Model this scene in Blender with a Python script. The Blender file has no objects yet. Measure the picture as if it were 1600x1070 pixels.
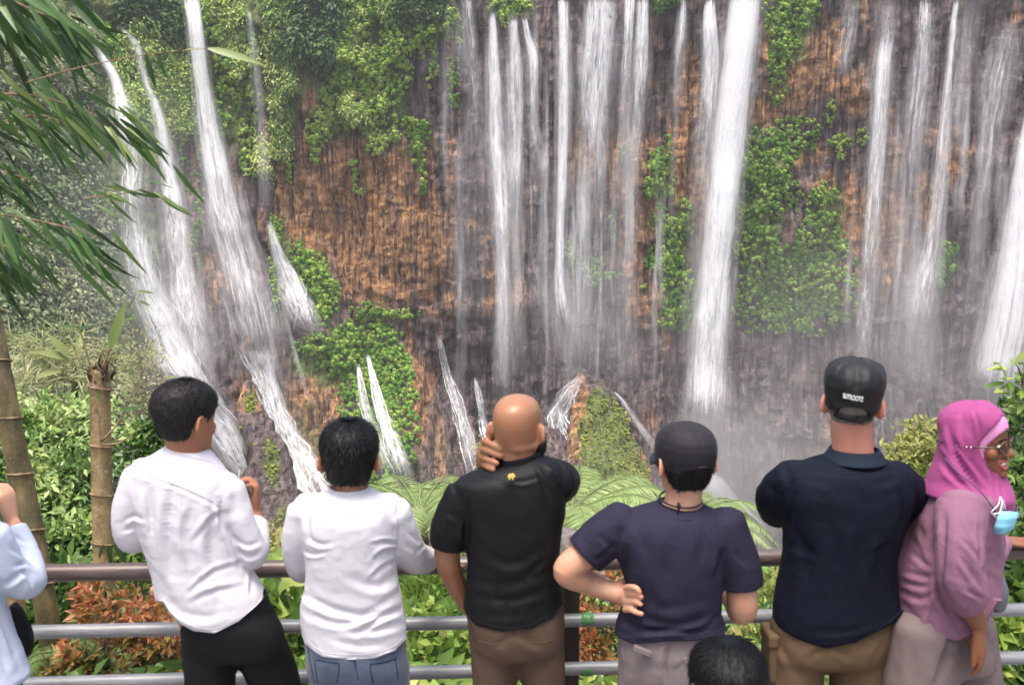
import bpy, bmesh, math, random
import numpy as np
from mathutils import Vector, Matrix

# ------------------------------------------------------------------ camera, sky, sun, exposure
SC = bpy.context.scene
COL = SC.collection
R = math.radians
CAMZ, PITCH, FPX = 2.3, R(7.5), 1555.0

cam_data = bpy.data.cameras.new('camera')
cam_data.sensor_width = 36.0
cam_data.lens = 36.0 * FPX / 1600.0
cam_data.clip_start = 0.05
cam_data.clip_end = 2000.0
cam_data.dof.use_dof = True
cam_data.dof.focus_distance = 70.0
cam_data.dof.aperture_fstop = 7.5
cam = bpy.data.objects.new('camera', cam_data)
cam.location = (0, 0, CAMZ)
cam.rotation_euler = (R(90) - PITCH, 0, 0)
COL.objects.link(cam)
SC.camera = cam

SUN_EL, SUN_AZ = 74.0, 198.0          # azimuth of the place the light comes from, clockwise from +Y
world = bpy.data.worlds.new('World')
SC.world = world
world.use_nodes = True
wn = world.node_tree
bg = wn.nodes['Background']
sky = wn.nodes.new('ShaderNodeTexSky')
sky.sky_type = 'NISHITA'
sky.sun_disc = False
sky.sun_elevation = R(SUN_EL)
sky.sun_rotation = R(SUN_AZ)
sky.air_density = 1.0
sky.dust_density = 6.0
sky.ozone_density = 0.6
wn.links.new(sky.outputs[0], bg.inputs[0])
bg.inputs[1].default_value = 0.15

sun_data = bpy.data.lights.new('sun', 'SUN')
sun_data.energy = 1.5
sun_data.angle = R(22)
sun_data.color = (1.0, 0.96, 0.9)
sun = bpy.data.objects.new('sun', sun_data)
az, el = R(SUN_AZ), R(SUN_EL)
sdir = Vector((math.sin(az) * math.cos(el), math.cos(az) * math.cos(el), math.sin(el)))
sun.rotation_euler = sdir.to_track_quat('Z', 'Y').to_euler()
sun.location = sdir * 60
COL.objects.link(sun)

SC.view_settings.view_transform = 'Standard'
SC.view_settings.look = 'None'
SC.view_settings.exposure = 1.2
SC.view_settings.gamma = 1.0
SC.render.engine = 'CYCLES'
SC.cycles.max_bounces = 6
SC.cycles.diffuse_bounces = 3
SC.cycles.transparent_max_bounces = 24
SC.cycles.volume_bounces = 0
SC.cycles.volume_step_rate = 2.0
SC.cycles.use_denoising = True

# ------------------------------------------------------------------ geometry of the view
CP, SP = math.cos(PITCH), math.sin(PITCH)
def at(px, py, Y):
    """point of the pixel ray (1600 x 1070 picture) at the distance Y"""
    a = (px - 800.0) / FPX; b = (535.0 - py) / FPX
    dy = CP + b * SP; dz = -SP + b * CP
    t = Y / dy
    return np.array([a * t, Y + 0 * a, CAMZ + dz * t]) if np.isscalar(px) else np.stack([a * t, Y + 0 * a, CAMZ + dz * t], -1)
def V(px, py, Y):
    return Vector(at(px, py, Y))
def pix(p):
    """world points (n,3) -> picture pixels"""
    p = np.asarray(p, float)
    y = p[..., 1]; z = p[..., 2] - CAMZ
    dep = y * CP - z * SP; up = y * SP + z * CP
    return 800 + FPX * p[..., 0] / dep, 535 - FPX * up / dep

# ------------------------------------------------------------------ noise
def _h(ix, iy, iz, s):
    n = (ix * 374761393 + iy * 668265263 + iz * 2147483647 + s * 1274126177) & 0xffffffff
    n = ((n ^ (n >> 13)) * 1274126177) & 0xffffffff
    n = ((n ^ (n >> 16)) * 2246822519) & 0xffffffff
    return ((n ^ (n >> 15)) & 0xffffff) / float(0xffffff)
def vn(x, y, z, s=0):
    x, y, z = np.broadcast_arrays(np.asarray(x, float), np.asarray(y, float), np.asarray(z, float))
    fx, fy, fz = np.floor(x), np.floor(y), np.floor(z)
    ix, iy, iz = fx.astype(np.int64), fy.astype(np.int64), fz.astype(np.int64)
    u, v, w = x - fx, y - fy, z - fz
    u = u * u * (3 - 2 * u); v = v * v * (3 - 2 * v); w = w * w * (3 - 2 * w)
    r = 0
    for a in (0, 1):
        for b in (0, 1):
            for c in (0, 1):
                r = r + _h(ix + a, iy + b, iz + c, s) * (u if a else 1 - u) * (v if b else 1 - v) * (w if c else 1 - w)
    return r * 2 - 1
def fbm(x, y, z, s=0, o=4):
    r, a, t = 0, 1.0, 0
    x = np.asarray(x, float); y = np.asarray(y, float); z = np.asarray(z, float)
    for k in range(o):
        r = r + a * vn(x, y, z, s + k * 17); t += a
        a *= 0.5; x = x * 2.03; y = y * 2.03; z = z * 2.03
    return r / t
def sm(a, b, x):
    t = np.clip((x - a) / (b - a), 0, 1)
    return t * t * (3 - 2 * t)

# ------------------------------------------------------------------ objects
def tag(o, label=None, cat=None, group=None, kind=None):
    if label: o['label'] = label
    if cat: o['category'] = cat
    if group: o['group'] = group
    if kind: o['kind'] = kind
    return o
def thing(name, label, cat, loc=(0, 0, 0), group=None):
    o = bpy.data.objects.new(name, None)
    o.empty_display_size = 0.2
    COL.objects.link(o)
    o.location = Vector(loc)
    return tag(o, label, cat, group)
def link(name, me, mat=None, parent=None, smooth=True):
    o = bpy.data.objects.new(name, me)
    if mat is not None and not me.materials: me.materials.append(mat)
    COL.objects.link(o)
    if parent is not None:
        o.parent = parent
        w = Vector((0, 0, 0)); q = parent
        while q is not None:
            w += q.location; q = q.parent
        o.location = -w                     # meshes are written in world coordinates
    if smooth and len(me.polygons):
        me.polygons.foreach_set('use_smooth', np.ones(len(me.polygons), bool))
    return o
def mesh(name, v, f, attrs=None, uv=None):
    """v (n,3); f (m,3|4) array or list of tuples; attrs {name: per-vertex floats}; uv per-vertex (n,2)"""
    me = bpy.data.meshes.new(name)
    v = np.asarray(v, float)
    if isinstance(f, np.ndarray):
        me.vertices.add(len(v)); me.vertices.foreach_set('co', v.ravel())
        k = f.shape[1]
        me.loops.add(f.size); me.loops.foreach_set('vertex_index', f.ravel().astype(np.int32))
        me.polygons.add(len(f)); me.polygons.foreach_set('loop_start', np.arange(0, f.size, k, dtype=np.int32))
        me.update(calc_edges=True)
    else:
        me.from_pydata([tuple(p) for p in v], [], [tuple(q) for q in f])
    for k, a in (attrs or {}).items():
        at_ = me.attributes.new(k, 'FLOAT', 'POINT'); at_.data.foreach_set('value', np.asarray(a, np.float32).ravel())
    if uv is not None:
        l = me.uv_layers.new(name='UVMap')
        idx = np.empty(len(me.loops), np.int32); me.loops.foreach_get('vertex_index', idx)
        l.data.foreach_set('uv', np.asarray(uv, np.float32)[idx].ravel())
    me.validate(verbose=False)
    return me
def grid_faces(nu, nv, wrap=False):
    """vertex i*nv+j ; quads over i in nu, j in nv (wrap closes j)"""
    i, j = np.meshgrid(np.arange(nu - 1), np.arange(nv if wrap else nv - 1), indexing='ij')
    j2 = (j + 1) % nv
    return np.stack([i * nv + j, (i + 1) * nv + j, (i + 1) * nv + j2, i * nv + j2], -1).reshape(-1, 4)
def tube_data(pts, rad, n=10, caps=True):
    """closed tube along a polyline, returns v, f(list)"""
    pts = np.asarray(pts, float); m = len(pts)
    rad = np.broadcast_to(np.asarray(rad, float), (m,)) if np.ndim(rad) < 2 else np.asarray(rad, float)
    t = np.gradient(pts, axis=0); t /= np.linalg.norm(t, axis=1, keepdims=True) + 1e-12
    ref = np.array([0., 0., 1.]) if abs(t[0, 2]) < 0.9 else np.array([0., 1., 0.])
    N = np.cross(t[0], ref); N /= np.linalg.norm(N)
    v = []
    a = np.linspace(0, 2 * np.pi, n, endpoint=False)
    for k in range(m):
        N = N - t[k] * np.dot(N, t[k]); N /= np.linalg.norm(N) + 1e-12
        B = np.cross(t[k], N)
        r = rad[k] if rad.ndim == 1 else rad[k][0]
        r2 = rad[k] if rad.ndim == 1 else rad[k][1]
        v.append(pts[k] + np.outer(np.cos(a) * r, N) + np.outer(np.sin(a) * r2, B))
    v = np.concatenate(v)
    f = [tuple(q) for q in grid_faces(m, n, True)]
    if caps:
        f.append(tuple(range(n))); f.append(tuple(reversed(range((m - 1) * n, m * n))))
    return v, f
def tube(name, pts, rad, mat, parent=None, n=10):
    v, f = tube_data(pts, rad, n)
    return link(name, mesh(name, v, f), mat, parent)
def spl(rows, n):
    """smooth resampling of a table of rows (Catmull-Rom through the rows, by chord length)"""
    r = np.asarray(rows, float); m = len(r)
    e = np.vstack([2 * r[0] - r[1], r, 2 * r[-1] - r[-2]])
    t = np.linspace(0, m - 1, n); i = np.minimum(t.astype(int), m - 2); u = (t - i)[:, None]
    a, b, c, d = e[i], e[i + 1], e[i + 2], e[i + 3]
    return .5 * (2 * b + (c - a) * u + (2 * a - 5 * b + 4 * c - d) * u ** 2 + (3 * b - a - 3 * c + d) * u ** 3)
class MB:
    """collects pieces into one mesh"""
    def __init__(s): s.v, s.f, s.a, s.n = [], [], [], 0
    def add(s, v, f, tint=0.5):
        v = np.asarray(v, float)
        s.v.append(v); s.f.extend([tuple(int(i) + s.n for i in q) for q in f])
        s.a.append(np.broadcast_to(np.asarray(tint, float), (len(v),))); s.n += len(v)
        return s
    def box(s, c, d, rot=None, tint=0.5):
        v = np.array([[x, y, z] for x in (-.5, .5) for y in (-.5, .5) for z in (-.5, .5)]) * np.array(d)
        if rot is not None: v = v @ np.array(rot).T
        return s.add(v + np.array(c), [(0, 1, 3, 2), (4, 6, 7, 5), (0, 4, 5, 1), (2, 3, 7, 6), (0, 2, 6, 4), (1, 5, 7, 3)], tint)
    def tube(s, pts, rad, n=8, tint=0.5):
        return s.add(*tube_data(pts, rad, n), tint)
    def build(s, name, mat, parent=None, smooth=True):
        return link(name, mesh(name, np.concatenate(s.v), s.f, {'tint': np.concatenate(s.a)}), mat, parent, smooth)

# ------------------------------------------------------------------ materials
class NT:
    def __init__(s, name):
        s.m = bpy.data.materials.new(name); s.m.use_nodes = True
        s.t = s.m.node_tree; s.t.nodes.clear()
        s.out = s.t.nodes.new('ShaderNodeOutputMaterial')
    def n(s, typ, **kw):
        nd = s.t.nodes.new('ShaderNode' + typ)
        for k, v in kw.items():
            if hasattr(nd, k): setattr(nd, k, v)
            else: nd.inputs[k.replace('_', ' ')].default_value = v
        return nd
    def l(s, a, b): s.t.links.new(a, b)
    def put(s, x, sock):
        if isinstance(x, bpy.types.NodeSocket): s.l(x, sock)
        else: sock.default_value = (tuple(x) + (1,) if isinstance(x, (tuple, list)) and len(x) == 3 and sock.type == 'RGBA' else x)
    def attr(s, name): return s.n('Attribute', attribute_name=name).outputs['Fac']
    def pos(s): return s.n('NewGeometry').outputs['Position']
    def obj(s): return s.n('TexCoord').outputs['Object']
    def uv(s): return s.n('TexCoord').outputs['UV']
    def map(s, vec, scale=(1, 1, 1), loc=(0, 0, 0)):
        m = s.n('Mapping'); s.l(vec, m.inputs[0]); m.inputs['Scale'].default_value = scale; m.inputs['Location'].default_value = loc
        return m.outputs[0]
    def noise(s, vec, scale=1.0, detail=4, rough=0.55, dist=0.0):
        k = s.n('TexNoise'); s.l(vec, k.inputs['Vector'])
        k.inputs['Scale'].default_value = scale; k.inputs['Detail'].default_value = detail
        k.inputs['Roughness'].default_value = rough; k.inputs['Distortion'].default_value = dist
        return k.outputs['Fac']
    def ramp(s, fac, stops, interp='LINEAR'):
        r = s.n('ValToRGB'); r.color_ramp.interpolation = interp
        el = r.color_ramp.elements
        while len(el) < len(stops): el.new(0.5)
        for e, (p, c) in zip(el, stops):
            e.position = p; e.color = tuple(c) + (1,) if np.ndim(c) else (c, c, c, 1)
        s.put(fac, r.inputs[0])
        return r.outputs[0]
    def math(s, op, a, b=0.5, clamp=False):
        m = s.n('Math', operation=op, use_clamp=clamp); s.put(a, m.inputs[0]); s.put(b, m.inputs[1])
        return m.outputs[0]
    def mix(s, fac, a, b, blend='MIX'):
        m = s.n('Mix', data_type='RGBA', blend_type=blend)
        s.put(fac, m.inputs[0]); s.put(a, m.inputs[6]); s.put(b, m.inputs[7])
        return m.outputs[2]
    def bump(s, h, strength=0.3, dist=0.01):
        b = s.n('Bump'); s.l(h, b.inputs['Height']); b.inputs['Strength'].default_value = strength; b.inputs['Distance'].default_value = dist
        return b.outputs[0]
    def bsdf(s, color, rough=0.6, normal=None, spec=0.5, **kw):
        b = s.n('BsdfPrincipled')
        s.put(color, b.inputs['Base Color']); s.put(rough, b.inputs['Roughness']); s.put(spec, b.inputs['Specular IOR Level'])
        if normal is not None: s.l(normal, b.inputs['Normal'])
        for k, v in kw.items(): s.put(v, b.inputs[k.replace('_', ' ')])
        return b.outputs[0]
    def done(s, surf=None, vol=None):
        if surf is not None: s.l(surf, s.out.inputs[0])
        if vol is not None: s.l(vol, s.out.inputs[1])
        return s.m
def leaf_mat(name, stops, trans=0.3, rough=0.45, spec=0.4):
    """leaves: colour by the per-leaf attribute tint"""
    k = NT(name)
    c = k.ramp(k.attr('tint'), stops)
    c = k.mix(k.math('MULTIPLY', k.noise(k.pos(), 30, 2), 0.35), c, k.mix(0.5, c, (0.16, 0.17, 0.03)))
    a = k.bsdf(c, rough, None, spec)
    t = k.n('BsdfTranslucent'); k.l(c, t.inputs[0])
    m = k.n('MixShader', Fac=trans); k.l(a, m.inputs[1]); k.l(t.outputs[0], m.inputs[2])
    return k.done(m.outputs[0])
def leaf_cards(cen, dirs, nor, length, width, tint, fold=0.25, droop=0.0):
    """folded pointed leaves: cen (n,3) base points, dirs (n,3), nor (n,3); returns v, f(k,3), tint"""
    n = len(cen)
    dirs = dirs / (np.linalg.norm(dirs, axis=1, keepdims=True) + 1e-9)
    side = np.cross(dirs, nor); side /= np.linalg.norm(side, axis=1, keepdims=True) + 1e-9
    up = np.cross(side, dirs)
    L = np.broadcast_to(length, (n,))[:, None]; W = np.broadcast_to(width, (n,))[:, None]
    dn = np.array([0, 0, -1.0])
    b = cen; t = cen + dirs * L + dn * L * droop
    mid = cen + dirs * L * 0.45 + dn * L * droop * 0.25
    l = mid + side * W * 0.5 + up * W * fold; r = mid - side * W * 0.5 + up * W * fold
    v = np.stack([b, r, t, l, mid], 1).reshape(-1, 3)
    q = np.arange(n)[:, None] * 5
    f = np.concatenate([q + np.array([[0, 1, 4]]), q + np.array([[1, 2, 4]]), q + np.array([[2, 3, 4]]), q + np.array([[3, 0, 4]])])
    return v, f, np.repeat(tint, 5)
def leaves_obj(name, cen, dirs, nor, length, width, tint, mat, parent=None, fold=0.25, droop=0.0, stuff=True):
    v, f, t = leaf_cards(cen, dirs, nor, length, width, tint, fold, droop)
    o = link(name, mesh(name, v, f, {'tint': t}), mat, parent, smooth=False)
    if stuff: o['kind'] = 'stuff'
    return o
RNG = np.random.default_rng(7)
def unit(n, rng=RNG):
    a = rng.normal(size=(n, 3)); return a / np.linalg.norm(a, axis=1, keepdims=True)
# ------------------------------------------------------------------ the gorge: cliff, floor, near slope
def cliff_base(X, Z):
    c = -30 + (22 - Z) * 0.44
    d = np.maximum(0, c - X)
    Y = 126 - 0.006 * np.maximum(0, np.abs(X - 8) - 25) ** 2
    Y = Y - np.minimum(0.022 * d * d, 0.9 * d)
    Y = Y - 0.10 * np.maximum(0, -18 - Z) ** 1.15                       # foot of the wall leans out
    # mossy buttress on the left
    b = (-12 - Z) * 0.75 - np.abs(X + 15.5 - 0.10 * (-12 - Z)) * 0.95
    Y = Y - np.clip(b, 0, 9)
    Y = Y - .35 * np.maximum(0, -34 - Z) ** 1.3
    return Y
def cliff_y(X, Z, fine=True):
    X = np.asarray(X, float); Z = np.asarray(Z, float)
    wx = X + 1.2 * fbm(X * .1, Z * .07, 0, 3, 3)
    Y = cliff_base(X, Z)
    Y = Y + 2.6 * fbm(X * .09, Z * .07, 1.3, 5, 4)
    Y = Y + 1.5 * fbm(wx * .35, Z * .035, 4.1, 7, 3)                     # tall columns
    led = Z * .13 + 1.6 * fbm(X * .06, Z * .05, 9, 11, 3)
    fr = led - np.floor(led)
    Y = Y - 1.0 * (sm(0, .12, fr) * (1 - sm(.2, 1, fr))) * sm(.0, .5, fbm(X * .09, Z * .12, 3, 13, 3))
    # blocky columns: pieces of rock standing forward or broken back
    for w_, h_, am, sd in ((2.3, 6.0, 1.3, 301), (1.0, 2.4, .55, 302)):
        u = wx / w_ + .35 * fbm(X * .5, Z * .12, 2, sd + 5, 2); iu = np.floor(u).astype(np.int64)
        v = Z / h_ + 7.3 * _h(iu, 0 * iu, 0 * iu, sd) + .3 * fbm(X * .6, Z * .6, 1, sd + 7, 2); iv = np.floor(v).astype(np.int64)
        Y = Y - am * (_h(iu, iv, 0 * iu, sd + 1) - .5) * sm(-.25, .25, fbm(X * .08, Z * .08, 4, sd + 3, 2))
    if fine:
        Y = Y + 0.75 * fbm(wx * 1.1, Z * .16, 2.2, 21, 3)
        r = np.abs(fbm(wx * .8, Z * .13, 6, 23, 3)); Y = Y + 0.5 * (1 - sm(0, .14, r))   # cracks
        Y = Y + 0.45 * fbm(X * 1.6, Z * 1.3, 0.7, 29, 4)
    return Y
# blobs in the picture (x, y, rx, ry, strength)
ORANGE = [(560, 320, 120, 130, 1.1), (600, 400, 90, 90, 1), (480, 320, 60, 90, .8), (520, 230, 90, 60, .8), (465, 150, 45, 40, .8), (640, 300, 40, 120, .5),
          (795, 440, 35, 90, .8), (850, 330, 25, 60, .5), (1000, 300, 60, 150, .9), (1075, 230, 40, 150, .9), (1075, 100, 22, 80, .8), (1020, 470, 40, 80, .6), (905, 200, 25, 70, .5),
          (1230, 110, 50, 90, 1), (1210, 175, 50, 25, 1), (1290, 80, 25, 90, .8), (1330, 320, 45, 90, .9), (1320, 150, 50, 40, .7), (1260, 240, 40, 30, .8), (1400, 330, 50, 120, .6), (1480, 240, 35, 60, .8), (1455, 300, 40, 60, .6), (1300, 430, 80, 60, .5),
          (1350, 60, 12, 60, .6), (1590, 20, 15, 25, .6), (425, 250, 25, 50, .7), (320, 430, 25, 80, .5), (400, 620, 25, 40, .7), (640, 560, 15, 90, .5), (660, 690, 40, 60, .3), (760, 200, 15, 30, .6), (700, 210, 30, 30, .4), (690, 340, 30, 80, .3), (480, 650, 70, 90, .62), (430, 740, 60, 90, .5), (650, 610, 34, 130, .7), (700, 700, 40, 60, .45), (560, 780, 80, 50, .5)]
GREEN = [(230, 60, 130, 110, 1.3), (200, 180, 80, 90, 1), (370, 60, 70, 110, 1.1), (360, 190, 50, 80, .8), (440, 60, 60, 140, 1.2), (540, 60, 70, 130, 1.2), (600, 130, 50, 80, 1), (650, 20, 70, 60, 1.1),
         (520, 205, 40, 35, .9), (590, 210, 40, 35, .9), (655, 215, 25, 40, .8), (490, 430, 35, 55, 1), (560, 560, 70, 70, 1.1), (610, 640, 45, 100, 1), (500, 560, 60, 60, .9), (440, 400, 18, 100, .7), (570, 680, 60, 80, .7), (470, 640, 50, 80, .5), (660, 760, 50, 60, .5),
         (1200, 260, 60, 70, 1.1), (1180, 350, 50, 80, 1), (1290, 350, 40, 60, .9), (1230, 440, 100, 70, .9), (1240, 500, 70, 30, .7), (1240, 40, 40, 60, 1), (1200, 130, 20, 80, .5),
         (1050, 380, 45, 90, .9), (1060, 470, 45, 50, .9), (1030, 280, 22, 50, .9), (930, 420, 40, 50, .5), (900, 320, 20, 90, .3), (800, 15, 50, 20, 1), (1480, 410, 20, 50, .8), (1420, 250, 20, 40, .2), (320, 300, 30, 60, .4), (310, 400, 25, 60, .3),
         (1310, 220, 20, 20, .7), (30, 300, 180, 400, 2), (480, 690, 50, 70, .55), (690, 720, 40, 50, .5), (640, 720, 24, 80, .6)]
def blobs(L, px, py):
    r = np.zeros_like(px)
    for x, y, a, b, s in L:
        r = np.maximum(r, s * np.exp(-(((px - x) / a) ** 2 + ((py - y) / b) ** 2) * 0.9))
    return r

nx, nz = 480, 400
gx = np.linspace(-82, 80, nx)
gz = np.linspace(-50, 34, nz)
GX, GZ = np.meshgrid(gx, gz, indexing='ij')
GY = cliff_y(GX, GZ)
GYS = cliff_y(GX, GZ, False)
def hit(px, py, off=0.0, fine=False):
    """points where picture rays meet the cliff (looked up on the cliff's own grid)"""
    px = np.asarray(px, float); py = np.asarray(py, float)
    G = GY if fine else GYS
    Y = np.full(px.shape, 110.0)
    for _ in range(25):
        p = at(px, py, Y)
        u = np.clip((p[..., 0] - gx[0]) / (gx[1] - gx[0]), 0, nx - 1.001); v = np.clip((p[..., 2] - gz[0]) / (gz[1] - gz[0]), 0, nz - 1.001)
        i, j = u.astype(int), v.astype(int); u, v = u - i, v - j
        y = (G[i, j] * (1 - u) + G[i + 1, j] * u) * (1 - v) + (G[i, j + 1] * (1 - u) + G[i + 1, j + 1] * u) * v
        Y = Y + .7 * (y - Y)
    return at(px, py, Y - off)

P3 = np.stack([GX, GY, GZ], -1).reshape(-1, 3)
PX, PY = pix(P3)
wpx = PX + 22 * fbm(PX / 40, PY / 40, 0, 51, 4); wpy = PY + 26 * fbm(PX / 40, PY / 60, 5, 53, 4)
ora = blobs(ORANGE, wpx, wpy) - .08 + 0.40 * fbm(PX / 50, PY / 60, 8, 58, 3) + 0.42 * fbm(PX / 16, PY / 90, 2, 55, 4) + 0.16 * fbm(PX / 9, PY / 9, 2, 56, 3)
grn = blobs(GREEN, wpx, wpy) + 0.25 * fbm(PX / 18, PY / 30, 7, 57, 4)
wet = sm(470, 620, PY) + 0.3 * fbm(PX / 40, PY / 90, 3, 59, 3)
me = mesh('cliff', P3, grid_faces(nx, nz), {'orange': sm(.10, .62, ora), 'green': sm(.42, .75, grn), 'wet': np.clip(wet, 0, 1)})
k = NT('cliff rock')
p = k.pos()
vert = k.map(p, (1.1, .5, .10)); fine = k.map(p, (1, 1, .6))
nA = k.noise(vert, 1.3, 6, .62); nB = k.noise(fine, 1.4, 6, .65); nC = k.noise(k.map(p, (2.2, 1, .07)), 1.6, 4, .6)
dry = k.ramp(nB, [(.30, (.13, .052, .018)), (.43, (.36, .16, .055)), (.55, (.56, .29, .11)), (.66, (.70, .43, .21)), (.78, (.78, .60, .40))])
dark = k.ramp(nA, [(.32, (.028, .020, .021)), (.50, (.115, .083, .080)), (.64, (.235, .18, .172)), (.78, (.43, .345, .32))])
streak = k.ramp(nC, [(.44, 0.0), (.56, 1.0)])
stain = k.ramp(nA, [(.36, 0.0), (.50, 1.0)])
c = k.mix(k.math('MULTIPLY', k.attr('orange'), k.math('ADD', k.math('MULTIPLY', streak, .5), k.math('MULTIPLY', stain, .5))), dark, dry)
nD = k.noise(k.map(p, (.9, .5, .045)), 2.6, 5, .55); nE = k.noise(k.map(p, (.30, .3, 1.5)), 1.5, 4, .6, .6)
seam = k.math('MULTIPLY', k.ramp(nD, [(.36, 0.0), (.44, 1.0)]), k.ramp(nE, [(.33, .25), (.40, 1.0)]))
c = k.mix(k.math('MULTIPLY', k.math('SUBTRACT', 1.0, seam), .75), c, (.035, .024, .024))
mossc = k.ramp(nB, [(.3, (.045, .075, .018)), (.5, (.128, .188, .038)), (.7, (.225, .300, .068))])
c = k.mix(k.math('MULTIPLY', k.attr('green'), .85), c, mossc)
rg = k.math('SUBTRACT', .75, k.math('MULTIPLY', k.attr('wet'), .2))
h = k.math('ADD', k.math('ADD', k.math('MULTIPLY', nA, 1.0), nB), k.math('MULTIPLY', seam, .7))
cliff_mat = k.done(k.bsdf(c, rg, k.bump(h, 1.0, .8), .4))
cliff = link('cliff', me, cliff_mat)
cliff['kind'] = 'structure'

# floor of the gorge and the slope under the lookout, one sheet each
fx = np.linspace(-120, 120, 90); fy = np.linspace(34, 135, 60)
FX, FY = np.meshgrid(fx, fy, indexing='ij')
FZ = -42 + 1.6 * fbm(FX * .12, FY * .12, 0, 61, 4) + sm(105, 122, FY) * 3
k = NT('wet gravel'); p = k.pos()
c = k.ramp(k.noise(p, .8, 6, .65), [(.3, (.05, .045, .045)), (.55, (.12, .11, .105)), (.75, (.24, .22, .21))])
floor_mat = k.done(k.bsdf(c, .5, k.bump(k.noise(p, 1.5, 6), .6, .4)))
o = link('gorge_floor', mesh('gorge_floor', np.stack([FX, FY, FZ], -1).reshape(-1, 3), grid_faces(90, 60)), floor_mat)
o['kind'] = 'structure'
def slope_z(X, Y):
    X = np.asarray(X, float); Y = np.asarray(Y, float)
    s = np.maximum(0, Y - 4.25)
    z = -0.12 - 0.42 * s - 0.012 * np.maximum(0, s - 6) ** 2 - 0.9 * np.maximum(0, s - 22)
    return z + 0.18 * fbm(X * .6, Y * .6, 0, 63, 3) * np.minimum(1, s)
sx = np.linspace(-60, 60, 160); sy = np.concatenate([np.linspace(4.2, 14, 50), np.linspace(14.5, 46, 40)])
SX, SY = np.meshgrid(sx, sy, indexing='ij')
SX = SX * (0.16 + 0.84 * (SY - 4) / 42 + .1)
k = NT('leaf litter soil'); p = k.pos()
c = k.ramp(k.noise(p, 4, 6, .7), [(.3, (.02, .016, .01)), (.5, (.05, .045, .02)), (.65, (.06, .085, .02)), (.8, (.15, .12, .06))])
soil_mat = k.done(k.bsdf(c, .9, k.bump(k.noise(p, 12, 5), .8, .05)))
o = link('slope', mesh('slope', np.stack([SX, SY, slope_z(SX, SY)], -1).reshape(-1, 3), grid_faces(160, 90)), soil_mat)
o['kind'] = 'structure'
# the viewing platform the people stand on
b = MB(); b.box((0, 0.2, -0.125), (14, 8.0, 0.25)); 
k = NT('worn concrete'); p = k.pos()
c = k.ramp(k.noise(p, 3, 6, .6), [(.3, (.14, .13, .12)), (.7, (.30, .28, .26))])
deck_mat = k.done(k.bsdf(c, .85, k.bump(k.noise(p, 40, 4), .3, .01)))
o = b.build('viewing_platform', deck_mat, smooth=False); o['kind'] = 'structure'
# ------------------------------------------------------------------ falling water
def water_mat(name, seed, fill, soft, base, broken=False):
    """streaked white water; u runs across (metres), v down (metres); dens = how much water"""
    k = NT(name)
    uv = k.uv()
    a = k.noise(k.map(uv, (1.7, .30, 1) if broken else (2.0, .10, 1), (seed, seed * 1.7, 0)), 1.0, 4, .6, 1.3 if broken else .25)
    b = k.noise(k.map(uv, (4.5, 1.5, 1) if broken else (5.5, .45, 1), (seed * 2.1, 0, 0)), 1.0, 3, .6, 1.0 if broken else .4)
    cl = k.noise(k.map(uv, (1.5, .34, 1), (0, seed * 3.3, 0)), 1.0, 4, .62, 1.1)
    s = k.math('ADD', k.math('ADD', k.math('MULTIPLY', a, .50), k.math('MULTIPLY', b, .24)), k.math('MULTIPLY', cl, .26))
    d = k.attr('dens')
    # threshold falls as the water thickens
    t = k.math('ADD', s, k.math('MULTIPLY', k.math('SUBTRACT', d, 1.0), fill))
    al = k.n('MapRange', interpolation_type='SMOOTHSTEP'); k.l(t, al.inputs[0])
    al.inputs[1].default_value = .42 - soft; al.inputs[2].default_value = .42 + soft
    film = k.math('MULTIPLY', k.math('MULTIPLY', k.ramp(a, [(.30, .15), (.65, 1.0)]), d), base)
    edge = k.attr('edge')
    al2 = k.math('ADD', k.math('MULTIPLY', al.outputs[0], k.math('MINIMUM', k.math('MULTIPLY', d, 1.25), .97)), film)
    alpha = k.math('MULTIPLY', k.math('MINIMUM', al2, .98), edge, True)
    df = k.n('BsdfDiffuse'); df.inputs[0].default_value = (.93, .93, .94, 1)
    tl = k.n('BsdfTranslucent'); tl.inputs[0].default_value = (.93, .93, .94, 1)
    m = k.n('MixShader', Fac=.25); k.l(df.outputs[0], m.inputs[1]); k.l(tl.outputs[0], m.inputs[2])
    tr = k.n('BsdfTransparent')
    m2 = k.n('MixShader'); k.l(alpha, m2.inputs[0]); k.l(tr.outputs[0], m2.inputs[1]); k.l(m.outputs[0], m2.inputs[2])
    return k.done(m2.outputs[0])
WM = [water_mat('white water %d' % i, 3.7 * i + 1.3, .56, .12, .09) for i in range(3)]
CM = [water_mat('cascade water %d' % i, 2.9 * i + .7, .44, .14, .62, True) for i in range(2)]
VM = [water_mat('water veil %d' % i, 5.1 * i + 2.3, .40, .26, .30) for i in range(2)]

def smooth_path(pts, step=7):
    pts = np.asarray(pts, float)
    d = np.r_[0, np.cumsum(np.hypot(*np.diff(pts[:, :2], axis=0).T))]
    n = max(6, int(d[-1] / step))
    s = np.linspace(0, d[-1], n)
    out = np.stack([np.interp(s, d, pts[:, c]) for c in range(pts.shape[1])], -1)
    for _ in range(4):
        out[1:-1] = .25 * out[:-2] + .5 * out[1:-1] + .25 * out[2:]
    return out
def fall_axis(path, free, off):
    q = smooth_path(path)
    p = hit(q[:, 0], q[:, 1])
    dep = p[:, 1]
    if free:                                   # falling clear of the wall: never moves back into it
        dep = np.minimum.accumulate(dep)
        for _ in range(12): dep[1:-1] = np.minimum(dep[1:-1], .5 * dep[1:-1] + .25 * (dep[:-2] + dep[2:])) 
    else:
        for _ in range(3): dep[1:-1] = .25 * dep[:-2] + .5 * dep[1:-1] + .25 * dep[2:]
    p = at(q[:, 0], q[:, 1], dep - off)
    px_m = dep / FPX
    return q, p, px_m
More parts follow.
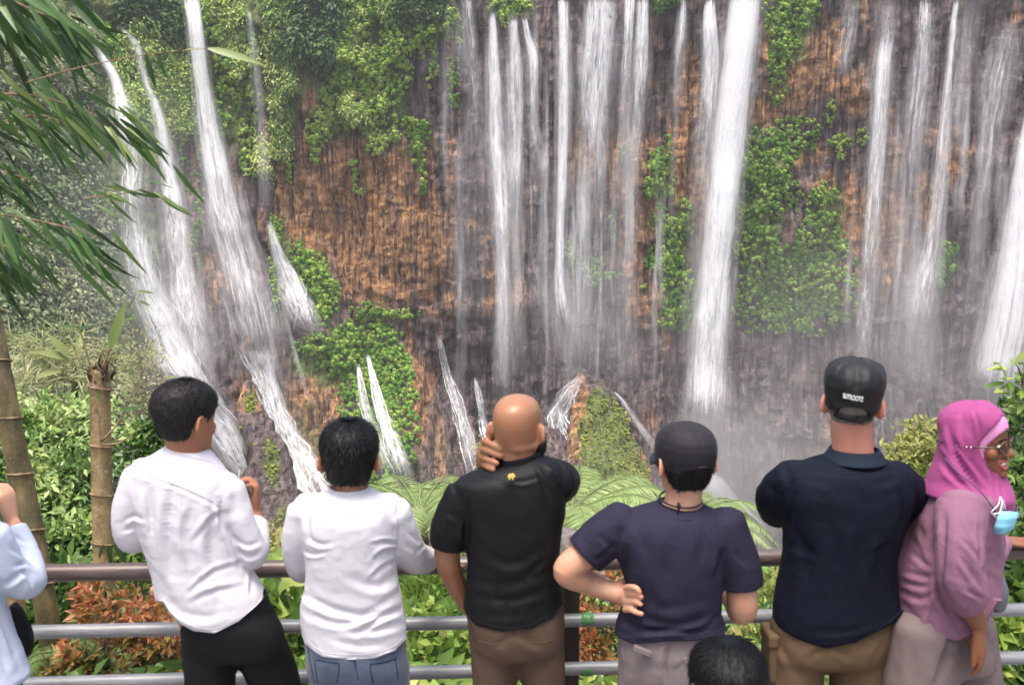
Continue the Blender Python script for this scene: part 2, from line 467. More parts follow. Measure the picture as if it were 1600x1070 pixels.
def sheet(name, q, p, pm, wmul, bulge, mat, parent, seed, dmul=1.0, fade=(.06, .12), wob=.12):
    """a flattened closed tube of water about the axis p"""
    n, m = len(p), 14
    rng = np.random.default_rng(seed)
    hw = q[:, 2] * pm * wmul
    s = np.r_[0, np.cumsum(np.linalg.norm(np.diff(p, axis=0), axis=1))]
    a = np.linspace(0, 2 * np.pi, m, endpoint=False)
    v = np.zeros((n, m, 3)); edge = np.zeros((n, m)); uv = np.zeros((n, m, 2))
    hwl = hw * (1 + wob * fbm(s * .35, 0, seed, 71, 3)); hwr = hw * (1 + wob * fbm(s * .35, 9, seed, 72, 3))
    for j in range(m):
        ca, sa = math.cos(a[j]), math.sin(a[j])
        w = np.where(ca < 0, hwl, hwr)
        v[:, j, 0] = p[:, 0] + ca * w
        v[:, j, 1] = p[:, 1] - sa * (bulge + .3 * hw)
        v[:, j, 2] = p[:, 2]
        edge[:, j] = 1 - abs(ca) ** 3.0
        uv[:, j, 0] = ca * w + (0 if sa >= 0 else 37.3) + seed * 3.3
        uv[:, j, 1] = s
    L = s / s[-1]
    dens = q[:, 3] * dmul * sm(0, fade[0], L + fade[0] * .25) * (1 - sm(1 - fade[1], 1, L) * .9)
    me = mesh(name, v.reshape(-1, 3), grid_faces(n, m, True),
              {'edge': edge.ravel(), 'dens': np.repeat(dens, m)}, uv.reshape(-1, 2))
    return link(name, me, mat, parent)
def waterfall(label, path, free=True, off=1.0, veil=1.7, veil_d=.45, seed=1, wob=.15, fade=(.04, .22), name='waterfall'):
    """path: (x, y, half width in picture pixels, density)"""
    q, p, pm = fall_axis(path, free, off)
    t = thing(name, label, 'waterfall', p[-1], 'waterfalls on the gorge wall')
    sheet('water_sheet', q, p, pm, 1.0, .35, WM[seed % 3] if free else CM[seed % 2], t, seed, 1.0, fade, wob)
    if veil:
        q2 = q.copy()
        sheet('spray_veil', q2, p + np.array([0, -.25, 0]), pm, veil, .7, VM[seed % 2], t, seed + 50, veil_d, (.18, .2), wob)
    return t

k = NT('foam strand')
df = k.n('BsdfDiffuse'); df.inputs[0].default_value = (.88, .885, .90, 1)
tr = k.n('BsdfTransparent'); m2 = k.n('MixShader')
nn_ = k.noise(k.map(k.pos(), (1.2, 1.2, .8)), 1.6, 3, .6)
k.l(k.math('MULTIPLY', k.ramp(nn_, [(.36, .1), (.58, 1.0)]), k.attr('tint')), m2.inputs[0]); k.l(tr.outputs[0], m2.inputs[1]); k.l(df.outputs[0], m2.inputs[2])
M_STRAND = k.done(m2.outputs[0])
def strands(t, path, n, seed, off=.25, wpx=(1.0, 3.2), wander=.55, dens=(.5, 1.0), spread=1.0):
    """braided runnels hugging the rock: thin tubes that wander inside the path and meet again"""
    rng = np.random.default_rng(seed)
    q = smooth_path(path, 6); m = len(q); mb = MB()
    for i in range(n):
        a0, a1 = sorted(rng.uniform(0, 1, 2)); a1 = max(a1, a0 + .35); a0 = max(0, a0 - .15)
        j0, j1 = int(a0 * (m - 1)), min(m - 1, int(a1 * (m - 1)))
        if j1 - j0 < 5: continue
        u = np.linspace(0, 1, j1 - j0); lane = rng.uniform(-.85, .85) * spread
        ph = rng.uniform(0, 50)
        wv = lane + wander * fbm(q[j0:j1, 1] / 55 + ph, ph, 0, seed, 3) * 1.6 + .10 * fbm(q[j0:j1, 1] / 12 + ph, ph, 0, seed, 2)
        x = q[j0:j1, 0] + wv * q[j0:j1, 2]; y = q[j0:j1, 1]
        p = hit(x, y, off)
        for _ in range(2): p[1:-1, 1] = .25 * p[:-2, 1] + .5 * p[1:-1, 1] + .25 * p[2:, 1]
        w = rng.uniform(*wpx) * .075 * np.clip(np.sin(np.pi * np.clip(u, .03, .97)) ** .5, .2, 1) * (1 + .5 * fbm(y / 9, ph, 3, seed, 2))
        fd_ = rng.uniform(*dens) * np.sin(np.pi * np.clip(u, 0, 1)) ** .6
        v_, f_ = tube_data(p, w, 5, False); mb.add(v_, f_, np.repeat(fd_, 5))
    o = mb.build('runnels', M_STRAND, t); o['kind'] = 'stuff'
    return o
FALLS = [
 ('leftmost waterfall spilling from the jungle edge and fanning down a slanted wall', [(138, 48, 5, .9), (152, 75, 9, 1), (165, 98, 9, .95), (180, 120, 7, .9), (196, 180, 15, .9), (206, 250, 18, .5), (205, 330, 22, .42), (215, 400, 24, .6), (240, 480, 30, .7), (275, 570, 36, .72), (330, 650, 34, .7), (375, 725, 26, .65), (420, 800, 16, .75), (462, 875, 8, .7)], False, 1.0, 1.6, .5),
 ('short waterfall stepping over a leafy ledge right of the leftmost fall', [(188, 42, 3, .8), (212, 66, 8, 1), (222, 102, 6, .7), (232, 140, 4, .7), (243, 160, 6, .95), (256, 225, 11, .8), (272, 330, 15, .6), (284, 430, 22, .6), (296, 520, 30, .6), (320, 610, 28, .5)], False, .8, 1.8, .6),
 ('thick white waterfall with a flared skirt on the left wall', [(298, -12, 13, 1), (304, 30, 11, 1), (312, 100, 11, .95), (326, 200, 16, .9), (342, 290, 20, .85), (358, 360, 29, .78), (378, 440, 40, .72), (395, 510, 44, .75), (404, 570, 40, .72), (412, 630, 30, .6)], True, 1.6, 1.45, .55),
 ('foaming cascade of braided strands running down behind the black haired man', [(400, 540, 34, .62), (414, 590, 18, .72), (432, 650, 22, .66), (455, 700, 32, .62), (485, 760, 40, .62), (520, 830, 48, .6)], False, .7, 1.5, .3),
 ('hair thin waterfall dropping beside the thick left fall', [(389, 15, 2.5, .8), (398, 90, 4, .65), (408, 190, 5, .6), (414, 290, 6, .5), (419, 350, 6, .6)], True, 1.2, 2.0, .5),
 ('small fan waterfall sliding over a rock shelf above the mossy buttress', [(420, 345, 4, .6), (432, 390, 9, .68), (452, 440, 20, .62), (474, 495, 28, .58), (490, 528, 27, .5)], False, .8, 1.3, .35),
 ('narrow stream trickling down the green buttress, longer one of two', [(574, 552, 3, .8), (586, 600, 7, .6), (600, 650, 11, .65), (618, 700, 15, .65), (636, 755, 17, .6)], False, .9, 1.4, .3),
 ('narrow stream trickling down the green buttress, fainter one of two', [(560, 568, 3, .7), (566, 620, 7, .5), (585, 680, 14, .5), (606, 750, 16, .5)], False, .8, 1.4, .3),
 ('thin branching rivulet on dark rock above the bald man left shoulder', [(686, 525, 3, .55), (695, 570, 7, .42), (712, 620, 12, .45), (728, 680, 15, .42), (742, 745, 15, .4)], False, .7, 1.6, .3),
 ('thin rivulet close to the bald man head on dark rock', [(742, 590, 3, .6), (750, 630, 7, .42), (762, 690, 9, .42), (770, 740, 10, .4)], False, .7, 1.6, .3),
 ('faint veil of water on the purple rock left of the double fall', [(728, -10, 9, .75), (735, 60, 8, .7), (744, 140, 12, .6), (742, 240, 22, .45), (735, 340, 28, .38), (738, 440, 30, .35), (745, 540, 30, .3)], True, .7, 1.7, .45),
 ('left strand of the double waterfall near the middle of the wall', [(768, 10, 6, .8), (770, 60, 9, .9), (773, 150, 12, .9), (778, 250, 15, .85), (783, 330, 15, .8), (787, 430, 11, .75), (788, 520, 11, .72), (790, 640, 12, .68)], True, 1.2, 1.8, .5),
 ('right strand of the double waterfall breaking on a ledge', [(800, 20, 8, .8), (804, 80, 11, .85), (806, 160, 14, .8), (805, 260, 15, .75), (803, 330, 15, .65), (806, 420, 15, .55), (806, 520, 14, .5), (805, 620, 14, .45)], True, 1.1, 1.7, .5),
 ('thin bent strand bouncing off a rock right of the double fall', [(818, 20, 4, .8), (824, 55, 5, .9), (833, 85, 8, .9), (834, 130, 7, .8), (832, 190, 5, .7), (846, 260, 12, .45), (850, 340, 14, .5), (848, 420, 14, .5), (846, 560, 14, .42)], True, .9, 1.8, .5),
 ('straight silvery strand that lands on the mossy rock knob', [(880, -10, 11, .9), (881, 60, 10, .9), (881, 150, 10, .88), (879, 260, 9, .9), (875, 360, 8, .9), (874, 440, 10, .9), (882, 510, 15, .9), (898, 575, 17, .9)], True, 1.5, 1.9, .5),
 ('slanting spray that joins the silvery strand above the rock knob', [(832, 400, 3, .45), (842, 440, 8, .58), (856, 480, 12, .55), (872, 525, 14, .52), (892, 575, 14, .5)], True, 1.0, 1.7, .4),
 ('broad curtain of streaky water in the middle of the wall', [(938, -12, 30, .85), (936, 40, 30, .85), (931, 100, 28, .85), (927, 180, 25, .78), (930, 260, 24, .65), (930, 350, 22, .62), (926, 450, 24, .6), (925, 570, 26, .58), (925, 620, 26, .5)], True, 1.3, 1.5, .5),
 ('narrow waterfall next to the broad curtain, split at a ledge', [(984, -12, 11, .85), (982, 60, 8, .8), (978, 110, 10, .75), (975, 200, 11, .65), (966, 320, 11, .6), (962, 440, 14, .58), (966, 640, 16, .52)], True, 1.0, 1.8, .45),
 ('twin stranded waterfall between the broad curtain and the orange columns', [(1004, -12, 12, .85), (1003, 60, 12, .85), (1001, 110, 14, .8), (996, 190, 12, .65), (988, 290, 10, .55), (984, 400, 12, .5), (985, 520, 14, .45), (986, 640, 15, .4)], True, 1.0, 1.6, .45),
 ('short strand over the orange columns left of the tallest fall', [(1068, -10, 4, .7), (1066, 30, 7, .85), (1061, 80, 9, .7), (1058, 140, 10, .5), (1056, 200, 10, .3)], True, .9, 1.7, .5),
 ('ragged side stream falling against the tallest white fall', [(1110, -10, 8, .9), (1108, 30, 11, .95), (1112, 80, 13, .85), (1107, 170, 16, .75), (1100, 270, 18, .6), (1094, 370, 18, .55), (1088, 470, 18, .5), (1082, 620, 18, .42)], True, 1.2, 1.5, .5),
 ('tallest and whitest waterfall plunging down behind the man in the black cap and tee', [(1166, -14, 23, 1.1), (1158, 60, 24, 1.1), (1148, 130, 25, 1.04), (1139, 210, 25, 1.02), (1130, 300, 24, 1.0), (1121, 390, 24, .95), (1113, 480, 26, .9), (1105, 570, 28, .88), (1100, 660, 34, .9), (1100, 750, 40, .9)], True, 2.2, 1.45, .5),
 ('wispy trickle over the dark overhang right of the tallest fall', [(1330, -10, 9, .6), (1326, 40, 8, .7), (1318, 80, 8, .7), (1314, 130, 9, .4)], True, .8, 1.8, .5),
 ('pale strand starting from a brown ledge left of the grey curtain', [(1390, -10, 12, .55), (1386, 60, 10, .7), (1381, 90, 11, .95), (1377, 160, 11, .85), (1369, 260, 13, .8), (1363, 350, 13, .75), (1355, 450, 13, .72), (1346, 560, 15, .7), (1340, 640, 16, .5)], True, 1.3, 1.7, .45),
 ('grey curtain of mist and water behind the navy shirted man', [(1447, -12, 9, .75), (1441, 80, 12, .75), (1432, 160, 18, .72), (1422, 240, 22, .6), (1414, 340, 22, .55), (1404, 440, 20, .55), (1396, 540, 20, .55), (1390, 640, 20, .4)], True, 1.1, 1.7, .5),
 ('fine straight thread of water right of the grey curtain', [(1496, -12, 4, .8), (1488, 60, 5, .85), (1479, 150, 6, .8), (1470, 250, 8, .78), (1460, 340, 9, .75), (1448, 420, 14, .8), (1436, 490, 18, .65), (1424, 560, 20, .55), (1414, 640, 20, .4)], True, 1.2, 1.9, .5),
 ('spreading spray below the fine thread over a black ledge', [(1440, 410, 14, .6), (1428, 450, 18, .6), (1446, 520, 20, .5), (1440, 620, 22, .4)], True, 1.6, 1.5, .5),
 ('broad ragged strand near the right end of the wall', [(1580, 30, 10, .5), (1572, 70, 18, .65), (1560, 120, 24, .72), (1549, 190, 20, .7), (1540, 270, 14, .6), (1530, 350, 11, .55), (1520, 440, 12, .5), (1512, 560, 16, .4)], True, 1.2, 1.6, .45),
 ('faint pink grey strand between the thread and the right end falls', [(1520, -12, 12, .5), (1512, 80, 10, .6), (1502, 170, 9, .45), (1492, 260, 10, .3)], True, .9, 1.8, .4),
 ('large slanting white waterfall above the woman in the pink headscarf', [(1618, 160, 12, 1), (1606, 230, 16, 1.05), (1598, 320, 22, 1), (1588, 410, 28, 1), (1574, 500, 33, .95), (1558, 590, 36, .9), (1545, 660, 36, .8)], True, 1.8, 1.6, .55),
]
RUN = {0: 10, 3: 22, 5: 10, 6: 7, 7: 7, 8: 12, 9: 9}
for i, (lab, path, free, off, vl, vd) in enumerate(FALLS):
    if i in (11, 12, 14, 15, 16, 17, 18, 19): path = [(x, y, w * .86, d) for x, y, w, d in path]
    if not free: path = [(x, y, w, min(1.0, d * 1.12)) for x, y, w, d in path]
    t = waterfall(lab, path, free, off, vl, vd, i + 1)
    if i in RUN: strands(t, path, RUN[i], 100 + i, off + .35, (.6, 1.6) if i not in (3, 5) else (.8, 2.2))
# thin wisps blown over the wall, nobody could count them
rg = np.random.default_rng(31)
mbv, mbf, mbe, mbd, mbu, nn0 = [], [], [], [], [], 0
for i in range(64):
    x = rg.choice([rg.uniform(690, 1090), rg.uniform(690, 1090), rg.uniform(1310, 1600), rg.uniform(160, 420)]); y0 = rg.uniform(-20, 330); y1 = y0 + rg.uniform(120, 420)
    if x < 430: y0 = rg.uniform(250, 420); y1 = y0 + rg.uniform(80, 260)
    lean = -(x - 800) * .00008 * 1.2 if x > 430 else .28
    yy = np.linspace(y0, y1, 26); xx = x + lean * (yy - y0) + 3 * fbm(yy / 60, i, 0, 5, 2)
    p = hit(xx, yy, .6 + rg.uniform(0, .5)); p[:, 1] = np.minimum.accumulate(p[:, 1])
    w = rg.uniform(.25, 1.1); m = 8; a = np.linspace(0, 2 * np.pi, m, endpoint=False)
    u = np.linspace(0, 1, 26); dd = rg.uniform(.25, .5) * np.sin(np.pi * u) ** .6
    for j in range(26):
        mbv.append(p[j] + np.stack([np.cos(a) * w * (.7 + .6 * u[j]), -np.abs(np.sin(a)) * .2 * np.sign(np.sin(a)), 0 * a], -1)); mbe.append(1 - np.abs(np.cos(a)) ** 2); mbd.append(np.full(m, dd[j]))
        mbu.append(np.stack([np.cos(a) * w + i * 3.1, np.full(m, yy[j] * .075)], -1))
    mbf.append(grid_faces(26, m, True) + nn0); nn0 += 26 * m
o = link('water_wisps', mesh('water_wisps', np.concatenate(mbv), np.concatenate(mbf), {'edge': np.concatenate(mbe), 'dens': np.concatenate(mbd)}, np.concatenate(mbu)), VM[0])
tag(o, 'faint threads of blown water over the wet wall', kind='stuff')
# ------------------------------------------------------------------ greenery on the gorge wall
LM_MOSS = leaf_mat('moss leaf', [(0, (.058, .156, .029)), (.4, (.143, .325, .046)), (.75, (.299, .494, .078)), (1, (.494, .624, .156))], .3, .6, .2)
LM_JUNG = leaf_mat('jungle leaf', [(0, (.031, .091, .036)), (.3, (.084, .196, .056)), (.55, (.210, .364, .077)), (.8, (.392, .518, .119)), (1, (.616, .658, .238))], .3, .45, .35)
LM_OLIVE = leaf_mat('olive moss', [(0, (.05, .07, .015)), (.4, (.15, .19, .035)), (.75, (.29, .33, .06)), (1, (.42, .42, .11))], .25, .7, .15)
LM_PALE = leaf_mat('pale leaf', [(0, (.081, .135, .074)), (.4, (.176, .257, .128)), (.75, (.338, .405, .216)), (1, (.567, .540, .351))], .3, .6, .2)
_hr = [(0, 1.0), (.38, .93), (.75, .62)]
def dome_field(cen, nrm, rad, tint, rng, k=5):
    """many small rounded cushions in one mesh"""
    n = len(cen)
    ref = np.tile([1., 0.15, 0.], (n, 1)); T = np.cross(nrm, ref); T /= np.linalg.norm(T, axis=1, keepdims=True); B = np.cross(nrm, T)
    rings = []
    for h, r in _hr:
        a = np.linspace(0, 2 * np.pi, k, endpoint=False) + h * 2
        rr = rad[:, None] * r * rng.uniform(.8, 1.2, (n, k))
        rings.append(cen[:, None] + T[:, None] * (np.cos(a) * rr)[..., None] + B[:, None] * (np.sin(a) * rr)[..., None] + nrm[:, None] * (rad * h)[:, None, None])
    rings.append((cen + nrm * rad[:, None] * .92)[:, None])
    v = np.concatenate(rings, 1); per = v.shape[1]
    f = []
    for i in range(len(_hr) - 1):
        for j in range(k):
            a, b, c, d = i * k + j, i * k + (j + 1) % k, (i + 1) * k + (j + 1) % k, (i + 1) * k + j
            f += [(a, b, c), (a, c, d)]
    for j in range(k): f.append(((len(_hr) - 1) * k + j, (len(_hr) - 1) * k + (j + 1) % k, len(_hr) * k))
    f = np.array(f)[None] + (np.arange(n) * per)[:, None, None]
    return v.reshape(-1, 3), f.reshape(-1, 3), np.repeat(tint, per)
def lobes_points(lobes, dens, rng, warp=7):
    """random pixels inside noise-edged ellipses (x, y, rx, ry)"""
    out = []
    for x, y, a, b in lobes:
        n = int(a * b * 3.14 * dens) + 3
        r = np.sqrt(rng.uniform(0, 1, n)); t = rng.uniform(0, 2 * np.pi, n)
        qx, qy = x + 1.12 * a * r * np.cos(t), y + 1.08 * b * r * np.sin(t)
        e = fbm(qx / 16, qy / 22, 3, 81, 3)
        keep = r < 1.02 + e * .65
        out.append(np.stack([qx, qy, r], -1)[keep])
    return np.concatenate(out)
def moss_patch(label, lobes, seed, base=.6, size=1.0, dens=.045, bulge=.5, group='moss cushions on the gorge wall'):
    rng = np.random.default_rng(900 + seed)
    q = lobes_points(lobes, dens, rng)
    p = hit(q[:, 0], q[:, 1], 0.0, True)
    p[:, 1] -= bulge * (1 - q[:, 2] ** 2) * size
    rad = rng.uniform(.14, .36, len(p)) * size
    nr = np.array([0, -1, .45]) + rng.normal(size=(len(p), 3)) * .22; nr /= np.linalg.norm(nr, axis=1, keepdims=True)
    clump = fbm(q[:, 0] / 10, q[:, 1] / 14, seed, 83, 3)
    ti = np.clip(base + .55 * clump + rng.normal(size=len(p)) * .10, 0, 1)
    v, f, t = dome_field(p, nr, rad, ti, rng)
    root = thing('moss_patch', label, 'moss', p[np.argmax(p[:, 2])], group)
    me = mesh('cushion', v, f, {'tint': t}); o = link('cushion', me, LM_MOSS, root); o['kind'] = 'stuff'
    m = len(p) * 10
    idx = rng.integers(0, len(p), m)
    d = nr[idx] + rng.normal(size=(m, 3)) * .75 + np.array([0, -.1, -.35]); d /= np.linalg.norm(d, axis=1, keepdims=True)
    c = p[idx] + d * rad[idx][:, None] * .75
    leaves_obj('fern_leaves', c, d + np.array([0, 0, -.5]), d + unit(m, rng) * .4, rng.uniform(.12, .32, m) * size, rng.uniform(.06, .11, m) * size,
               np.clip(ti[idx] + rng.normal(size=m) * .17 + .08, 0, 1), LM_MOSS, root)
    return root
MOSS = [
 ('bright green moss hanging under a brown ledge at the far left of the orange rock', [(500, 200, 22, 32), (522, 185, 24, 20), (545, 180, 22, 14), (493, 235, 8, 20)], .75, 1),
 ('yellow green moss lump bulging over the orange rock, roundest of its row', [(578, 195, 18, 20), (585, 225, 18, 18), (604, 210, 22, 15)], .85, 1),
 ('moss ledge trailing a long thin tail down the orange rock', [(640, 195, 26, 12), (655, 205, 18, 16), (655, 240, 9, 30), (661, 280, 5, 26)], .6, 1),
 ('small hooked strip of moss alone in the middle of the orange rock', [(552, 258, 8, 10), (556, 280, 5, 18), (562, 298, 11, 5)], .6, .8),
 ('small oval moss tuft at the left edge of the orange rock', [(455, 267, 9, 17)], .7, .8),
 ('long moss tongue hanging beside the faint veil of water', [(708, 110, 9, 30), (711, 140, 9, 28), (706, 160, 5, 12)], .55, .8),
 ('pale green moss fringe at the top beside the faint veil of water', [(708, 35, 14, 22), (697, 45, 8, 18), (716, 58, 6, 18), (703, 20, 10, 10)], .85, .8),
 ('oval moss tongue under the overhanging shrubs', [(659, 74, 9, 20), (655, 60, 7, 10)], .7, .8),
 ('thin long moss streak between the oval tongue and the long tongue', [(676, 80, 5, 30), (683, 98, 5, 24), (672, 120, 5, 18)], .65, .7),
 ('tiny moss oval below the overhanging shrubs on purple rock', [(640, 112, 6, 17)], .6, .7),
 ('moss pillow just left of the orange columns, upper one', [(1030, 250, 16, 22), (1022, 262, 14, 12), (1044, 240, 6, 28)], .5, 1),
 ('moss pillow just left of the tallest fall, middle one with two humps', [(1030, 290, 22, 20), (1018, 302, 12, 10)], .6, 1),
 ('large ferny moss mass left of the tallest fall', [(1032, 345, 18, 25), (1055, 360, 24, 20), (1040, 395, 26, 26), (1070, 340, 14, 30), (1018, 408, 10, 12)], .55, 1),
 ('moss apron below the large ferny mass, near the foot of the orange columns', [(1055, 440, 26, 36), (1062, 485, 24, 30), (1046, 500, 16, 16)], .4, 1),
 ('faint round moss tuft behind the twin stranded waterfall', [(979, 242, 11, 20)], .5, .8),
 ('tiny moss dot behind the twin stranded waterfall', [(984, 311, 6, 10)], .55, .7),
 ('moss seen through the lower end of the broad curtain', [(892, 395, 10, 20), (905, 415, 14, 16), (930, 425, 14, 30), (958, 350, 7, 26)], .4, .9),
 ('flat moss cushion right of the foot of the broad curtain', [(958, 434, 16, 10)], .45, .8),
 ('tiny moss knob on the orange columns', [(1004, 444, 6, 10)], .6, .7),
 ('moss tongue under the dark overhang right of the tallest fall', [(1297, 178, 7, 24), (1309, 222, 20, 16), (1312, 240, 10, 10)], .65, .8),
 ('small moss tuft touching the pale strand from the brown ledge', [(1348, 214, 10, 13)], .6, .8),
 ('dark green moss strip between the fine thread and the right end strand', [(1482, 390, 14, 14), (1478, 420, 14, 26), (1470, 445, 8, 16)], .3, .9),
 ('green moss apron hanging left of the small fan waterfall', [(430, 355, 9, 26), (428, 400, 9, 30), (432, 450, 10, 36)], .5, .9),
 ('thick bright moss hump right of the small fan waterfall', [(470, 400, 18, 24), (490, 430, 24, 30), (510, 460, 22, 30), (505, 490, 14, 18)], .5, 1.1),
 ('moss spray at the foot of the orange rock above the green buttress', [(575, 485, 26, 14), (600, 492, 20, 10), (638, 490, 20, 7)], .4, .9),
 ('bright fringe of moss at the brink above the double waterfall', [(790, 10, 26, 16), (815, 8, 26, 9), (788, 28, 10, 14)], .6, .9),
]
for i, (lab, lobes, base, size) in enumerate(MOSS):
    moss_patch(lab, lobes, i, min(.95, base + .12), size)
# the green buttress and the wide fern bank right of the tallest fall: distinct plants, denser, bigger leaves
moss_patch('green buttress of ferns and moss under the orange rock', [(575, 530, 50, 36), (540, 560, 48, 30), (600, 580, 42, 46), (570, 620, 40, 60), (625, 650, 28, 90), (585, 700, 40, 60), (500, 540, 46, 18)], 61, .55, 1.05, .036, .8, None)
moss_patch('wide steep fern bank right of the tallest waterfall', [(1195, 245, 50, 42), (1245, 210, 36, 32), (1170, 310, 28, 60), (1215, 300, 40, 40), (1180, 400, 34, 60), (1285, 320, 26, 34), (1280, 370, 36, 40), (1230, 440, 46, 60), (1300, 440, 46, 60), (1180, 480, 34, 40), (1260, 500, 60, 26)], 62, .55, .95, .032, .5, None)
moss_patch('leafy strip of fern hanging over orange rock right of the tallest fall', [(1235, 20, 28, 34), (1225, 70, 22, 36), (1215, 120, 14, 50), (1262, 10, 20, 20), (1196, 15, 6, 26)], 63, .65, 1.0, .040, .5, None)

moss_patch('lime moss curtain hanging right of the thick left fall', [(348, 28, 30, 40), (365, 100, 26, 70), (348, 175, 16, 44), (388, 230, 14, 56), (395, 120, 12, 70)], 71, .72, 1.0, .034, .6, None)
moss_patch('wide lime curtain of moss and fern over the orange wall', [(545, 40, 42, 60), (560, 110, 44, 60), (602, 120, 34, 60), (575, 178, 44, 24), (622, 60, 30, 40), (528, 130, 24, 70), (655, 40, 20, 36)], 72, .70, 1.05, .034, .7, None)
moss_patch('mat of mid green moss around the tops of the two leftmost falls', [(205, 90, 30, 40), (250, 100, 24, 60), (175, 60, 26, 30), (228, 190, 18, 50)], 73, .5, 1.0, .030, .5, None)
moss_patch('thin mossy streaks down the rock between the two big left falls', [(312, 300, 9, 60), (306, 390, 12, 50), (322, 220, 10, 40), (290, 250, 8, 50)], 74, .45, .8, .026, .3, None)

def leafy_clumps(q, rng, rad, n_leaf, length, base, spread, pull=(0, -.55, .15), hang=.35, off=0.0, out=.8):
    """leaf clumps sitting on the wall at the pixels q: v, f, tint arrays"""
    p = hit(q[:, 0], q[:, 1], off)
    n = len(p)
    rr = rng.uniform(*rad, n)
    clump = fbm(p[:, 0] * .30, p[:, 1] * .1, p[:, 2] * .13, 91, 3)
    ti = np.clip(base + spread * clump + rng.normal(size=n) * .10, 0, 1)
    idx = np.repeat(np.arange(n), n_leaf); m = len(idx)
    d = unit(m, rng) + np.array(pull); d /= np.linalg.norm(d, axis=1, keepdims=True)
    p = p + np.array([0, -1.0, 0]) * (1.4 * np.clip(fbm(p[:, 0] * .35, 0, p[:, 2] * .22, 93, 2), -.3, 1))[:, None]
    c = p[idx] + d * (rr[idx] * rng.uniform(.65, 1.08, m))[:, None] * np.array([1, out, 1])
    dirs = d * .7 + unit(m, rng) * .55 + np.array([0, 0, -hang])
    return leaf_cards(c, dirs, d + unit(m, rng) * .35, rng.uniform(*length, m), rng.uniform(.35, .5, m) * length[1], np.clip(ti[idx] + rng.normal(size=m) * .13, 0, 1), .15, .15)
def pick(n, box, rng, poly=None):
    x = rng.uniform(box[0], box[2], n); y = rng.uniform(box[1], box[3], n)
    q = np.stack([x, y], -1)
    if poly is not None:
        w = blobs([b + (1.0,) for b in poly], x + 14 * fbm(x / 30, y / 30, 1, 95, 3), y + 14 * fbm(x / 30, y / 30, 8, 96, 3))
        q = q[w > .5]
    return q
# dense jungle that reads as one mass
rg = np.random.default_rng(5)
JUNGLE = [(215, 150, 60, 100), (250, 50, 60, 70), (285, 150, 34, 70), (240, 235, 22, 26), (440, 60, 34, 110), (440, 190, 13, 70), (500, 40, 34, 46), (640, 12, 60, 24), (410, 250, 12, 40)]
q = pick(4200, (150, -40, 730, 330), rg, JUNGLE)
v, f, t = leafy_clumps(q, rg, (.4, 1.35), 40, (.22, .58), .68, 1.0, hang=.7)
o = link('jungle_undergrowth', mesh('jungle_undergrowth', v, f, {'tint': t}), LM_JUNG, smooth=False)
tag(o, 'dense jungle growth covering the upper left of the gorge wall', 'undergrowth', kind='stuff')
# far hillside on the left, haze paleness put into its leaf colour
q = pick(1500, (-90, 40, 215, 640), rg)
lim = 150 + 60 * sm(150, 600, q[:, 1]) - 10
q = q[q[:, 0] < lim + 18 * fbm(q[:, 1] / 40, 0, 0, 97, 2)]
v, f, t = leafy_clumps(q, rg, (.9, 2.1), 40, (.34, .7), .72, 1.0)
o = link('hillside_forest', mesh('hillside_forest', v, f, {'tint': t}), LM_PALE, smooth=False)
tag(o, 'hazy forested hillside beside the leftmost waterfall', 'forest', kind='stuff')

def bank(name, label, cat, poly, n, rad, nl, length, base, spread, mat, seed, hang=.35, box=None, off=.4, group=None):
    length = (length[0] * .75, length[1] * .75); nl = int(nl * 1.3)
    rng = np.random.default_rng(300 + seed)
    b = box or (min(x - a for x, y, a, c in poly) - 10, min(y - c for x, y, a, c in poly) - 10, max(x + a for x, y, a, c in poly) + 10, max(y + c for x, y, a, c in poly) + 10)
    q = pick(n, b, rng, poly)
    v, f, t = leafy_clumps(q, rng, rad, nl, length, base, spread, hang=hang, off=off)
    p = hit(np.array([poly[0][0]]), np.array([poly[0][1]]))[0]
    root = thing(name, label, cat, p, group)
    o = link('foliage', mesh('foliage', v, f, {'tint': t}), mat, root, smooth=False); o['kind'] = 'stuff'
    # the stems the leaves hang from
    mb = MB()
    for i in range(5):
        x, y, a, c = poly[i % len(poly)]
        x += rng.uniform(-.5, .5) * a
        e = hit(np.array([x, x + rng.uniform(-8, 8), x + rng.uniform(-10, 10)]), np.array([y - c * .7, y, y + c * .7]), .1)
        mb.tube(e, [.09, .07, .04], 5)
    mb.build('stem', BARK, root)
    return root
k = NT('bark'); p = k.pos()
c = k.ramp(k.noise(k.map(p, (6, 6, 1.5)), 3, 5, .65), [(.3, (.035, .026, .018)), (.6, (.10, .08, .055)), (.8, (.2, .17, .12))])
BARK = k.done(k.bsdf(c, .85, k.bump(k.noise(p, 30, 4), .5, .02)))
VG = 'hanging plants along the brink of the gorge wall'
bank('hanging_vines', 'dark leafy vine column hanging right of the hair thin waterfall', 'vines', [(448, 60, 22, 70), (446, 140, 14, 70), (440, 210, 10, 50)], 330, (.35, .8), 30, (.3, .7), .40, .5, LM_JUNG, 1, .9, group=VG)
bank('hanging_vines', 'yellowish vine curtain hanging over bare rock above the orange wall', 'vines', [(545, 60, 22, 90), (560, 140, 20, 60), (540, 20, 40, 30)], 460, (.35, .8), 30, (.3, .65), .82, .35, LM_JUNG, 2, .9, group=VG)
bank('hanging_vines', 'dark ragged vines with long drooping leaves at the top, near the yellow curtain', 'vines', [(500, 20, 34, 46), (480, 60, 22, 34), (506, 80, 14, 30)], 420, (.5, 1.0), 26, (.7, 1.5), .2, .4, LM_JUNG, 3, .9, group=VG)
bank('overhanging_shrub', 'blue green shrub crown overhanging the brink above the oval moss tongue', 'shrub', [(660, 8, 40, 30), (640, 30, 24, 24)], 420, (.5, 1.1), 34, (.35, .7), .12, .4, LM_JUNG, 4, .3, group=VG)
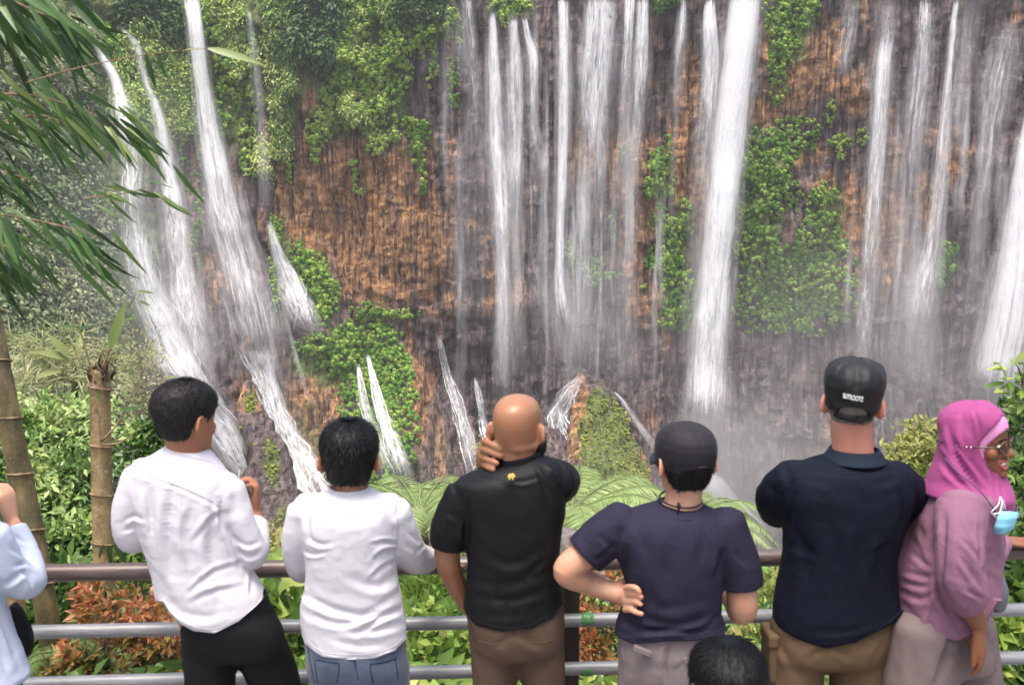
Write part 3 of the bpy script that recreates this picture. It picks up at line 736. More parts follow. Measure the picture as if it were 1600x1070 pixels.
bank('overhanging_shrub', 'pale yellow fern clump beside the top of the thick left fall', 'shrub', [(345, 10, 28, 26), (360, 40, 26, 40), (375, 90, 18, 40)], 380, (.4, .9), 34, (.3, .7), .86, .25, LM_JUNG, 5, .6, group=VG)
bank('overhanging_shrub', 'round light green bush between the two leftmost waterfalls and the thick fall', 'shrub', [(265, 130, 26, 44), (278, 180, 22, 36)], 360, (.6, 1.1), 34, (.35, .7), .66, .3, LM_JUNG, 6, .3, group=VG)
bank('overhanging_shrub', 'dark bush with big leaves at the top between the thin and thick left falls', 'shrub', [(215, 15, 40, 26), (255, 8, 30, 20), (270, 40, 20, 20)], 420, (.6, 1.2), 26, (.6, 1.2), .16, .35, LM_JUNG, 7, .3, group=VG)
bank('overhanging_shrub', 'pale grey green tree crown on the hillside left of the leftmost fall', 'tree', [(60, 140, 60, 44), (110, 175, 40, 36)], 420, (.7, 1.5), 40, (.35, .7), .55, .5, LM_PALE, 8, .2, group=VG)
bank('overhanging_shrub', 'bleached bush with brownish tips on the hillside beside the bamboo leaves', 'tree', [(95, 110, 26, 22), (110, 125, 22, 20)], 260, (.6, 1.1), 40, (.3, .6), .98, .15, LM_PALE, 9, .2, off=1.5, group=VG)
bank('overhanging_shrub', 'dark green fringe of leaves on the brink above the broad curtain', 'shrub', [(1045, 2, 26, 14), (1030, 10, 12, 10)], 120, (.3, .7), 30, (.3, .6), .2, .3, LM_JUNG, 10, .4, group=VG)

# ------------------------------------------------------------------ rock outcrops in front of the wall
def outcrop(label, apex, foot, w0, w1, thick, seed, mossy, orange):
    """a leaning rib of rock: apex / foot pixels, half widths in metres"""
    n, m = 90, 70
    a = hit(np.array([apex[0]]), np.array([apex[1]]), 1.0)[0]; b = hit(np.array([foot[0]]), np.array([foot[1]]), thick)[0]
    T = np.linspace(0, 1, n)[:, None]; A = np.linspace(0, 2 * np.pi, m, endpoint=False)[None]
    w = w0 + (w1 - w0) * T ** .8
    cap = np.sqrt(np.clip(1 - (1 - np.clip(T / .09, 0, 1)) ** 2, 0.0004, 1)) * np.sqrt(np.clip(1 - (np.clip((T - .95) / .05, 0, 1)) ** 2, 0.0004, 1))
    ca, sa = np.cos(A), np.sin(A)
    ca = np.sign(ca) * np.abs(ca) ** .8
    X = a[0] + (b[0] - a[0]) * T + ca * w * cap; Y = a[1] + (b[1] - a[1]) * T - sa * w * .85 * cap; Z = a[2] + (b[2] - a[2]) * T + 0 * A
    d = 1.3 * fbm(X * .28, Y * .28, Z * .16, seed, 4) + .55 * fbm(X * .9, Y * .9, Z * .5, seed + 3, 4)
    X = X + d * ca; Y = Y - d * sa; Z = Z + .5 * d
    Pt = np.stack([X, Y, Z], -1).reshape(-1, 3)
    qx, qy = pix(Pt)
    nz_ = .35 * fbm(Pt[:, 0] * .5, Pt[:, 1] * .5, Pt[:, 2] * .3, seed + 7, 4)
    g = sm(.35, .75, blobs(mossy, qx, qy) + nz_); og = sm(.35, .8, blobs(orange, qx, qy) + nz_)
    root = thing('rock_outcrop', label, 'rock', b, 'rock outcrops in front of the gorge wall')
    F = np.concatenate([grid_faces(n, m, True)])
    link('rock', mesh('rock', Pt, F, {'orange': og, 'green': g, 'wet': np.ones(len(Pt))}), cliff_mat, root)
    rng = np.random.default_rng(seed)
    rng_ = lambda n: rng.normal(size=n)
    fr = np.flatnonzero((g + .25 * rng_(len(g)) > .62))
    fr = fr[rng.uniform(size=len(fr)) < .8]
    if len(fr):
        c = Pt[fr] + rng.normal(size=(len(fr), 3)) * .12
        nr = np.tile([0, -1, .4], (len(fr), 1)) + rng.normal(size=(len(fr), 3)) * .25; nr /= np.linalg.norm(nr, axis=1, keepdims=True)
        ti = np.clip(.62 + .5 * fbm(c[:, 0] * .5, c[:, 1], c[:, 2] * .4, 5, 3) + rng.normal(size=len(fr)) * .1, 0, 1)
        v, f, t = dome_field(c, nr, rng.uniform(.10, .24, len(fr)), ti, rng, 5)
        o = link('moss', mesh('moss', v, f, {'tint': t}), LM_OLIVE, root); o['kind'] = 'stuff'
        mm = len(fr) * 5; ix = rng.integers(0, len(fr), mm)
        d = nr[ix] + rng.normal(size=(mm, 3)) * .6
        leaves_obj('fern_leaves', c[ix] + nr[ix] * .12, d + np.array([0, 0, -.6]), nr[ix], rng.uniform(.10, .24, mm), rng.uniform(.05, .10, mm), np.clip(ti[ix] + rng.normal(size=mm) * .14, 0, 1), LM_OLIVE, root)
    return root
outcrop('pointed mossy rock knob behind the man in the black cap and tee', (918, 582), (985, 960), 1.5, 8.5, 13, 401, [(955, 690, 50, 70, 1.2), (935, 640, 26, 40, 1), (985, 740, 40, 40, .9)], [(900, 650, 26, 70, 1.3), (1010, 730, 36, 40, .9)])
outcrop('narrow brown rock fin between the two left cascades', (386, 592), (480, 1000), .9, 4.5, 6, 411, [(390, 630, 10, 20, 1), (425, 720, 16, 50, .9), (440, 800, 20, 40, .6)], [(375, 620, 24, 30, .9), (405, 615, 15, 40, .8)])
outcrop('dark wet rubble shoulder left of the pointed mossy knob', (862, 640), (905, 960), 1.6, 9.0, 12, 421, [], [(940, 770, 40, 20, .5)])
tk = waterfall('braided white trickles running down the left side of the rock knob', [(905, 588, 6, .5), (888, 615, 18, .5), (872, 650, 24, .42), (880, 690, 18, .4), (905, 715, 16, .5), (940, 745, 12, .5), (975, 762, 9, .5), (1004, 782, 7, .5)], False, 4.6, 1.3, .25, 41)
strands(tk, [(908, 586, 6, 1), (888, 612, 20, 1), (872, 650, 28, 1), (880, 690, 26, 1), (905, 720, 22, 1), (945, 750, 18, 1), (1004, 785, 10, 1)], 22, 141, 5.2, (.6, 1.5), .6)
waterfall('thin thread of water down the right edge of the rock knob', [(940, 600, 4, .42), (966, 616, 5, .45), (992, 655, 6, .42), (1028, 705, 9, .4)], False, 3.0, 1.5, .3, 42)
waterfall('white churned foam tongue at the foot of the tallest fall', [(1100, 740, 30, .9), (1120, 772, 28, .95), (1150, 792, 18, .95), (1178, 812, 9, .8), (1205, 830, 7, .6)], False, 3.0, 1.4, .4, 43)
# ------------------------------------------------------------------ spray hanging in the gorge air
def volume_box(name, lo, hi, density, color=(.92, .93, .95), falloff=None, seed=0):
    c = [(a + b) / 2 for a, b in zip(lo, hi)]; d = [b - a for a, b in zip(lo, hi)]
    b = MB(); b.box((0, 0, 0), d)
    k = NT(name)
    pv = k.n('VolumePrincipled'); pv.inputs['Color'].default_value = color + (1,); pv.inputs['Density'].default_value = density
    pv.inputs['Anisotropy'].default_value = 0.0
    m = k.done(None, pv.outputs[0])
    o = b.build(name, m, smooth=False); o.location = c; o['kind'] = 'stuff'
    return o, k, pv
volume_box('haze', (-150, -12, -60), (150, 190, 45), .00042)

def mist(name, label, px, py, depth, rad, dens, seed):
    """a drifting cloud of spray: closed box, density falling off to nothing at its edges"""
    c = at(px, py, depth)
    o, k, pv = volume_box(name, (-rad[0], -rad[1], -rad[2]), rad, 1.0)
    o.location = c
    tc = k.obj()
    ln = k.n('VectorMath', operation='LENGTH'); k.l(k.map(tc, tuple(1 / r for r in rad)), ln.inputs[0])
    f = k.n('MapRange', interpolation_type='SMOOTHSTEP'); k.l(ln.outputs['Value'], f.inputs[0])
    f.inputs[1].default_value = 1.0; f.inputs[2].default_value = .1
    nz = k.noise(k.map(tc, (.09, .09, .05), (seed, seed, seed)), 1.0, 3, .55)
    nn = k.ramp(nz, [(.3, .25), (.7, 1.0)])
    k.l(k.math('MULTIPLY', k.math('MULTIPLY', f.outputs[0], nn), dens), pv.inputs['Density'])
    tag(o, label, kind='stuff')
    return o
mist('spray_cloud', 'white spray rising from the foot of the tallest fall', 1180, 790, 114, (19, 9, 16), .17, 1)
mist('spray_cloud', 'thin grey spray filling the right end of the gorge', 1420, 600, 110, (36, 8, 24), .04, 2)
mist('spray_cloud', 'soft spray blowing off the leftmost fall', 235, 380, 92, (11, 6, 19), .05, 3)
mist('spray_cloud', 'spray drifting between the pointed rock knob and the wall', 940, 540, 121, (17, 5, 12), .025, 4)
# ------------------------------------------------------------------ railing
def metal(name, c0, c1, rough, scratch=(.3, .28, .26)):
    k = NT(name); p = k.pos()
    n = k.noise(k.map(p, (3, 25, 25)), 2, 5, .65)
    c = k.ramp(n, [(.3, c0), (.6, c1), (.85, scratch)])
    return k.done(k.bsdf(c, k.math('ADD', k.math('MULTIPLY', n, .3), rough), k.bump(k.noise(p, 120, 3), .15, .002), .5, Metallic=.15))
M_BROWN = metal('brown painted pipe', (.060, .040, .036), (.115, .085, .078), .22, (.16, .13, .125))
M_GREY = metal('grey galvanised pipe', (.15, .155, .165), (.24, .245, .255), .28, (.36, .36, .36))
k = NT('dark stained timber'); p = k.pos()
c = k.ramp(k.noise(k.map(p, (30, 30, 2.5)), 2, 6, .6), [(.3, (.012, .008, .007)), (.6, (.035, .022, .018)), (.85, (.08, .055, .04))])
M_POST = k.done(k.bsdf(c, .6, k.bump(k.noise(k.map(p, (40, 40, 3)), 2, 5), .5, .004)))
k = NT('flaking green paint')
M_GREENP = k.done(k.bsdf(k.ramp(k.noise(k.pos(), 60, 4), [(.4, (.05, .16, .05)), (.6, (.10, .27, .09))]), .5))
FA, FB = np.array([-1.75, 3.47]), np.array([2.05, 3.70])
def fence_xy(px, py0=900):
    """where the picture column px crosses the railing plane"""
    a = (px - 800) / FPX
    for Y in [3.6]:
        for _ in range(8):
            x = at(px, py0, Y)[0]; Y = FA[1] + (FB[1] - FA[1]) * (x - FA[0]) / (FB[0] - FA[0])
    return np.array([x, Y])
fd = (FB - FA) / np.linalg.norm(FB - FA)
fence = thing('railing', 'pipe railing with brown top rail and grey lower rails on a dark post', 'railing', (FA[0], FA[1], 0))
E0, E1 = FA - fd * 2.6, FB + fd * 2.6
for z, r, m, nm in ((1.0, .032, M_BROWN, 'top_rail'), (.772, .0255, M_GREY, 'rail'), (.575, .0255, M_GREY, 'rail'), (.36, .0255, M_GREY, 'rail'), (.15, .0255, M_GREY, 'rail')):
    pts = [np.r_[E0 + (E1 - E0) * t, z + .004 * math.sin(t * 9 + z * 7)] for t in np.linspace(0, 1, 40)]
    tube(nm, pts, r, m, fence, 20)
def post(px, w, zt):
    x, y = fence_xy(px, 950)
    ang = math.atan2(fd[1], fd[0]); rot = np.array([[math.cos(ang), -math.sin(ang), 0], [math.sin(ang), math.cos(ang), 0], [0, 0, 1]])
    b = MB(); b.box((x, y + .05, zt / 2 - .05), (w, w, zt + .1), rot)
    o = b.build('post', M_POST, fence, False)
    bv = o.modifiers.new('edge', 'BEVEL'); bv.width = .006; bv.segments = 2
    return x, y
px_, py_ = post(893, .062, .955)
for q in (-430, 2150): post(q, .062, .955)
for z in (.772, .575):
    for s in (-1, 1):
        c = np.r_[np.array([px_, py_]) + fd * s * .058, z]
        tube('paint_drip', [c - np.r_[fd * .022, 0], c - np.r_[fd * .008, 0], c + np.r_[fd * .008, 0], c + np.r_[fd * .024, 0]], [.0258, .0266, .0266, .0258], M_GREENP, fence, 18)
# rough weathered stub behind the post
k = NT('weathered grey wood'); p = k.pos()
c = k.ramp(k.noise(k.map(p, (20, 20, 6)), 2, 6, .7), [(.3, (.06, .05, .045)), (.55, (.17, .15, .14)), (.8, (.33, .30, .28))])
M_STUB = k.done(k.bsdf(c, .9, k.bump(k.noise(p, 40, 6), .8, .01)))
base = np.array([px_ - .02, py_ + .20])
pts = [np.r_[base, z] for z in np.linspace(-.6, 1.05, 18)]
v, f = tube_data(pts, [.062 + .008 * math.sin(i * 1.7) for i in range(18)], 22)
v = v + (fbm(v[:, 0] * 25, v[:, 1] * 25, v[:, 2] * 12, 31, 3) * .012)[:, None] * np.array([1, 1, .8])
t = thing('tree_stump', 'rough grey wooden stub poking above the top rail behind the dark post', 'stump', np.r_[base, -.4])
link('trunk', mesh('trunk', v, f), M_STUB, t)
# ------------------------------------------------------------------ plants just behind the railing
LM_GLOSS = leaf_mat('glossy leaf', [(0, (.015, .044, .015)), (.35, (.044, .106, .027)), (.65, (.106, .206, .044)), (.88, (.200, .325, .075)), (1, (.375, .475, .163))], .25, .35, .5)
LM_BRIGHT = leaf_mat('bright young leaf', [(0, (.037, .094, .025)), (.35, (.112, .213, .037)), (.65, (.250, .362, .069)), (.88, (.413, .475, .125)), (1, (.575, .525, .213))], .35, .45, .4)
LM_RED = leaf_mat('flushed red leaf', [(0, (.02, .05, .015)), (.25, (.07, .10, .025)), (.45, (.20, .14, .04)), (.65, (.38, .17, .06)), (.85, (.50, .17, .08)), (1, (.58, .30, .17))], .35, .4, .4)
LM_YELLOW = leaf_mat('yellow green leaf', [(0, (.06, .11, .03)), (.4, (.17, .24, .05)), (.75, (.36, .38, .11)), (1, (.52, .47, .22))], .35, .5, .35)
LM_DEAD = leaf_mat('dry leaf', [(0, (.09, .11, .045)), (.4, (.19, .225, .09)), (.7, (.32, .345, .16)), (1, (.48, .46, .29))], .25, .8, .1)
LM_FERN = leaf_mat('fern leaf', [(0, (.07, .14, .035)), (.4, (.17, .27, .08)), (.75, (.30, .40, .15)), (1, (.42, .50, .24))], .35, .5, .3)
LM_BAMBOO = leaf_mat('bamboo leaf', [(0, (.014, .045, .016)), (.35, (.035, .095, .026)), (.7, (.085, .18, .042)), (1, (.21, .28, .085))], .35, .4, .45)
_T = {}
def leaf_template(mat, wid, lvl, droop=.12, fold=.18):
    """one leaf of unit length along +X, shared by all alike leaves"""
    key = (mat.name, wid, lvl, droop)
    if key not in _T:
        n = 6; v = []; f = []
        for i in range(n + 1):
            t = i / n; w = wid * .5 * math.sin(math.pi * min(1, t * .97 + .03) ** .75) ** .9 + .004
            z = -droop * t * t
            v += [(t, -w, z + fold * w), (t, 0, z), (t, w, z + fold * w)]
        for i in range(n):
            a = i * 3
            f += [(a, a + 3, a + 4, a + 1), (a + 1, a + 4, a + 5, a + 2)]
        me = mesh('leaf', np.array(v), f, {'tint': np.full(len(v), lvl / 6.0)})
        me.materials.append(mat); me.polygons.foreach_set('use_smooth', np.ones(len(me.polygons), bool))
        _T[key] = me
    return _T[key]
def leaf_part(parent, p, d, nrm, length, wid, lvl, mat, droop=.12):
    o = bpy.data.objects.new('leaf', leaf_template(mat, wid, int(np.clip(lvl, 0, 6)), droop))
    COL.objects.link(o); o.parent = parent
    d = Vector(d).normalized(); n = Vector(nrm); s = n.cross(d)
    if s.length < 1e-4: s = Vector((1, 0, 0)).cross(d)
    s.normalize(); n = d.cross(s)
    M = Matrix((d, s, n)).transposed() * float(length)
    M = M.to_4x4(); M.translation = Vector(p) - parent.location
    o.matrix_local = M
    return o
def px2m(px, py, Y):
    c = at(px, py, Y); return (c[1] * CP - (c[2] - CAMZ) * SP) / FPX
def shrub(name, label, cat, lobes, n, length, wid, mat, base, spread, seed, group=None, up=.25, parts=60, depth=1.0, stem_r=.012, droop=.15, whorl=0, clump=1.5, face=.55):
    """lobes: (px, py, Y, rx px, ry px). Leaves fill each lobe's outer part; the nearest ones are objects of their own"""
    rng = np.random.default_rng(700 + seed)
    A = sum(l[3] * l[4] for l in lobes)
    C, D, N, L_, Tn = [], [], [], [], []
    for (px, py, Y, rx, ry) in lobes:
        m = max(4, int(n * rx * ry / A)); s = px2m(px, py, Y); c = at(px, py, Y)
        r3 = np.array([rx * s, max(rx, ry) * s * .8 * depth, ry * s])
        if whorl:
            q = unit(m // whorl + 1, rng); q = np.repeat(q * rng.uniform(.55, 1.05, (len(q), 1)), whorl, 0)[:m]
        else:
            q = unit(m, rng) * rng.uniform(.45, 1.06, (m, 1))
        q[:, 1] = np.where(q[:, 1] > .3, -q[:, 1], q[:, 1])
        p = c + q * r3
        p += fbm(p[:, 0:1] * 4, p[:, 1:2] * 4, p[:, 2:3] * 4, seed, 2) * r3 * .5
        d = unit(m, rng) * .8 + q * .6 + np.array([0, -.25, up])
        nn = unit(m, rng) * .5 + np.array([0, -face, .8])
        cl = fbm(p[:, 0] * clump, p[:, 1] * clump, p[:, 2] * clump, seed + 9, 3)
        C.append(p); D.append(d); N.append(nn); L_.append(rng.uniform(*length, m))
        Tn.append(np.clip(base + spread * cl * 1.3 + rng.normal(size=m) * .16, 0, 1))
    C, D, N, L_, Tn = (np.concatenate(q) for q in (C, D, N, L_, Tn))
    d0 = lobes[0]
    foot = at(d0[0], d0[1], d0[2]); gz_ = float(slope_z(foot[0], foot[1]))
    root = thing(name, label, cat, (foot[0], foot[1], min(foot[2], gz_)), group)
    order = np.argsort(C[:, 1]); pk = order[:parts] if parts else order[:0]; rest = np.setdiff1d(np.arange(len(C)), pk)
    leaves_obj('foliage', C[rest], D[rest], N[rest], L_[rest], L_[rest] * wid, Tn[rest], mat, root, .2, droop)
    for i in pk: leaf_part(root, C[i], D[i], N[i], L_[i], wid, Tn[i] * 6, mat)
    b = MB()
    for (px, py, Y, rx, ry) in lobes:
        c = at(px, py, Y); s = px2m(px, py, Y)
        for q in range(3):
            e = c + rng.normal(size=3) * np.array([rx * s * .4, .1, ry * s * .3])
            g = np.array([c[0] + rng.normal() * .1, c[1] + .1, min(gz_, c[2] - ry * s)])
            b.tube([g, g * .5 + e * .5 + rng.normal(size=3) * .05, e], [stem_r, stem_r * .7, stem_r * .35], 6)
    b.build('stem', BARK, root)
    return root

# --- giant bamboo
k = NT('old bamboo'); p = k.pos()
n1 = k.noise(k.map(p, (5, 5, 2.2)), 2.2, 6, .65); n2 = k.noise(p, 70, 4, .7)
c = k.ramp(n1, [(.28, (.105, .070, .028)), (.5, (.26, .175, .075)), (.72, (.40, .30, .145))])
c = k.mix(k.ramp(n2, [(.52, 0.0), (.68, .75)]), c, (.42, .40, .33)); c = k.mix(k.ramp(n2, [(.25, .7), (.4, 0.0)]), c, (.05, .04, .025))
M_BAM = k.done(k.bsdf(c, .6, k.bump(n2, .25, .004), .3))
k = NT('mossy dark bamboo'); p = k.pos()
n1 = k.noise(k.map(p, (6, 6, 1.6)), 2.2, 6, .65); n2 = k.noise(p, 60, 4, .7)
c = k.ramp(n1, [(.3, (.040, .040, .018)), (.5, (.11, .088, .038)), (.7, (.25, .18, .08))])
c = k.mix(k.ramp(n2, [(.55, 0.0), (.7, .5)]), c, (.26, .24, .18))
M_BAM2 = k.done(k.bsdf(c, .5, k.bump(n2, .2, .004), .4))
k = NT('bamboo node ring'); M_NODE = k.done(k.bsdf(k.ramp(k.noise(k.pos(), 40, 4), [(.35, (.10, .06, .03)), (.65, (.33, .21, .11))]), .7))
def bamboo(label, path, Y, nodes, r, mat, broken=None):
    pts = np.array([at(a, b, Y + d) for a, b, d in path])
    pts = spl(pts, 60)
    _, py = pix(pts)
    rr = np.full(60, r)
    for nd in nodes: rr = rr + .006 * np.exp(-((py - nd) / 4) ** 2) - .003 * np.exp(-((py - nd - 9) / 6) ** 2)
    t = thing('bamboo', label, 'bamboo', pts[-1], 'bamboo behind the railing')
    tube('culm', pts, rr, mat, t, 24)
    for nd in nodes:
        i = int(np.argmin(np.abs(py - nd))); q = pts[i]; ax = pts[min(i + 1, 59)] - pts[max(i - 1, 0)]; ax /= np.linalg.norm(ax)
        u = np.cross(ax, [0, 1, 0]); u /= np.linalg.norm(u); w = np.cross(ax, u)
        A = np.linspace(0, 2 * np.pi, 27)
        tube('node', [q + (u * math.cos(a) + w * math.sin(a)) * (r + .006) + ax * .012 * math.cos(a + 1) for a in A], .0055, M_NODE, t, 8)
    if broken is not None:
        rng = np.random.default_rng(3); b = MB()
        for i in range(46):
            a = rng.uniform(0, 6.28); q = pts[0] + np.array([math.cos(a) * r * rng.uniform(.5, 1), math.sin(a) * r * rng.uniform(.5, 1), -.05])
            h = rng.uniform(.04, .13) * (1.3 if math.cos(a) > .3 else .7)
            b.tube([q, q + np.array([rng.normal() * .012, rng.normal() * .012, h * .6]), q + np.array([rng.normal() * .03, rng.normal() * .02, h])], [.009, .006, .002], 5)
        k = NT('rotten fibre'); b.build('broken_rim', k.done(k.bsdf(k.ramp(k.noise(k.pos(), 60, 4), [(.35, (.02, .012, .008)), (.6, (.10, .06, .035)), (.8, (.28, .2, .12))]), .9)), t)
    return t, pts
bamboo('upright bamboo stump broken off at the top, next to the white shirted man', [(156, 578, 0), (157, 650, 0), (159, 760, 0), (161, 860, 0), (163, 960, 0), (165, 1120, .05)], 5.0, (608, 694, 772, 849, 930), .051, M_BAM, True)
bamboo('dark mossy bamboo leaning in from the left picture edge', [(-60, 300, .1), (-28, 440, .05), (-4, 560, .02), (14, 655, 0), (36, 760, 0), (54, 850, -.02), (70, 940, -.04), (88, 1060, -.05), (95, 1130, -.05)], 4.9, (480, 570, 655, 740, 824, 905, 990), .056, M_BAM2)
bamboo('short tan bamboo base showing under the pale blue sleeve', [(16, 850, 0), (20, 910, 0), (23, 970, 0), (26, 1060, 0), (28, 1120, 0)], 4.6, (880, 973), .052, M_BAM, True)

def bamboo_branch(label, spine, Y, n, seed, length, aim, lv=(0, 4), twig_r=.004, spread=.5, fan=.0, wid=.095, start=.15, group='bamboo leaf sprays at the left'):
    """spine in pixels (x, y, dy); leaves along it, each an object"""
    rng = np.random.default_rng(40 + seed)
    sp = spl(np.array([at(a, b, Y + d) for a, b, d in spine]), 40)
    t = thing('bamboo_branch', label, 'branch', sp[0], group)
    tube('twig', sp, np.linspace(twig_r, twig_r * .4, 40), M_NODE, t, 6)
    aim = np.array(aim, float) * np.array([.72, 1, 1.15])
    n = int(n * .85)
    for i in range(n):
        u = start + (1 - start) * (i + rng.uniform(0, .8)) / n; j = int(u * 39)
        tg = sp[min(j + 1, 39)] - sp[max(j - 1, 0)]; tg /= np.linalg.norm(tg) + 1e-9
        base = sp[j] + rng.normal(size=3) * np.array([.02, .05, .02]) * (1 + fan)
        d = aim * (.7 + .5 * u) + tg * (.25 + .6 * u) + rng.normal(size=3) * spread * np.array([.6, .8, .5])
        leaf_part(t, base, d, np.array([rng.normal() * .7, -.8, .5 + rng.normal() * .5]), rng.uniform(*length) * .86, wid, rng.integers(lv[0], lv[1] + 2), LM_BAMBOO, rng.choice([.12, .25]))
    return t
bb = bamboo_branch
bb('dense dark bamboo spray at the top left corner', [(-60, -60, 0), (0, -10, 0), (60, 20, 0), (120, 40, 0)], 3.6, 60, 1, (.20, .32), (.55, -.1, -.75), (0, 3), .006, .45, 1.5)
bb('upper spray of bamboo hanging over the picture edge, left of the leftmost fall', [(-60, 30, .1), (-10, 20, .1), (50, 28, .1), (95, 30, .1)], 3.9, 44, 2, (.20, .30), (.45, -.1, -.85), (0, 3), .005, .45, 1.2)
bb('long bamboo spray reaching furthest right across the leftmost waterfall', [(-40, 150, 0), (40, 148, 0), (110, 165, 0), (180, 195, 0), (225, 222, 0)], 3.6, 46, 3, (.15, .25), (.6, 0, -.75), (0, 5), .0045, .38, .8)
bb('thick dark spray of bamboo below the long one at the picture edge', [(-60, 180, .15), (0, 190, .15), (60, 180, .15), (110, 195, .15)], 3.9, 50, 4, (.17, .28), (.45, 0, -.85), (0, 3), .005, .45, 1.2)
bb('small light bamboo twig with narrow leaves over the spray', [(130, 310, 0), (165, 306, 0), (205, 300, 0), (232, 292, 0)], 3.5, 16, 5, (.09, .17), (.75, 0, -.45), (2, 5), .003, .45, .3)
bb('lower bamboo spray above the cut bamboo', [(-50, 330, 0), (0, 335, 0), (60, 345, 0), (120, 360, 0), (150, 372, 0)], 3.6, 46, 6, (.15, .26), (.6, 0, -.7), (0, 4), .0045, .42, .9)
bb('dark bamboo clump at the left edge under the lower spray', [(-70, 370, .1), (-30, 380, .1), (10, 385, .1), (40, 392, .1)], 3.8, 36, 7, (.16, .26), (.35, 0, -.95), (0, 3), .005, .4, .9)
bb('middle spray of bamboo at the left edge between two waterfalls of leaves', [(-60, 240, .2), (-10, 262, .2), (50, 282, .2)], 4.0, 30, 8, (.14, .24), (.55, 0, -.8), (0, 3), .005, .45, .9)
bb('drooping bamboo tuft at the left edge just above the leaning bamboo', [(-50, 415, .1), (-15, 425, .1), (12, 428, .1)], 3.9, 22, 10, (.15, .24), (.12, 0, -1), (0, 3), .004, .3, .6)
tb = bb('single long bamboo twig ending in one pale leaf before the thick left fall', [(40, 130, 0), (100, 112, 0), (170, 96, 0), (240, 84, 0), (300, 78, 0), (325, 76, 0)], 3.3, 0, 9, (.1, .2), (0, 0, -1), (2, 4), .0022)
for x, y, ln, d, lv in ((325, 76, .185, (1, 0, -.22), 6), (228, 86, .11, (.25, 0, -1), 1), (245, 84, .085, (.35, 0, -1), 2), (265, 82, .07, (.5, 0, -.9), 5), (190, 94, .05, (.2, 0, -1), 4), (290, 78, .05, (.8, 0, .1), 6)):
    leaf_part(tb, at(x, y, 3.3), d, (.1, -.9, .5), ln, .15, lv, LM_BAMBOO)
tc = thing('bamboo_shoot', 'thin new bamboo shoots growing out of the broken stump', 'shoot', at(160, 700, 4.93))
for pts in ([(160, 575), (172, 545), (190, 500), (217, 452)], [(150, 600), (138, 560), (128, 525), (118, 512)], [(158, 690), (185, 660), (205, 620), (225, 575)], [(160, 695), (190, 690), (222, 665)], [(158, 690), (153, 650), (146, 620)]):
    tube('shoot_stem', spl(np.array([at(a, b, 4.92) for a, b in pts]), 16), np.linspace(.006, .002, 16), M_NODE, tc, 6)
for x, y, ln, d, lv in ((172, 545, .25, (.35, 0, 1), 6), (215, 455, .08, (1, 0, -.1), 5), (118, 512, .09, (-1, 0, .15), 3), (120, 515, .08, (.9, 0, .3), 3), (217, 470, .06, (1, 0, -.4), 4), (205, 620, .06, (-.6, 0, .3), 5), (150, 612, .07, (.4, 0, -1), 5), (170, 852, .12, (.05, 0, -1), 1), (178, 848, .14, (.5, 0, -1), 1), (162, 850, .09, (-.4, 0, -1), 2), (222, 665, .08, (.8, 0, .5), 4), (195, 500, .07, (.9, 0, .25), 5), (186, 640, .10, (.8, 0, .1), 3)):
    leaf_part(tc, at(x, y, 4.90), d, (.2, -.9, .4), ln, .20, lv, LM_BAMBOO)

# --- shrubs
SG = 'shrubs on the slope behind the railing'
shrub('shrub', 'large glossy dark green bush behind the two bamboo poles', 'shrub', [(70, 700, 9, 90, 75), (20, 760, 8.5, 80, 80), (110, 770, 8.5, 70, 75), (215, 730, 9, 60, 60), (60, 850, 8, 90, 70), (160, 860, 8, 70, 60), (225, 820, 8.2, 50, 70), (20, 650, 9.2, 60, 40), (235, 690, 9.1, 40, 40), (130, 655, 9.3, 60, 36)], 15000, (.05, .12), .38, LM_GLOSS, .58, .9, 1, SG, .1, 120, .8, clump=2.2)
shrub('shrub', 'bright shrub with small yellowish leaves right behind the cut bamboo', 'shrub', [(215, 850, 6.8, 40, 40), (190, 880, 6.5, 40, 30), (230, 890, 6.5, 40, 30)], 1300, (.05, .10), .35, LM_BRIGHT, .62, .4, 2, SG, .4, 50)
shrub('shrub', 'bleached dry bush with fluffy seed heads below the leftmost fall', 'shrub', [(225, 600, 13, 40, 70), (200, 560, 14, 45, 40), (250, 640, 13, 30, 30), (160, 560, 14, 40, 40)], 4200, (.04, .085), .28, LM_DEAD, .72, .4, 3, SG, .5, 0)
shrub('shrub', 'tangle of pale dead fronds and arching leaves on the left slope', 'shrub', [(60, 560, 15, 60, 40), (110, 590, 15, 60, 36), (30, 610, 14, 50, 36), (100, 540, 16, 50, 30)], 1300, (.18, .5), .06, LM_DEAD, .60, .5, 4, SG, .2, 40, stem_r=.02)
for i, (x, y, ln, d, lv) in enumerate(((105, 560, .9, (-1, 0, .35), 4), (110, 560, .8, (-.5, 0, .7), 4), (130, 575, 1.0, (.8, 0, .4), 5), (95, 580, .9, (-.9, 0, -.1), 5), (140, 580, .8, (.9, 0, -.1), 4), (120, 560, .7, (.2, 0, 1), 6))):
    if i == 0: tq = thing('banana_plant', 'young plant with broad arching yellow green leaves among dead fronds', 'plant', at(118, 620, 14)); tube('stem', [at(118, 640, 14), at(115, 560, 14)], [.06, .03], LM_DEAD, tq, 8)
    leaf_part(tq, at(x, y, 13.9), d, (.1, -.6, .8), ln * .6, .24, lv - 2, LM_DEAD, .25)
RG = 'red tipped shrubs at the railing'
shrub('red_tip_shrub', 'orange and red tipped shrub under the top rail left of the white shirts', 'shrub', [(190, 955, 4.75, 75, 42), (240, 1000, 4.7, 60, 50), (150, 1030, 4.6, 70, 45), (260, 1060, 4.65, 60, 40), (110, 1060, 4.6, 50, 36), (180, 920, 4.9, 60, 22), (270, 940, 4.9, 40, 24)], 2900, (.045, .085), .26, LM_RED, .54, .8, 5, RG, .45, 220, .7, whorl=6, clump=4)
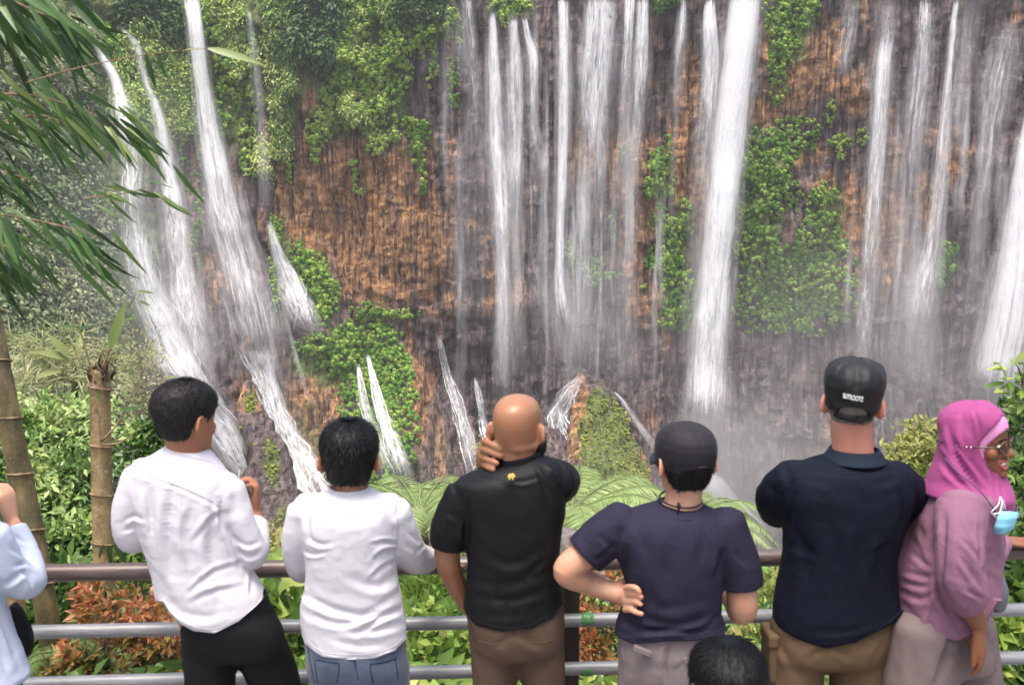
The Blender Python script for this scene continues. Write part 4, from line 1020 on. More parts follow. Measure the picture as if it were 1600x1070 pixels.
shrub('red_tip_shrub', 'orange leaved shrub beside the dark post, seen past the akimbo elbow', 'shrub', [(945, 905, 5.1, 50, 26), (935, 960, 5.0, 40, 40), (930, 1030, 4.9, 45, 50), (985, 930, 5.2, 30, 40), (900, 1060, 5.0, 40, 40)], 1700, (.04, .08), .26, LM_RED, .52, .8, 6, RG, .45, 160, .7, whorl=6, clump=4)
shrub('shrub', 'leafy green patch with one broad blade under the leaning bamboo', 'shrub', [(85, 920, 5.4, 50, 40), (70, 975, 5.2, 50, 40), (120, 900, 5.6, 50, 30), (60, 1050, 5.0, 50, 40)], 1000, (.07, .16), .38, LM_GLOSS, .72, .4, 7, SG, .2, 70)
shrub('broad_leaf_plant', 'patch of broad pale green leaves between the two white shirts', 'plant', [(440, 920, 5.8, 55, 34), (430, 970, 5.5, 55, 40), (460, 1030, 5.3, 45, 44), (420, 1060, 5.2, 50, 30), (470, 890, 6.2, 40, 20)], 420, (.13, .24), .75, LM_BRIGHT, .55, .45, 8, SG, .15, 150, .7, face=.5)
shrub('shrub', 'low green and yellow bushes between the jeans and the brown trousers', 'shrub', [(660, 1000, 5.2, 60, 40), (700, 1040, 5.0, 60, 40), (640, 1055, 5.0, 60, 36), (690, 960, 5.6, 50, 40), (620, 980, 5.6, 40, 40), (720, 985, 5.3, 30, 40)], 1700, (.05, .12), .5, LM_BRIGHT, .42, .55, 9, SG, .3, 150, clump=4)
shrub('grass_tuft', 'rough grassy tufts under the tree fern, below the top rail', 'grass tuft', [(660, 930, 7.2, 70, 36), (700, 920, 7.2, 50, 36), (640, 905, 7.6, 50, 30)], 1700, (.10, .28), .07, LM_BRIGHT, .6, .5, 10, SG, .7, 40)
shrub('shrub', 'low bushes seen between the legs of the man in brown trousers', 'shrub', [(805, 1050, 5.2, 45, 50), (830, 990, 5.8, 60, 40), (780, 990, 5.8, 50, 40)], 700, (.05, .11), .5, LM_BRIGHT, .5, .5, 11, SG, .3, 40, clump=4)
shrub('shrub', 'wispy yellow green shrub between the navy tee and the navy polo', 'shrub', [(1200, 945, 5.4, 40, 40), (1180, 1000, 5.2, 46, 44), (1215, 1050, 5.0, 46, 44), (1160, 1050, 5.1, 46, 40), (1225, 910, 5.8, 26, 26)], 1400, (.05, .11), .28, LM_YELLOW, .6, .45, 12, SG, .35, 120, clump=4)
shrub('shrub', 'low plants seen beside the brown cargo trousers', 'shrub', [(1290, 1055, 5.2, 50, 40), (1395, 1030, 5.2, 46, 46), (1410, 985, 5.4, 40, 40), (1390, 930, 5.8, 40, 40)], 1100, (.05, .11), .45, LM_BRIGHT, .5, .5, 13, SG, .3, 90, clump=4)
shrub('shrub', 'feathery yellow green bush behind the navy shoulder and pink headscarf', 'shrub', [(1435, 690, 7.5, 44, 30), (1415, 720, 7.4, 36, 30), (1455, 720, 7.3, 40, 40), (1440, 770, 7.2, 40, 40), (1425, 830, 7.0, 36, 46), (1470, 680, 7.6, 24, 22), (1400, 700, 7.5, 22, 16)], 2600, (.05, .10), .30, LM_YELLOW, .66, .4, 14, SG, .25, 120, .7, clump=3)
shrub('shrub', 'dark green bush behind the face of the woman in the headscarf', 'shrub', [(1590, 740, 6.4, 40, 50), (1600, 680, 6.6, 36, 50), (1590, 800, 6.2, 44, 46), (1620, 850, 6.0, 50, 40), (1575, 650, 6.8, 22, 26), (1610, 620, 6.8, 30, 40), (1640, 740, 6.3, 50, 80)], 2400, (.06, .12), .34, LM_GLOSS, .62, .5, 15, SG, .25, 120, .7, clump=3)
tg_ = thing('sapling', 'tall sapling sprig with pale leaves above the woman in glasses', 'sapling', at(1604, 700, 6.3), SG)
tube('stem', spl(np.array([at(1606, 760, 6.3), at(1603, 660, 6.3), at(1596, 590, 6.3), at(1586, 566, 6.3)]), 16), np.linspace(.012, .003, 16), BARK, tg_, 6)
rg = np.random.default_rng(77)
for i in range(46):
    u = rg.uniform(); y = 566 + 90 * u; x = 1587 + 14 * u + rg.normal() * 12
    leaf_part(tg_, at(x, y, 6.28), (rg.normal() * .9 - .2, rg.normal() * .5 - .2, rg.normal() * .4), (.2, -.5, .8), rg.uniform(.07, .15), .34, rg.integers(2, 6), LM_BRIGHT)
shrub('shrub', 'plants with broad mottled leaves right of the woman, below the top rail', 'shrub', [(1590, 915, 5.2, 40, 36), (1570, 1000, 5.0, 50, 40), (1610, 960, 5.1, 40, 60), (1580, 1050, 4.9, 60, 36), (1560, 900, 5.4, 20, 30)], 900, (.07, .17), .5, LM_BRIGHT, .42, .55, 16, SG, .25, 120, clump=4)
shrub('shrub', 'pale seedy shrub peeking over the rail between the two white shirted men', 'shrub', [(435, 850, 9, 26, 34), (450, 880, 8.6, 26, 20), (420, 875, 8.6, 24, 24), (425, 835, 9.2, 14, 20)], 1000, (.04, .09), .35, LM_YELLOW, .85, .3, 17, SG, .4, 30)
shrub('shrub', 'green shrub behind the hips of the man in black trousers', 'shrub', [(360, 1040, 5.0, 50, 50), (340, 930, 5.6, 50, 40), (400, 1000, 5.3, 40, 40)], 800, (.06, .12), .4, LM_GLOSS, .6, .5, 18, SG, .3, 60, clump=4)
shrub('dry_twig_plant', 'bare yellow seed stalk rising left of the bald man', 'plant', [(748, 690, 7, 8, 30)], 26, (.02, .04), .5, LM_DEAD, .8, .2, 19, SG, .3, 0, stem_r=.006)
# rest of the ground cover, nobody could count it
rng = np.random.default_rng(12)
m = 26000
gx_ = rng.uniform(-6, 6, m); gy_ = 4.35 + 9 * rng.uniform(0, 1, m) ** 1.5; gx_ *= (gy_ / 7)
gc = np.stack([gx_, gy_, slope_z(gx_, gy_) + rng.uniform(-.05, .35, m) * (1 + .8 * fbm(gx_ * .8, gy_ * .8, 0, 5, 2))], -1)
ti = np.clip(.45 + .7 * fbm(gx_ * 1.5, gy_ * 1.5, 0, 8, 3) + rng.normal(size=m) * .15, 0, 1)
o = leaves_obj('ground_cover', gc, unit(m, rng) + np.array([0, -.2, .3]), unit(m, rng) * .5 + np.array([0, -.4, .8]), rng.uniform(.06, .17, m), rng.uniform(.03, .08, m), ti, LM_BRIGHT, None, .2, .2)
tag(o, 'mixed green ground cover on the slope under the railing', 'ground cover', kind='stuff')
# lower slope thicket down towards the gorge
m = 16000
gx_ = rng.uniform(-14, 14, m); gy_ = rng.uniform(12, 34, m); gx_ *= gy_ / 20
gc = np.stack([gx_, gy_, slope_z(gx_, gy_) + rng.uniform(0, 1.0, m) * (1 + fbm(gx_ * .3, gy_ * .3, 0, 5, 2))], -1)
o = leaves_obj('slope_thicket', gc, unit(m, rng) + np.array([0, -.2, .3]), unit(m, rng) * .5 + np.array([0, -.4, .8]), rng.uniform(.2, .5, m), rng.uniform(.1, .2, m), np.clip(.4 + .6 * fbm(gx_ * .5, gy_ * .5, 0, 8, 3) + rng.normal(size=m) * .15, 0, 1), LM_JUNG, None, .2, .2)
tag(o, 'green thicket on the lower slope towards the gorge floor', 'thicket', kind='stuff')

# --- tree ferns
k = NT('fern midrib'); M_RIB = k.done(k.bsdf((.17, .22, .07), .6))
def frond(parent, base, yaw, length, arch, rise, seed, lv, width=.20):
    rng = np.random.default_rng(seed)
    n = 44
    u = np.linspace(0, 1, n)
    h = np.array([math.cos(yaw), math.sin(yaw), 0])
    z = rise * u * (1 - .15 * u) - arch * u ** 2.4
    sp = np.asarray(base) + h * (length * (u - .12 * u ** 3))[:, None] + np.array([0, 0, 1]) * (length * z)[:, None]
    tg = np.gradient(sp, axis=0); tg /= np.linalg.norm(tg, axis=1, keepdims=True)
    sd = np.cross(tg, [0, 0, 1]); sd /= np.linalg.norm(sd, axis=1, keepdims=True)
    up = np.cross(sd, tg)
    C, D, N, L_, T = [], [], [], [], []
    for s in (-1, 1):
        for k_ in range(2):
            q = u[4:] + k_ * .0115
            idx = np.arange(4, n)
            w = width * length * np.sin(np.pi * np.clip(q, 0, 1) ** .62) ** .8
            C.append(sp[idx] + tg[idx] * (k_ * length / n / 2)); D.append(sd[idx] * s + tg[idx] * .45 - up[idx] * .18 + rng.normal(size=(len(idx), 3)) * .05)
            N.append(up[idx] + rng.normal(size=(len(idx), 3)) * .10); L_.append(np.maximum(w, .02)); T.append(np.clip(lv + rng.normal(size=len(idx)) * .16 + .15 * q, 0, 1))
    C, D, N, L_, T = (np.concatenate(x) for x in (C, D, N, L_, T))
    o = leaves_obj('frond', C, D, N, L_, length / n * .46, T, LM_FERN, parent, .1, .18, stuff=False)
    tube('midrib', sp, np.linspace(.007, .002, n), M_RIB, o, 5)
    return o
def tree_fern(label, px, py, Y, R_, n, seed, lv=.6, trunk=True, yaws=None):
    c = at(px, py, Y); rng = np.random.default_rng(seed)
    gz_ = float(slope_z(c[0], c[1]))
    t = thing('tree_fern', label, 'tree fern', (c[0], c[1], min(gz_, c[2] - .3)), 'ferns below the lookout')
    if trunk: tube('trunk', [np.array([c[0], c[1], gz_ - .2]), c * np.array([1, 1, 0]) + np.array([.03, 0, (c[2] + gz_) / 2]), c], [.10, .085, .07], BARK, t, 10)
    for i in range(n):
        yaw = (yaws[i] if yaws else i * 2.399 + rng.uniform(-.2, .2))
        frond(t, c + rng.normal(size=3) * .02, yaw, R_ * rng.uniform(.85, 1.1), rng.uniform(.55, .8), rng.uniform(.5, .75), seed * 31 + i, lv + rng.uniform(-.15, .15))
    return t
tree_fern('pale green tree fern with overlapping arched fronds right of the jeans man', 655, 800, 8.6, 1.15, 24, 1, .66)
tree_fern('second tree fern whose drooping fronds show below the top rail', 690, 925, 8.0, .95, 18, 2, .5)
tree_fern('tree fern with long combed fronds between the black polo and the navy tee', 895, 800, 8.2, 1.15, 24, 3, .72)
tree_fern('tree fern mostly hidden behind the navy tee, one frond at the right shoulder', 1050, 830, 8.8, 1.2, 18, 4, .72)
tree_fern('small dark fern low behind the rails at the far left', 80, 1030, 4.7, .32, 9, 5, .3, False)
# ------------------------------------------------------------------ people: shapes
def rings_mesh(rings):
    n, m = len(rings), len(rings[0])
    v = np.concatenate(rings)
    return v, [tuple(q) for q in grid_faces(n, m, True)] + [tuple(range(m)), tuple(reversed(range((n - 1) * m, n * m)))]
def torso(rows, Y, yaw=0.0, n=48, m=48, ex=2.3, grow=0.0):
    """rows: (py, left px, right px, back depth, front depth, dy, tilt) -> closed loft; tilt drops the right side (px)"""
    rr = spl([tuple(r) + (0.0,) * (7 - len(r)) for r in rows], n)
    A = np.linspace(0, 2 * np.pi, m, endpoint=False)
    ca, sa = np.cos(A), np.sin(A)
    ca = np.sign(ca) * np.abs(ca) ** (2 / ex); sa = np.sign(sa) * np.abs(sa) ** (2 / ex)
    cy, sy = math.cos(yaw), math.sin(yaw)
    rings = []
    for py, xl, xr, db, df, dy, tilt in rr:
        c = at((xl + xr) / 2, py, Y + dy); pm = (c[1] * CP - (c[2] - CAMZ) * SP) / FPX
        hw = (xr - xl) / 2 * pm; dm = (db + df) / 2
        hw = math.sqrt(max(hw * hw - (dm * sy) ** 2, (hw * .6) ** 2)) / cy + grow
        x, d = ca * hw, np.where(sa > 0, sa * (df + grow), sa * (db + grow))
        w = np.stack([c[0] + x * cy - d * sy, c[1] + x * sy + d * cy, c[2] - ca * tilt * pm + 0 * A], -1)
        rings.append(w)
    return rings_mesh(rings)
def limb(pts, rad, n=20, seg=30, flat=None):
    """rounded tapered limb through world points"""
    p = spl(pts, seg); r = spl(np.asarray(rad, float)[:, None], seg)[:, 0]
    d0 = p[0] - p[1]; d0 /= np.linalg.norm(d0); d1 = p[-1] - p[-2]; d1 /= np.linalg.norm(d1)
    cap = np.array([.95, .7, .3])
    a = [p[0] + d0 * r[0] * k for k in (.62, .45, .2)]; b = [p[-1] + d1 * r[-1] * k for k in (.2, .45, .62)]
    return tube_data(np.array(a + list(p) + b), np.r_[r[0] * cap[::-1], r, r[-1] * cap], n)
def sleeve(pts, rad, n=22, seg=26):
    """limb with a rounded start and a flat end"""
    p = spl(pts, seg); r = spl(np.asarray(rad, float)[:, None], seg)[:, 0]
    d0 = p[0] - p[1]; d0 /= np.linalg.norm(d0)
    return tube_data(np.array([p[0] + d0 * r[0] * k for k in (.62, .45, .2)] + list(p)), np.r_[r[0] * np.array([.3, .7, .95]), r], n)
def yoke(c, *arms, r0=.058, r1=.062):
    """cloth running from the neck base over each shoulder"""
    c = np.asarray(c, float); out = []
    for a in arms:
        a = np.asarray(a, float)
        out.append(limb([c + (a - c) * .25 + np.array([0, 0, -.012]), c * .4 + a * .6 + np.array([0, 0, .004]), a + np.array([0, 0, .002])], [r0, (r0 + r1) / 2, r1], 16, 14))
    return out
def ball(c, r, n=16):
    u, w = np.meshgrid(np.linspace(.02, np.pi - .02, n), np.linspace(0, 2 * np.pi, n, endpoint=False), indexing='ij')
    v = np.stack([np.sin(u) * np.cos(w), np.sin(u) * np.sin(w), np.cos(u)], -1).reshape(-1, 3) * np.asarray(r) + np.asarray(c)
    return v, [tuple(q) for q in grid_faces(n, n, True)] + [tuple(range(n)), tuple(reversed(range(n * n - n, n * n)))]
def rotm(yaw=0, pitch=0, roll=0):
    return np.array(Matrix.Rotation(yaw, 3, 'Z') @ Matrix.Rotation(pitch, 3, 'X') @ Matrix.Rotation(roll, 3, 'Y'))
def fuse(name, pieces, voxel, smooth, mat, parent, post=None, dec=None):
    """one continuous skin round overlapping closed pieces"""
    mb = MB()
    for v, f in pieces: mb.add(v, f)
    me = mesh(name, np.concatenate(mb.v), mb.f)
    o = bpy.data.objects.new('tmp', me); COL.objects.link(o)
    m = o.modifiers.new('r', 'REMESH'); m.mode = 'VOXEL'; m.voxel_size = voxel
    if smooth:
        s = o.modifiers.new('s', 'SMOOTH'); s.factor = .5; s.iterations = smooth
    if dec:
        d = o.modifiers.new('d', 'DECIMATE'); d.ratio = dec
    ev = o.evaluated_get(bpy.context.evaluated_depsgraph_get())
    out = bpy.data.meshes.new_from_object(ev)
    bpy.data.objects.remove(o); bpy.data.meshes.remove(me)
    out.name = name; out.materials.clear()
    if post is not None:
        n = len(out.vertices); co = np.empty(n * 3); out.vertices.foreach_get('co', co); co = co.reshape(-1, 3)
        nr = np.empty(n * 3); out.vertices.foreach_get('normal', nr); nr = nr.reshape(-1, 3)
        co = post(co, nr); out.vertices.foreach_set('co', co.ravel()); out.update()
    return link(name, out, mat, parent)

HEAD = [  # height above chin / head height, half width, front, back
    (-.01, .012, .070, -.045), (0.0, .026, .086, -.030), (.05, .040, .094, -.005), (.13, .052, .093, .040), (.24, .060, .091, .066), (.35, .066, .091, .080), (.45, .070, .090, .091),
    (.55, .073, .091, .099), (.65, .075, .093, .104), (.75, .075, .090, .103), (.84, .070, .080, .095), (.91, .060, .063, .078), (.96, .044, .044, .056), (.99, .024, .024, .030), (1.0, .008, .008, .010)]
class Head:
    def __init__(s, cx, top, Y, H=.235, w=1.0, d=1.0, yaw=0, pitch=0, roll=0):
        s.H, s.w, s.d = H, w, d
        s.M = rotm(yaw, pitch, roll)
        t = at(cx, top, Y)
        s.c = t - s.M @ np.array([0, 0, H])            # chin level
    def to(s, l): return np.asarray(l, float) @ s.M.T + s.c
    def grid(s, off=None, n=44, m=56, lo=-.01):
        T = np.array(HEAD); h = np.concatenate([np.linspace(lo, .8, int(n * .62)), .8 + .2 * np.sin(np.linspace(.06, 1, int(n * .38)) * np.pi / 2)])
        hw, f, b = (np.interp(h, T[:, 0], T[:, k]) for k in (1, 2, 3))
        for _ in range(2):
            for q in (hw, f, b): q[1:-1] = .25 * q[:-2] + .5 * q[1:-1] + .25 * q[2:]
        A = np.linspace(0, 2 * np.pi, m, endpoint=False); ca, sa = np.cos(A)[None], np.sin(A)[None]
        ex = .92
        cx = np.sign(ca) * np.abs(ca) ** ex; cy_ = np.sign(sa) * np.abs(sa) ** ex
        x = cx * hw[:, None] * s.w; y = np.where(sa > 0, cy_ * f[:, None], cy_ * b[:, None]) * s.d
        z = np.repeat(h[:, None] * s.H, m, 1)
        if off is not None:
            t = off(h[:, None], np.repeat(A[None], len(h), 0))      # thickness
            g = np.stack([x, y, z], -1)
            cen = np.stack([0 * x, 0 * y, np.minimum(z, .62 * s.H)], -1)
            nn = g - cen; nn /= np.linalg.norm(nn, axis=-1, keepdims=True) + 1e-9
            g = g + nn * t[..., None]; x, y, z = g[..., 0], g[..., 1], g[..., 2]
        return s.to(np.stack([x, y, z], -1).reshape(-1, 3)), (len(h), m)
    def shell(s, off=None, n=44, m=56, lo=-.01):
        v, (a, b) = s.grid(off, n, m, lo)
        return v, [tuple(q) for q in grid_faces(a, b, True)] + [tuple(range(b)), tuple(reversed(range((a - 1) * b, a * b)))]
    def ears(s, r=1.0):
        out = []
        for sd in (-1, 1):
            c = np.array([sd * .077 * s.w, -.012, .47 * s.H])
            R_ = rotm(sd * .45, -.15, 0)
            v, f = ball((0, 0, 0), np.array([.0075, .019, .033]) * r, 12)
            out.append((s.to(v @ R_.T + c + np.array([sd * .004, 0, 0])), f))
            rim = [np.array([.006 * sd, .020 * math.cos(t) - .001, .033 * math.sin(t)]) * r for t in np.linspace(-.9, 3.9, 14)]
            out.append((lambda q: (s.to(q[0] @ R_.T + c + np.array([sd * .004, 0, 0])), q[1]))(tube_data(rim, .0052 * r, 8)))
        return out
    def face(s):
        """nose, lips, chin and brow ridges"""
        H = s.H; o = []
        z = lambda k: k * H
        o.append((lambda q: (s.to(q[0]), q[1]))(limb([(0, .082, z(.53)), (0, .094, z(.44)), (0, .108, z(.355)), (0, .106, z(.325))], [.008, .0095, .0125, .0105], 12, 14)))
        for sd in (-1, 1):
            o.append((lambda q: (s.to(q[0]), q[1]))(ball((sd * .014, .095, z(.335)), (.009, .011, .008), 10)))
            o.append((lambda q: (s.to(q[0]), q[1]))(limb([(sd * .012, .086, z(.535)), (sd * .03, .085, z(.555)), (sd * .048, .072, z(.535))], [.006, .007, .005], 10, 12)))
            o.append((lambda q: (s.to(q[0]), q[1]))(ball((sd * .043, .062, z(.36)), (.020, .020, .020), 12)))
        o.append((lambda q: (s.to(q[0]), q[1]))(ball((0, .086, z(.05)), (.020, .014, .016), 12)))
        o.append((lambda q: (s.to(q[0]), q[1]))(ball((0, .080, z(.21)), (.026, .016, .018), 12)))
        return o
def hand(w, d, n, tside, curl=(.35, .45, .3), spread=.08, sc=1.0, thumb=(.5, .8, .25), tcurl=.35, curls=None):
    """closed pieces of a hand: w wrist, d towards knuckles, n the way the palm faces, tside +1/-1 puts the thumb on that side of d x n"""
    w, d, n = (np.asarray(q, float) for q in (w, d, n))
    d = d / np.linalg.norm(d); n = n - d * np.dot(n, d); n /= np.linalg.norm(n)
    s = np.cross(d, n) * tside
    P = lambda a, b, c: w + (d * a + s * b + n * c) * sc
    out = []
    rings = []
    A = np.linspace(0, 2 * np.pi, 16, endpoint=False)
    for a, hw, th, sh in ((-.035, .024, .019, 0), (-.01, .026, .018, 0), (.02, .035, .017, .001), (.05, .041, .0155, .001), (.078, .0425, .0135, 0), (.094, .040, .0105, 0), (.099, .03, .006, 0)):
        rings.append(np.array([P(a, sh + hw * math.copysign(abs(math.cos(t)) ** .8, math.cos(t)), th * math.sin(t)) for t in A]))
    out.append(rings_mesh(rings))
    L = (.070, .079, .074, .058); off = (-.001, .004, .001, -.009)
    for i in range(4):
        cc = curls[i] if curls else curl
        b = (1.5 - i) * .0205
        p = P(.088 + off[i], b, -.002)
        ang = 0; dr0 = d + s * (1.5 - i) * spread; dr0 /= np.linalg.norm(dr0)
        pts = [p - dr0 * .02 * sc, p]
        for fr, c in zip((.46, .30, .24), cc):
            ang += c
            p = p + (dr0 * math.cos(ang) + n * math.sin(ang)) * L[i] * fr * sc; pts.append(p)
        r = np.array([.0095, .0095, .0088, .0082, .0066]) * sc * (.9 if i == 3 else 1)
        out.append(limb(pts, r, 12, 18))
    t = d * thumb[0] + s * thumb[1] + n * thumb[2]; t /= np.linalg.norm(t)
    p = P(.012, .020, .004); pts = [p]
    t2 = d - s * .2 + n * .2
    for k_, ln in enumerate((.046, .034, .028)):
        q = t * (1 - tcurl * k_) + t2 * tcurl * k_; q /= np.linalg.norm(q)
        p = p + q * ln * sc; pts.append(p)
    out.append(limb(pts, np.array([.014, .0125, .0105, .0078]) * sc, 12, 18))
    return out
# --- cloth surface
def folds(strokes, Y=None, amp=1.0, noise=.0035, seed=0, back=True, fine=.0012):
    """creases: strokes are polylines of picture pixels + width px + depth m; pressed into the side facing the camera"""
    def post(co, nr):
        px, py = pix(co)
        face = sm(.15, -.25, nr[:, 1]) if back else np.ones(len(co))
        d = np.zeros(len(co))
        d += noise * fbm(co[:, 0] * 7, co[:, 1] * 7, co[:, 2] * 5, 200 + seed, 3) * 1.6
        d += noise * .45 * (1 - np.abs(fbm(co[:, 0] * 11 + co[:, 2] * 5, co[:, 1] * 11, co[:, 2] * 14, 230 + seed, 2)) * 4).clip(-.6, 1)
        d += fine * fbm(co[:, 0] * 45, co[:, 1] * 45, co[:, 2] * 45, 260 + seed, 2)
        for st in strokes:
            pts, w, dep = np.array(st[0], float), st[1], st[2] * amp
            pp = spl(pts, 24) if len(pts) > 2 else np.stack([pts[0] + (pts[1] - pts[0]) * t for t in np.linspace(0, 1, 24)])
            lo, hi = pp.min(0) - 3 * w, pp.max(0) + 3 * w
            ix = np.flatnonzero((px > lo[0]) & (px < hi[0]) & (py > lo[1]) & (py < hi[1]) & (face > 0))
            if not len(ix): continue
            D = np.hypot(px[ix, None] - pp[None, :, 0], py[ix, None] - pp[None, :, 1])
            j = D.argmin(1); dm = D[np.arange(len(ix)), j]
            t = j / 23.0; tp = np.sin(np.clip(t, .02, .98) * np.pi) ** .7
            # signed side
            tg = np.gradient(pp, axis=0)[j]; sgn = np.sign(tg[:, 0] * (py[ix] - pp[j, 1]) - tg[:, 1] * (px[ix] - pp[j, 0]))
            x = dm * sgn / w
            d[ix] += dep * tp * face[ix] * (-np.exp(-x * x) + .75 * np.exp(-((x - 1.5) / .9) ** 2))
        d = d * (1 - .9 * sm(.55, .85, np.abs(nr[:, 2])))
        return co + nr * d[:, None]
    return post
def chain(*fs):
    def post(co, nr):
        for f in fs: co = f(co, nr)
        return co
    return post
def hem(curve):
    """cut the cloth off clean along a picture curve"""
    c = np.array(curve, float)
    def post(co, nr):
        px, py = pix(co); y = np.interp(px, c[:, 0], c[:, 1])
        s = (co[:, 1] * CP - (co[:, 2] - CAMZ) * SP) / FPX
        ex = np.maximum(0, py - y)
        co = co.copy(); co[:, 2] += ex * s * 1.0
        return co
    return post
def hollow(end, axis, rad, depth=.03, lip=.010):
    """press the flat end of a sleeve inwards so that it reads as an opening"""
    end = np.asarray(end, float); axis = np.asarray(axis, float); axis = axis / np.linalg.norm(axis)
    def post(co, nr):
        r = co - end; h = r @ axis; q = np.linalg.norm(r - h[:, None] * axis, axis=1)
        ix = (np.abs(h) < .022) & (q < rad - lip)
        co = co.copy(); co[ix] -= axis * (depth * np.clip((rad - lip - q[ix]) / .008, 0, 1))[:, None]
        return co
    return post
# --- materials
def cloth(name, col, rough=.85, var=.12, weave=900, sheen=.0, spec=.2, stripes=None, bump=.12):
    k = NT(name); p = k.pos()
    n = k.noise(p, 9, 4, .6)
    lo = tuple(c * (1 - var) for c in col); hi = tuple(min(1, c * (1 + var)) for c in col)
    c = k.ramp(n, [(.3, lo), (.7, hi)])
    h = k.math('ADD', k.noise(p, weave * .35, 2, .6), k.math('MULTIPLY', k.noise(p, 60, 3), .8))
    return k.done(k.bsdf(c, rough, k.bump(h, bump, .004), spec, Sheen_Weight=sheen * .25))
def skin(name, col, rough=.52):
    k = NT(name); p = k.pos()
    n = k.noise(p, 18, 5, .6); n2 = k.noise(p, 140, 3)
    red = (min(1, col[0] * 1.08), col[1] * .82, col[2] * .74)
    c = k.mix(k.ramp(n, [(.35, 0.0), (.7, 1.0)]), col, red)
    return k.done(k.bsdf(c, rough, k.bump(n2, .22, .002), .35, Subsurface_Weight=.08, Subsurface_Radius=(.012, .005, .003), Subsurface_Scale=.6))
def hair_mat(name, col, grey=0.0, rough=.38):
    k = NT(name); p = k.pos()
    n = k.noise(k.map(p, (1, 1, .35)), 260, 3, .6)
    c = k.ramp(n, [(.35, tuple(q * .6 for q in col)), (.6, col), (.62 + .2 * (1 - grey), tuple(q * (1 + 5 * grey) + .10 * grey for q in col))])
    v = k.ramp(k.attr('tint'), [(0, .55), (1, 1.0)])
    m_ = k.n('Mix', data_type='RGBA', blend_type='MULTIPLY'); m_.inputs[0].default_value = 1.0; k.l(c, m_.inputs[6]); k.l(v, m_.inputs[7])
    return k.done(k.bsdf(m_.outputs[2], rough, k.bump(n, .6, .003), .22))
def hair_cap(head, name, mat, parent, th, line, seed=0, tufts=1800, tl=.016, tw=.0016, down=.5, lift=.28, n=60, m=84, fuzz=.0035):
    """short hair: a thick shell that dives under the skin outside the hairline, with short locks on it.
       line(h, a) > 0 where hair grows"""
    def off(h, a):
        x, y = np.cos(a), np.sin(a)
        k = sm(-.02, .05, line(h, a) + .034 * fbm(x * 11, y * 11, h * 30, seed, 3))
        t = th(h, a) if callable(th) else th
        return -.008 + (t + .008) * k + fuzz * fbm(x * 14, y * 14, h * 20, seed + 5, 3) * k * sm(.995, .95, h)
    v, f = head.shell(off, n, m, .02)
    hr = link(name, mesh(name, v, f), mat, parent)
    g, (a_, b_) = head.grid(off, n, m, .02)
    T = np.concatenate([np.linspace(.02, .8, int(n * .62)), .8 + .2 * np.sin(np.linspace(.06, 1, int(n * .38)) * np.pi / 2)])
    A = np.linspace(0, 2 * np.pi, m, endpoint=False)
    hh, aa = np.meshgrid(T, A, indexing='ij')
    ok = np.flatnonzero((line(hh, aa).ravel() > .03) & (hh.ravel() < 1.01))
    rng = np.random.default_rng(seed)
    ix = ok[rng.integers(0, len(ok), tufts)]
    G = g.reshape(a_, b_, 3)
    i, j = ix // b_, ix % b_
    i = np.clip(i, 0, a_ - 2)
    u, w = rng.uniform(size=(2, tufts, 1))
    p = G[i, j] * (1 - u) + G[i + 1, j] * u; p = p * (1 - w) + G[i, (j + 1) % b_] * w
    dn = G[i, j] - G[i + 1, j]; dn /= np.linalg.norm(dn, axis=1, keepdims=True) + 1e-9
    si = G[i, (j + 1) % b_] - G[i, j]; si /= np.linalg.norm(si, axis=1, keepdims=True) + 1e-9
    nn = np.cross(si, dn); cen = head.to([[0, 0, .55 * head.H]])
    nn *= np.sign(np.sum(nn * (p - cen), 1, keepdims=True))
    d = dn * down + nn * lift + si * rng.normal(size=(tufts, 1)) * .35
    leaves_obj('locks', p - nn * .001, d, nn, rng.uniform(.6, 1.2, tufts) * tl, tw, rng.uniform(0, 1, tufts), mat, hr, .1, .1)
    return hr

from mathutils.bvhtree import BVHTree
class Surf:
    """finds where a picture ray meets a garment, so that seams lie on the cloth"""
    def __init__(s, o):
        me = o.data; n = len(me.vertices); co = np.empty(n * 3); me.vertices.foreach_get('co', co)
        s.t = BVHTree.FromPolygons([tuple(c) for c in co.reshape(-1, 3)], [tuple(p.vertices) for p in me.polygons])
    def at(s, px, py):
        o = Vector((0, 0, CAMZ)); d = (V(px, py, 3.0) - o).normalized()
        h = s.t.ray_cast(o, d)
        return None if h[0] is None else np.array(h[0]) - np.array(d) * .0002
def seams(o, mat, parent, lines, r=.0011, name='seam'):
    """stitched seams and pocket edges along picture polylines"""
    sf = Surf(o); mb = MB(); k_ = 0
    for ln in lines:
        q = spl(np.array(ln, float), max(10, 6 * len(ln)))
        pts = [p for p in (sf.at(a, b) for a, b in q) if p is not None]
        if len(pts) < 4: continue
        mb.tube(np.array(pts), r, 6); k_ += 1
    if k_:
        e = mb.build(name, mat, o); e['kind'] = 'stuff'
